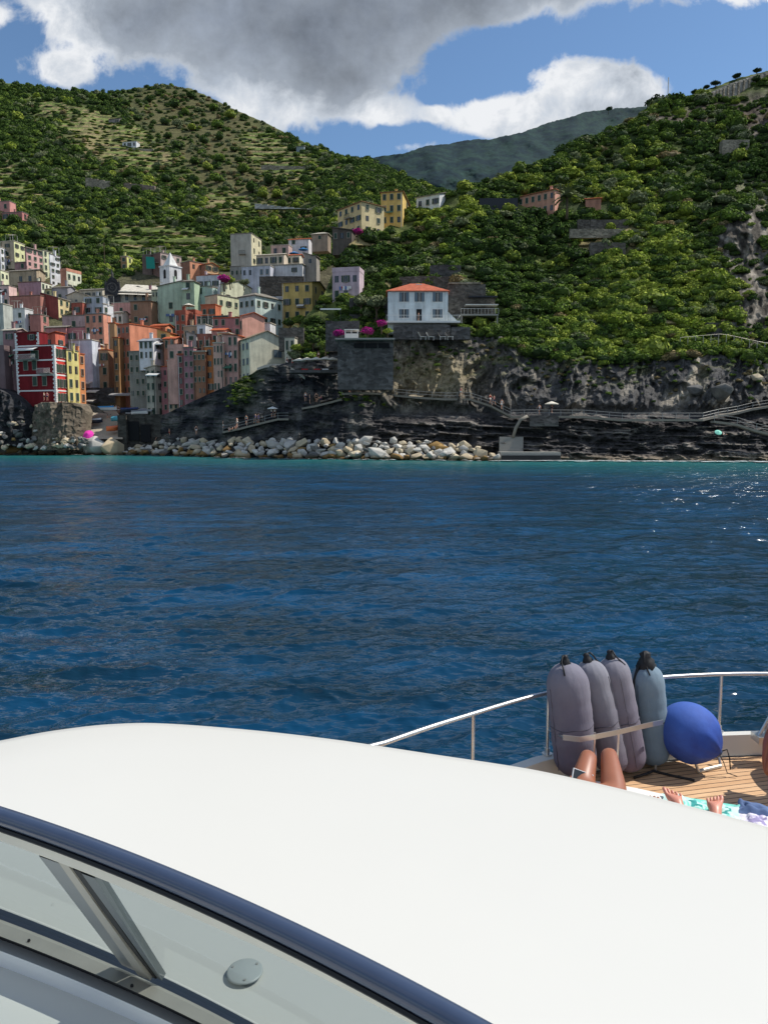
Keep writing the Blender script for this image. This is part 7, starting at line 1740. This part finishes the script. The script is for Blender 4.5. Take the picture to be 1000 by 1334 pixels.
# person C: seated at the right edge with back to the towel, mostly cut by the frame
hC = P(1052, 1065, 4.60); hC = on(hC, H+ZD+.13); cC = hC+Vector((.02, -.02, .42)); eC = cC+Vector((.04, -.02, .30))
k1 = hC+Vector((.20, .42, .36)); k2 = hC+Vector((.38, .30, .34))
big_person('seated person in lavender top cut by the right edge, one tanned arm raised', tuple(hC), tuple(cC), tuple(eC),
    [(1, k1, on(k1+Vector((.1, .18, 0)), H+ZD+.09), Vector((.4, .9, 0)), Vector((0, 0, 1))), (-1, k2, on(k2+Vector((.15, .12, 0)), H+ZD+.09), Vector((.5, .8, 0)), Vector((0, 0, 1)))],
    [(1, P(999, 1010, 4.62), P(997, 972, 4.70), P(1003, 950, 4.70)-P(997, 972, 4.70), Vector((-1, 0, 0))), (-1, cC+Vector((.28, .10, -.18)), cC+Vector((.30, .32, -.14)), Vector((.1, 1, 0)), Vector((0, 0, 1)))],
    skinmat('brown_skin', (150, 92, 66)), basic('lavender_cloth', (150, 160, 204), .9, var=.2, scale=12), 'top', M_HAIR, Vector((.5, .86, 0)).normalized())
def cloth(name, px0, px1, py0, py1, z, amp, mat, label, cat, seed, n=44, hump=None):
    A = PZ(px0, py1, z); g = []; mb = MB()
    V = []
    for j in range(n):
        for i in range(n):
            u = i/(n-1); v = j/(n-1); px = px0+(px1-px0)*u; py = py0+(py1-py0)*v+(px-px0)*.16; p = PZ(px, py, z)
            e = min(u, 1-u, v, 1-v); w = float(fbm(np.array(p.x*7+seed), np.array(p.y*7.), seed*1.3, 3)); wr = float(ridged(np.array(p.x*4.+seed), np.array(p.y*6.), seed*.7, 2))
            V.append((p.x+.02*w, p.y+.02*wr, p.z+.008+amp*(abs(w)*.8+max(0, wr-.4))*min(1, e*8+.1)))
    me = grid_mesh(name, np.array(V), n, n, mat); o = link(name, me); return tag(o, label, cat)
def towelmat(name, a, b2, c3):
    m, nt, b = newmat(name); g = nt.new('ShaderNodeTexCoord').outputs['Object']; n = nt.noise(g, 7, 3, .55, 1.2); n2 = nt.noise(g, 12, 3, .5)
    c = nt.mix(nt.mapr(n, .46, .52, 0, 1), lin(a), lin(b2)); c = nt.mix(nt.mapr(n2, .56, .60, 0, 1), c, lin(c3)); nt.put(b.inputs['Base Color'], c); b.inputs['Roughness'].default_value = .95
    nt.put(b.inputs['Normal'], nt.bump(nt.noise(g, 160, 2), .4, .004)); return m
cloth('towel', 862, 972, 1036, 1080, -2.155, .045, towelmat('aqua_towel', (196, 232, 222), (120, 206, 190), (56, 150, 146)), 'aqua and white patterned towel under the bare feet', 'towel', 3)
cloth('garment', 958, 1040, 1055, 1100, -2.15, .05, towelmat('lilac_garment', (222, 216, 228), (190, 182, 206), (150, 140, 176)), 'crumpled white and lilac cloth right of the aqua towel', 'cloth', 6)
c_ = cloth('blue_trousers', 962, 1010, 1046, 1062, -2.14, .05, basic('blue_denim', (92, 112, 150), .9, var=.25, scale=20), 'faded blue cloth lying between the towel and the seated person', 'cloth', 9, 24)

# ------------------------------------------------------------ shore furniture, paths, boats
def slabpath(name, pts, w, mat, label, t=.35, Yo=0.0, rail=True, cat='path', posts=True, zoff=0.0):
    """pts: (px,py,Y) along the outer edge"""
    W = [P(*p) for p in pts]; m = MB()
    for a, b in zip(W[:-1], W[1:]):
        u = Vector((0, w, 0)); d = Vector((0, 0, t)); m.quad(a, b, b+u, a+u); m.quad(a-d, b-d, b, a); m.quad(a-d, b-d, b+u-d, a+u-d)
    m.quad(W[0]-Vector((0, 0, t)), W[0], W[0]+Vector((0, w, 0)), W[0]+Vector((0, w, -t)))
    r = tag(m.build(name, mat), label, cat)
    if rail:
        mm = MB(); ln = [p+Vector((0, .08, 0)) for p in W]
        for hh in (.5, 1.0): mm.tube([p+Vector((0, 0, hh)) for p in ln], .035, 5)
        for a, b in zip(ln[:-1], ln[1:]):
            n_ = max(1, int((b-a).length/1.8))
            for i in range(n_): q = a.lerp(b, i/n_); mm.tube([q, q+Vector((0, 0, 1.05))], .04, 5)
        mm.build('railing', basic('galvanised_rail', (150, 150, 146), .5, .3), r)
    return r
def yr(px, py, o=2.4): return float(YR(np.array([float(px)]), np.array([float(py)]))[0])-o
M_PATH = basic('path_concrete', (134, 128, 116), .9, var=.25, scale=1.2, bump=.4)
def pth(L, o=2.6): return [(x, y, yr(x, y, o)) for x, y in L]
slabpath('cliff_path', pth([(640, 528), (655, 536), (665, 541)], 4.5), 2.5, M_PATH, 'short sloping path with railing above the landing steps')
slabpath('cliff_path', pth([(665, 542), (700, 541.5), (760, 542), (810, 546), (880, 546), (915, 546)], 4.5), 2.5, M_PATH, 'long level railed path across the dark rocks on the right')
slabpath('cliff_path', pth([(915, 546), (935, 541), (960, 537), (980, 532), (1005, 528), (1060, 524)], 4.5), 2.5, M_PATH, 'railed path climbing to the right edge')
slabpath('cliff_path', pth([(930, 548), (960, 552), (985, 560), (1010, 566)], 4.8), 1.5, M_PATH, 'lower railed path dropping toward the right edge')
slabpath('cliff_path', pth([(514, 514), (545, 517), (580, 519), (612, 519), (640, 528)], 3.6), 2, M_PATH, 'railed path below the blue villa cliff')
slabpath('cliff_path', pth([(393, 531), (410, 528), (430, 523), (445, 519)], 1.8), 1.4, M_PATH, 'pale railed path rising across the dark rock bastion', rail=False)
slabpath('cliff_path', pth([(445, 512), (470, 511), (500, 512), (514, 514)], 2.2), 1.4, M_PATH, 'railed path in front of the long stone building')
slabpath('cliff_path', pth([(290, 562), (310, 558), (345, 549), (362, 545), (376, 545)], 1.9), 1.5, M_PATH, 'low concrete path climbing from the breakwater to the umbrella')
slabpath('viewpoint_wall', [(335, 479, 145), (345, 475.5, 145), (360, 474, 145), (371, 474, 145), (385, 482, 143), (397, 491, 141)], .3, basic('parapet_stone', (186, 178, 164), .9), 'pale parapet of the viewpoint below the cream gabled house', t=.5, rail=False, cat='wall')
wallm0 = stonemat('step_stone', (104, 102, 98), .9)
# landing below the rocks
Yl = float(Ysh(690))-2.0
a, b = P(652, 588.5, Yl), P(730, 590.5, Yl)
tag(MB().box(a.x, b.x, Yl, Yl+3.5, -.6, a.z-.05).build('landing_stage', M_CONC), 'long low concrete landing stage at the foot of the black rocks', 'landing stage')
tag(MB().box(a.x+.1, b.x-.1, Yl-.25, Yl-.003, -.6, a.z-.6).build('fender_beam', M_RUB), 'black beam along the face of the landing stage', 'beam')
def stairs(name, x0, x1, y0, y1, Y0, Y1, n, label, mat):
    m = MB(); 
    for i in range(n):
        t = i/n; Yq = Y0+(Y1-Y0)*t; z0 = P(x0, y1+(y0-y1)*t, Yq).z; z1 = P(x0, y1+(y0-y1)*(i+1)/n, Yq).z; m.box(P(x0, y1, Yq).x, P(x1, y1, Yq).x, Yq, Yq+(Y1-Y0)/n*1.0-.002, z0-.3, z1)
    return tag(m.build(name, mat), label, 'stairs')
stairs('stone_stairs', 650, 681, 569, 587, Yl+3.6, Yl+6.5, 10, 'broad concrete steps leading up from the landing stage', M_CONC)
stairs('stone_stairs', 690, 727, 541, 553, yr(700, 552, 5.0), yr(700, 541, 4.6), 8, 'short flight of steps below the right path', wallm0)
w_ = MB(); q = P(668, 570, Yl+6); 
w_.tube([q, q+Vector((.4, 0, 1.6)), q+Vector((1.2, 0, 3.0)), q+Vector((2.4, .3, 3.6))], .28, 8); tag(w_.build('ramp_parapet', M_PATH, sm=True), 'pale curved parapet of the ramp above the landing steps', 'parapet')

# harbour: rock bastion, inlet walls, ramp
def rockblock(name, px0, px1, pt, pb, Y, depth, mat, label, seed, amp=1.0, batter=.12):
    n = 90; mrow = 64; V = []
    for j in range(mrow):
        v = j/(mrow-1)
        for i in range(n):
            u = i/(n-1); top = itp(px0+(px1-px0)*u, pt) if isinstance(pt, list) else pt; py = pb+(top-pb)*min(1, v*1.25)
            p = P(px0+(px1-px0)*u, py, Y); yy = Y+(1-min(1, v*1.25))*-batter*8+(max(0, v-.8)/.2)*depth
            e = math.sin(u*PI)**.3 if 0 < u < 1 else 0
            d = (float(ridged(np.array(p.x/2.6+seed), np.array(p.z/9.), seed*1.7, 3))*1.5+float(ridged(np.array(p.x/1.3+seed), np.array(p.z/1.6), seed*.7, 4))*.6)*amp*min(1, (1-v)*5)
            edge = (1-e)*depth*.8
            V.append((p.x, yy-d+edge, p.z))
    V = np.array(V)
    return tag(link(name, grid_mesh(name, V, mrow, n, mat, sm=False)), label, 'rock')
M_R1 = stonemat('bastion_rock', (122, 112, 98), .5); M_R2 = stonemat('shadow_rock', (70, 70, 72), .5)
rockblock('rock_bastion', 34, 106, [(34, 544), (44, 530), (56, 524), (92, 524), (100, 527), (106, 536)], 586, 154.5, 9, M_R1, 'ribbed rock bastion carrying the red house', 2.1, 1.2)
rockblock('dark_rock', -40, 46, [(-40, 500), (0, 506), (20, 516), (30, 524), (46, 540)], 580, 157, 10, M_R2, 'dark shaded rock mass at the left edge', 5.4, 1.6)
_g = np.random.default_rng(77)
for i in range(70):
    x = _g.uniform(-8, 112); yt_ = itp(x, [(-10, 562), (10, 550), (30, 548), (44, 556), (70, 568), (112, 572)]); y = yt_+(584-yt_)*_g.random()
    Y = 152.2+(584-y)*.09; s_ = _g.uniform(.35, 1.0); k = _g.choice(['pale grey', 'cream', 'dark grey', 'ochre'], p=[.25, .3, .35, .1]); o = link('boulder', BMESH[k][int(_g.integers(6))], None, P(x, y, Y)); o.scale = (s_*_g.uniform(.9, 1.6), s_, s_); o.rotation_euler = (_g.uniform(-.6, .6), _g.uniform(-.6, .6), _g.uniform(0, 6.28))
    o['category'] = 'boulder'; o['group'] = 'rocks of the left mound'; late(o, '%s %s rock %s the left rock mound' % ('tiny' if s_ < .55 else 'small' if s_ < .8 else 'middling', k, 'high on' if y < yt_+10 else 'low on'), x)
M_RAMP = basic('ramp_cobbles', (170, 158, 138), .95, var=.3, scale=2.5, bump=.6)
Vr = []
for j in range(14):
    for i in range(14):
        v = j/13; l = itp(v, [(0, 108), (.5, 104), (1, 100)]); r_ = itp(v, [(0, 160), (.6, 160), (1, 150)]); py = 572+(532-572)*v; px = l+(r_-l)*i/13; p = P(px, py, 155.5+17*v); Vr.append((p.x, p.y, p.z))
tag(link('boat_ramp', grid_mesh('boat_ramp', np.array(Vr), 14, 14, M_RAMP)), kind='structure')
wallm = stonemat('harbour_wall', (84, 80, 74), .8)
block('harbour_wall', 'stone wall of the harbour inlet right of the boat ramp', 'wall', 166, 214, 540, 576, 158.0, 2, wallm, drop=2)
m = MB(); 
for (x0, x1, y0, y1) in ((168, 181, 549, 574), (184, 196, 553, 576)):
    A, B_ = P(x0, y1, 157.6), P(x1, y0, 157.6); m.box(A.x, B_.x, 157.5, 157.7, A.z, B_.z)
tag(m.build('boathouse_opening', M_DARK), 'dark arched boathouse openings in the inlet wall', 'opening')
tag(MB().box(float(ux(157, 560))*158, float(ux(168, 560))*158, 156.5, 174, -1, P(160, 541, 158).z).build('ramp_wall', wallm), 'low side wall between boat ramp and inlet', 'wall')
block('quay_wall', 'dark shaded quay wall behind the boats and awnings', 'wall', 104, 196, 505, 536, 176, 1.5, STD, drop=3)
# awnings and boats on the quay
def awning(x0, x1, y, Y, label, mat, dy=2.5, th=.0):
    p = P(x0, y, Y); L = (x1-x0)/F*Y; rt_ = empty('awning', p, th, label, 'awning', 'awnings around the harbour')
    MB().quad((0, -dy/2, -.25), (L, -dy/2, -.25), (L, dy/2, .25), (0, dy/2, .25)).quad((0, -dy/2, -.5), (L, -dy/2, -.5), (L, -dy/2, -.25), (0, -dy/2, -.25)).build('canopy', mat, rt_)
    for q in (.1, L-.1): MB().tube([(q, -dy/2+.1, -2.6), (q, -dy/2+.1, -.27)], .04, 6).build('post', M_RAIL, rt_)
AWG = basic('awning_grey', (150, 148, 146), .9); AWW = basic('awning_cream', (214, 206, 188), .9)
awning(113, 128, 509, 173, 'pale awning nearest the blue-grey building', AWW); awning(144, 171, 513, 172, 'wide grey awning at the foot of the orange house', AWG); awning(172, 192, 517, 170, 'grey awning under the grey-green house', AWG); awning(181, 200, 533, 160.5, 'low grey awning at the quay edge', AWG); awning(113, 124, 521, 172, 'small cream awning behind the blue boat', AWW); awning(166, 182, 536, 161, 'dull grey awning beside the inlet', AWG); awning(105, 119, 498, 175, 'white awning beside the orange narrow house', AWW)
awning(418, 444, 402, 139, 'white sail awning over the garden wall', M_WHITE, 3.5); awning(196, 212, 447, 166, 'white awning on the attic terrace', M_WHITE); awning(192, 207, 487, 158.5, 'white sloping awning on the slim grey house', M_WHITE)
def umbrella(x, y, Y, r, mat, label, hgt=2.3, tilt=0):
    p = P(x, y, Y); rt_ = empty('umbrella', p, 0, label, 'umbrella', 'sun umbrellas ashore'); rt_.rotation_euler = (tilt, 0, 0)
    m = MB(); k = 12
    for i in range(k):
        a, b = 2*PI*i/k, 2*PI*(i+1)/k; m.poly([(r*math.cos(a), r*math.sin(a), 0), (r*math.cos(b), r*math.sin(b), 0), (0, 0, r*.38)]); m.quad((r*math.cos(a), r*math.sin(a), -.12), (r*math.cos(b), r*math.sin(b), -.12), (r*math.cos(b), r*math.sin(b), 0), (r*math.cos(a), r*math.sin(a), 0))
    m.build('canopy', mat, rt_); MB().tube([(0, 0, -hgt), (0, 0, r*.36)], .035, 6).build('pole', M_RAIL, rt_)
for i, (x, y) in enumerate(((390, 470), (400, 469), (412, 468.5), (424, 468), (433, 468.5))):
    umbrella(x, y, 139.5, 1.35, AWW, ['cream terrace umbrella leftmost over the restaurant', 'cream terrace umbrella second from the left over the restaurant', 'cream terrace umbrella in the middle over the restaurant', 'cream terrace umbrella second from the right over the restaurant', 'cream terrace umbrella rightmost over the restaurant'][i])
umbrella(355, 532, yr(355, 544, 1.9), .95, M_WHITE, 'small white umbrella held over people on the lower path', 1.9); umbrella(718, 526, yr(718, 538, 4.5), 1.2, AWW, 'pale umbrella above the right-hand path', 2.2); umbrella(935, 563, yr(940, 567, 5.5), .55, basic('mint_cloth', (140, 214, 190), .9), 'mint green umbrella on the black rocks', 1.0, .7)
umbrella(383, 330, 236, 1.5, basic('blue_cloth', (70, 140, 200), .9), 'light blue umbrella left of two on the upper terrace'); umbrella(395, 325, 238, 1.5, basic('blue_cloth', (70, 140, 200), .9), 'light blue umbrella right of two on the upper terrace'); umbrella(246, 398, 200, 1.6, AWW, 'cream umbrella on the terrace of the mint annex')
umbrella(115, 566, 156.5, 1.15, basic('magenta_cloth', (226, 60, 170), .9), 'tilted magenta umbrella on the ramp rocks', 1.2, .9)
# restaurant terrace slab
A, B_ = P(380, 484, 141.5), P(440, 484, 138.5)
tag(MB().box(A.x, B_.x, 137.8, 141.5, A.z-.5, A.z).build('restaurant_terrace', STD), 'stone terrace floor under the cream umbrellas', 'terrace')
for (x, cl_, l) in ((397, 'red', 'red cloth table on the restaurant terrace, left'), (413, 'red', 'bright red covered table on the restaurant terrace'), (424, 'white', 'white table on the restaurant terrace')):
    p = P(x, 481, 139); o = empty('table', p, 0, l, 'table', 'restaurant tables'); MB().box(-.6, .6, -.4, .4, .02, .06).box(-.6, .6, -.42, -.4, -.4, .02).build('tabletop', CLO[cl_], o); MB().box(-.05, .05, -.05, .05, -.8, .0).build('leg', M_RAIL, o)
def boat(x, y, Y, L, rz, hullc, covc, label):
    rt_ = empty('rowing_boat', P(x, y, Y), rz, label, 'boat', 'small boats hauled up on the quay'); n = 12; m = MB(); rows = []
    for i in range(n+1):
        t = i/n; w = .85*math.sin(PI*min(.999, .18+.82*(1-t)))**.6*(1-t**5) if t < 1 else 0.0; x_ = -L/2+L*t; sh = .25*t**2
        rows.append([(x_, -w, .75+sh), (x_, -w*.8, .35), (x_, 0, .05+.3*t**4), (x_, w*.8, .35), (x_, w, .75+sh)])
    for i in range(n):
        for j in range(4): m.quad(rows[i][j], rows[i+1][j], rows[i+1][j+1], rows[i][j+1])
    m.poly(rows[0]); m.build('hull', hullc, rt_, True)
    c = MB()
    for i in range(n-1):
        a, b = rows[i], rows[i+1]; ca, cb = (a[0][0], 0, a[0][2]+.35), (b[0][0], 0, b[0][2]+.35); c.quad(a[0], b[0], cb, ca); c.quad(ca, cb, b[4], a[4])
    c.build('cover', covc, rt_, True)
BLC = basic('blue_tarpaulin', (60, 140, 190), .7); 
boat(130, 536, 167, 7.5, .1, M_WHITE, BLC, 'white boat under a bright blue cover at the top of the ramp'); boat(124, 552, 162.5, 3.2, .3, basic('dark_hull', (40, 46, 60), .5), M_WHITE, 'small dark boat with pale top halfway down the ramp'); boat(152, 549, 161.5, 3.4, -.5, basic('aqua_hull', (90, 180, 200), .5), basic('aqua_hull', (90, 180, 200), .5), 'light blue dinghy at the right side of the ramp')
boat(170, 538, 160.3, 4.0, .2, basic('dark_hull', (40, 46, 60), .5), basic('navy_tarpaulin', (50, 62, 100), .8), 'dark blue covered boat above the inlet'); boat(182, 541, 159.4, 3.6, 0, M_WHITE, basic('grey_tarpaulin', (110, 112, 116), .8), 'white boat with grey cover above the inlet'); boat(147, 562, 158, 2.6, .6, basic('orange_hull', (230, 120, 70), .5), basic('orange_hull', (230, 120, 70), .5), 'small orange kayak low on the ramp')
# parked cars on the terrace road behind the cream house with balustrade
tag(MB().box(float(ux(104, 350))*262, float(ux(166, 352))*262, 258, 266, P(104, 347, 262).z-2.4, P(135, 350, 262).z).build('parking_deck', M_CONC), 'concrete parking deck with cars behind the church', 'parking deck')
def car(x, col, label):
    p = P(x, 0, 262); z = P(135, 350, 262).z; rt_ = empty('parked_car', (float(ux(x, 350))*260, 260, z), .12, label, 'car', 'cars parked behind the church')
    pr = [(-2.0, .35), (-2.0, .85), (-1.6, .98), (-1.1, 1.42), (.5, 1.45), (1.1, 1.0), (1.9, .85), (2.05, .55), (2.0, .3)]
    m = MB(); m.poly([(a, -.82, b) for a, b in pr]); m.poly([(a, .82, b) for a, b in pr])
    for q, r_ in zip(pr, pr[1:]+pr[:1]): m.quad((q[0], -.82, q[1]), (r_[0], -.82, r_[1]), (r_[0], .82, r_[1]), (q[0], .82, q[1]))
    m.build('body', col, rt_); MB().poly([(-1.5, -.83, 1.0), (-1.05, -.83, 1.36), (.45, -.83, 1.38), (.95, -.83, 1.0)]).build('window', M_PANE, rt_)
    for a in (-1.25, 1.25):
        w = MB().lathe([(.0, -.1), (.33, -.1), (.33, .1), (0, .1)], 14); w.v = [(x_+a, z_-.78, y_+.33) for x_, y_, z_ in w.v]; w.build('wheel', M_RUB, rt_)
for x, c, l in ((110, M_WHITE, 'white car leftmost on the parking deck'), (117, M_RAIL, 'dark car second on the parking deck'), (124, M_STEEL, 'silver car third on the parking deck'), (131, M_WHITE, 'white car in the middle of the parking deck'), (140, CLO['navy'], 'navy car on the right half of the parking deck'), (148, M_STEEL, 'silver car second from right on the parking deck'), (157, M_WHITE, 'white car rightmost on the parking deck')): car(x, c, l)
# garden pavilion, masts, green netting
p = P(449, 441, 134); rt_ = empty('garden_pavilion', p, 0, 'small white garden pavilion between the magenta bushes', 'pavilion'); L = 17/F*134
MB().box(0, .15, 0, .15, 0, 1.5).box(L-.15, L, 0, .15, 0, 1.5).box(L/2-.06, L/2+.06, 0, .15, 0, 1.5).box(0, L, .15, 2, 0, .9).build('frame', M_WHITE, rt_); MB().box(-.1, L+.1, -.2, 2.2, 1.5, 1.62).build('roof', M_WHITE, rt_)
Ym = float(YR(870, itp(870, SILR)+1)); p = P(869, 134, Ym); tag(MB().tube([p-Vector((0, 0, 3)), p+Vector((0, 0, 8))], .16, 6).build('mast', M_STEELD), 'thin radio mast on the headland skyline between two pines', 'mast')
p = P(604, 252, 205); tag(MB().tube([p-Vector((0, 0, 3)), p+Vector((0, 0, 3.4))], .10, 6).build('utility_pole', M_STEELD), 'thin pole right of the white ridge house', 'pole')
p = P(137, 352, 255); tag(MB().tube([p, p+Vector((0, 0, 9))], .12, 6).build('utility_pole', M_BARK), 'tall thin pole above the parking deck', 'pole')
q = P(191, 350, 245); tag(MB().quad(q, q+Vector((2.8, 0, 0)), q+Vector((2.6, 0, 3.6)), q+Vector((-.1, 0, 3.8))).build('scaffold_net', basic('green_net', (40, 140, 126), .9)), 'green scaffold net beside the brown apartment block', 'net')
# fence along the right-hand slope above the cliff
mm = MB(); prev = None
for i in range(26):
    x = 885+i*10; y = itp(x, PC)-8; q = P(x, y, yr(x, y, 1.5)); mm.tube([q-Vector((0, 0, .5)), q+Vector((0, 0, 1.8))], .05, 5)
    if prev is not None: mm.tube([prev+Vector((0, 0, 1.75)), q+Vector((0, 0, 1.75))], .025, 4)
    prev = q
tag(mm.build('wire_fence', M_STEELD), 'thin post and wire fence along the cliff top at the right', 'fence')
# garden shrubs below the yellow house and between roofs
gg = random.Random(9)
for i, (x, y, Y, s, k, l) in enumerate([(378, 424, 176, 2.0, 'dark', 'dark shrub left of three below the yellow house'), (391, 422, 174, 2.2, 'mid', 'green shrub in the middle below the yellow house'), (404, 424, 172, 2.3, 'dark', 'dark shrub right of three below the yellow house'), (413, 412, 170, 2.0, 'mid', 'green shrub beside the sail awning'), (300, 366, 214, 2.0, 'lime', 'light green garden shrub under the grey cellar house'), (318, 368, 214, 1.6, 'olive', 'grey-green garden shrub under the lilac house'), (395, 440, 150, 1.7, 'mid', 'bushy shrub above the terrace restaurant, left'), (408, 447, 146, 2.0, 'dark', 'dark bushy shrub above the terrace restaurant'), (424, 452, 142, 1.5, 'mid', 'green bushy shrub above the restaurant, right'), (388, 456, 146, 1.5, 'lime', 'yellow-green shrub right of the small annex'), (490, 402, 150, 2.6, 'olive', 'large silver-green olive tree left of the blue villa'), (470, 398, 152, 2.2, 'olive', 'silver-green olive tree further left of the blue villa'), (505, 432, 134, 1.0, 'lime', 'pale spiky plant beside the pink bushes')]):
    tree('garden_shrub', k, P(x, y+6, Y), s, None, 'shrub', None, x, 1.0, i % 2)['label'] = l
finish_labels()
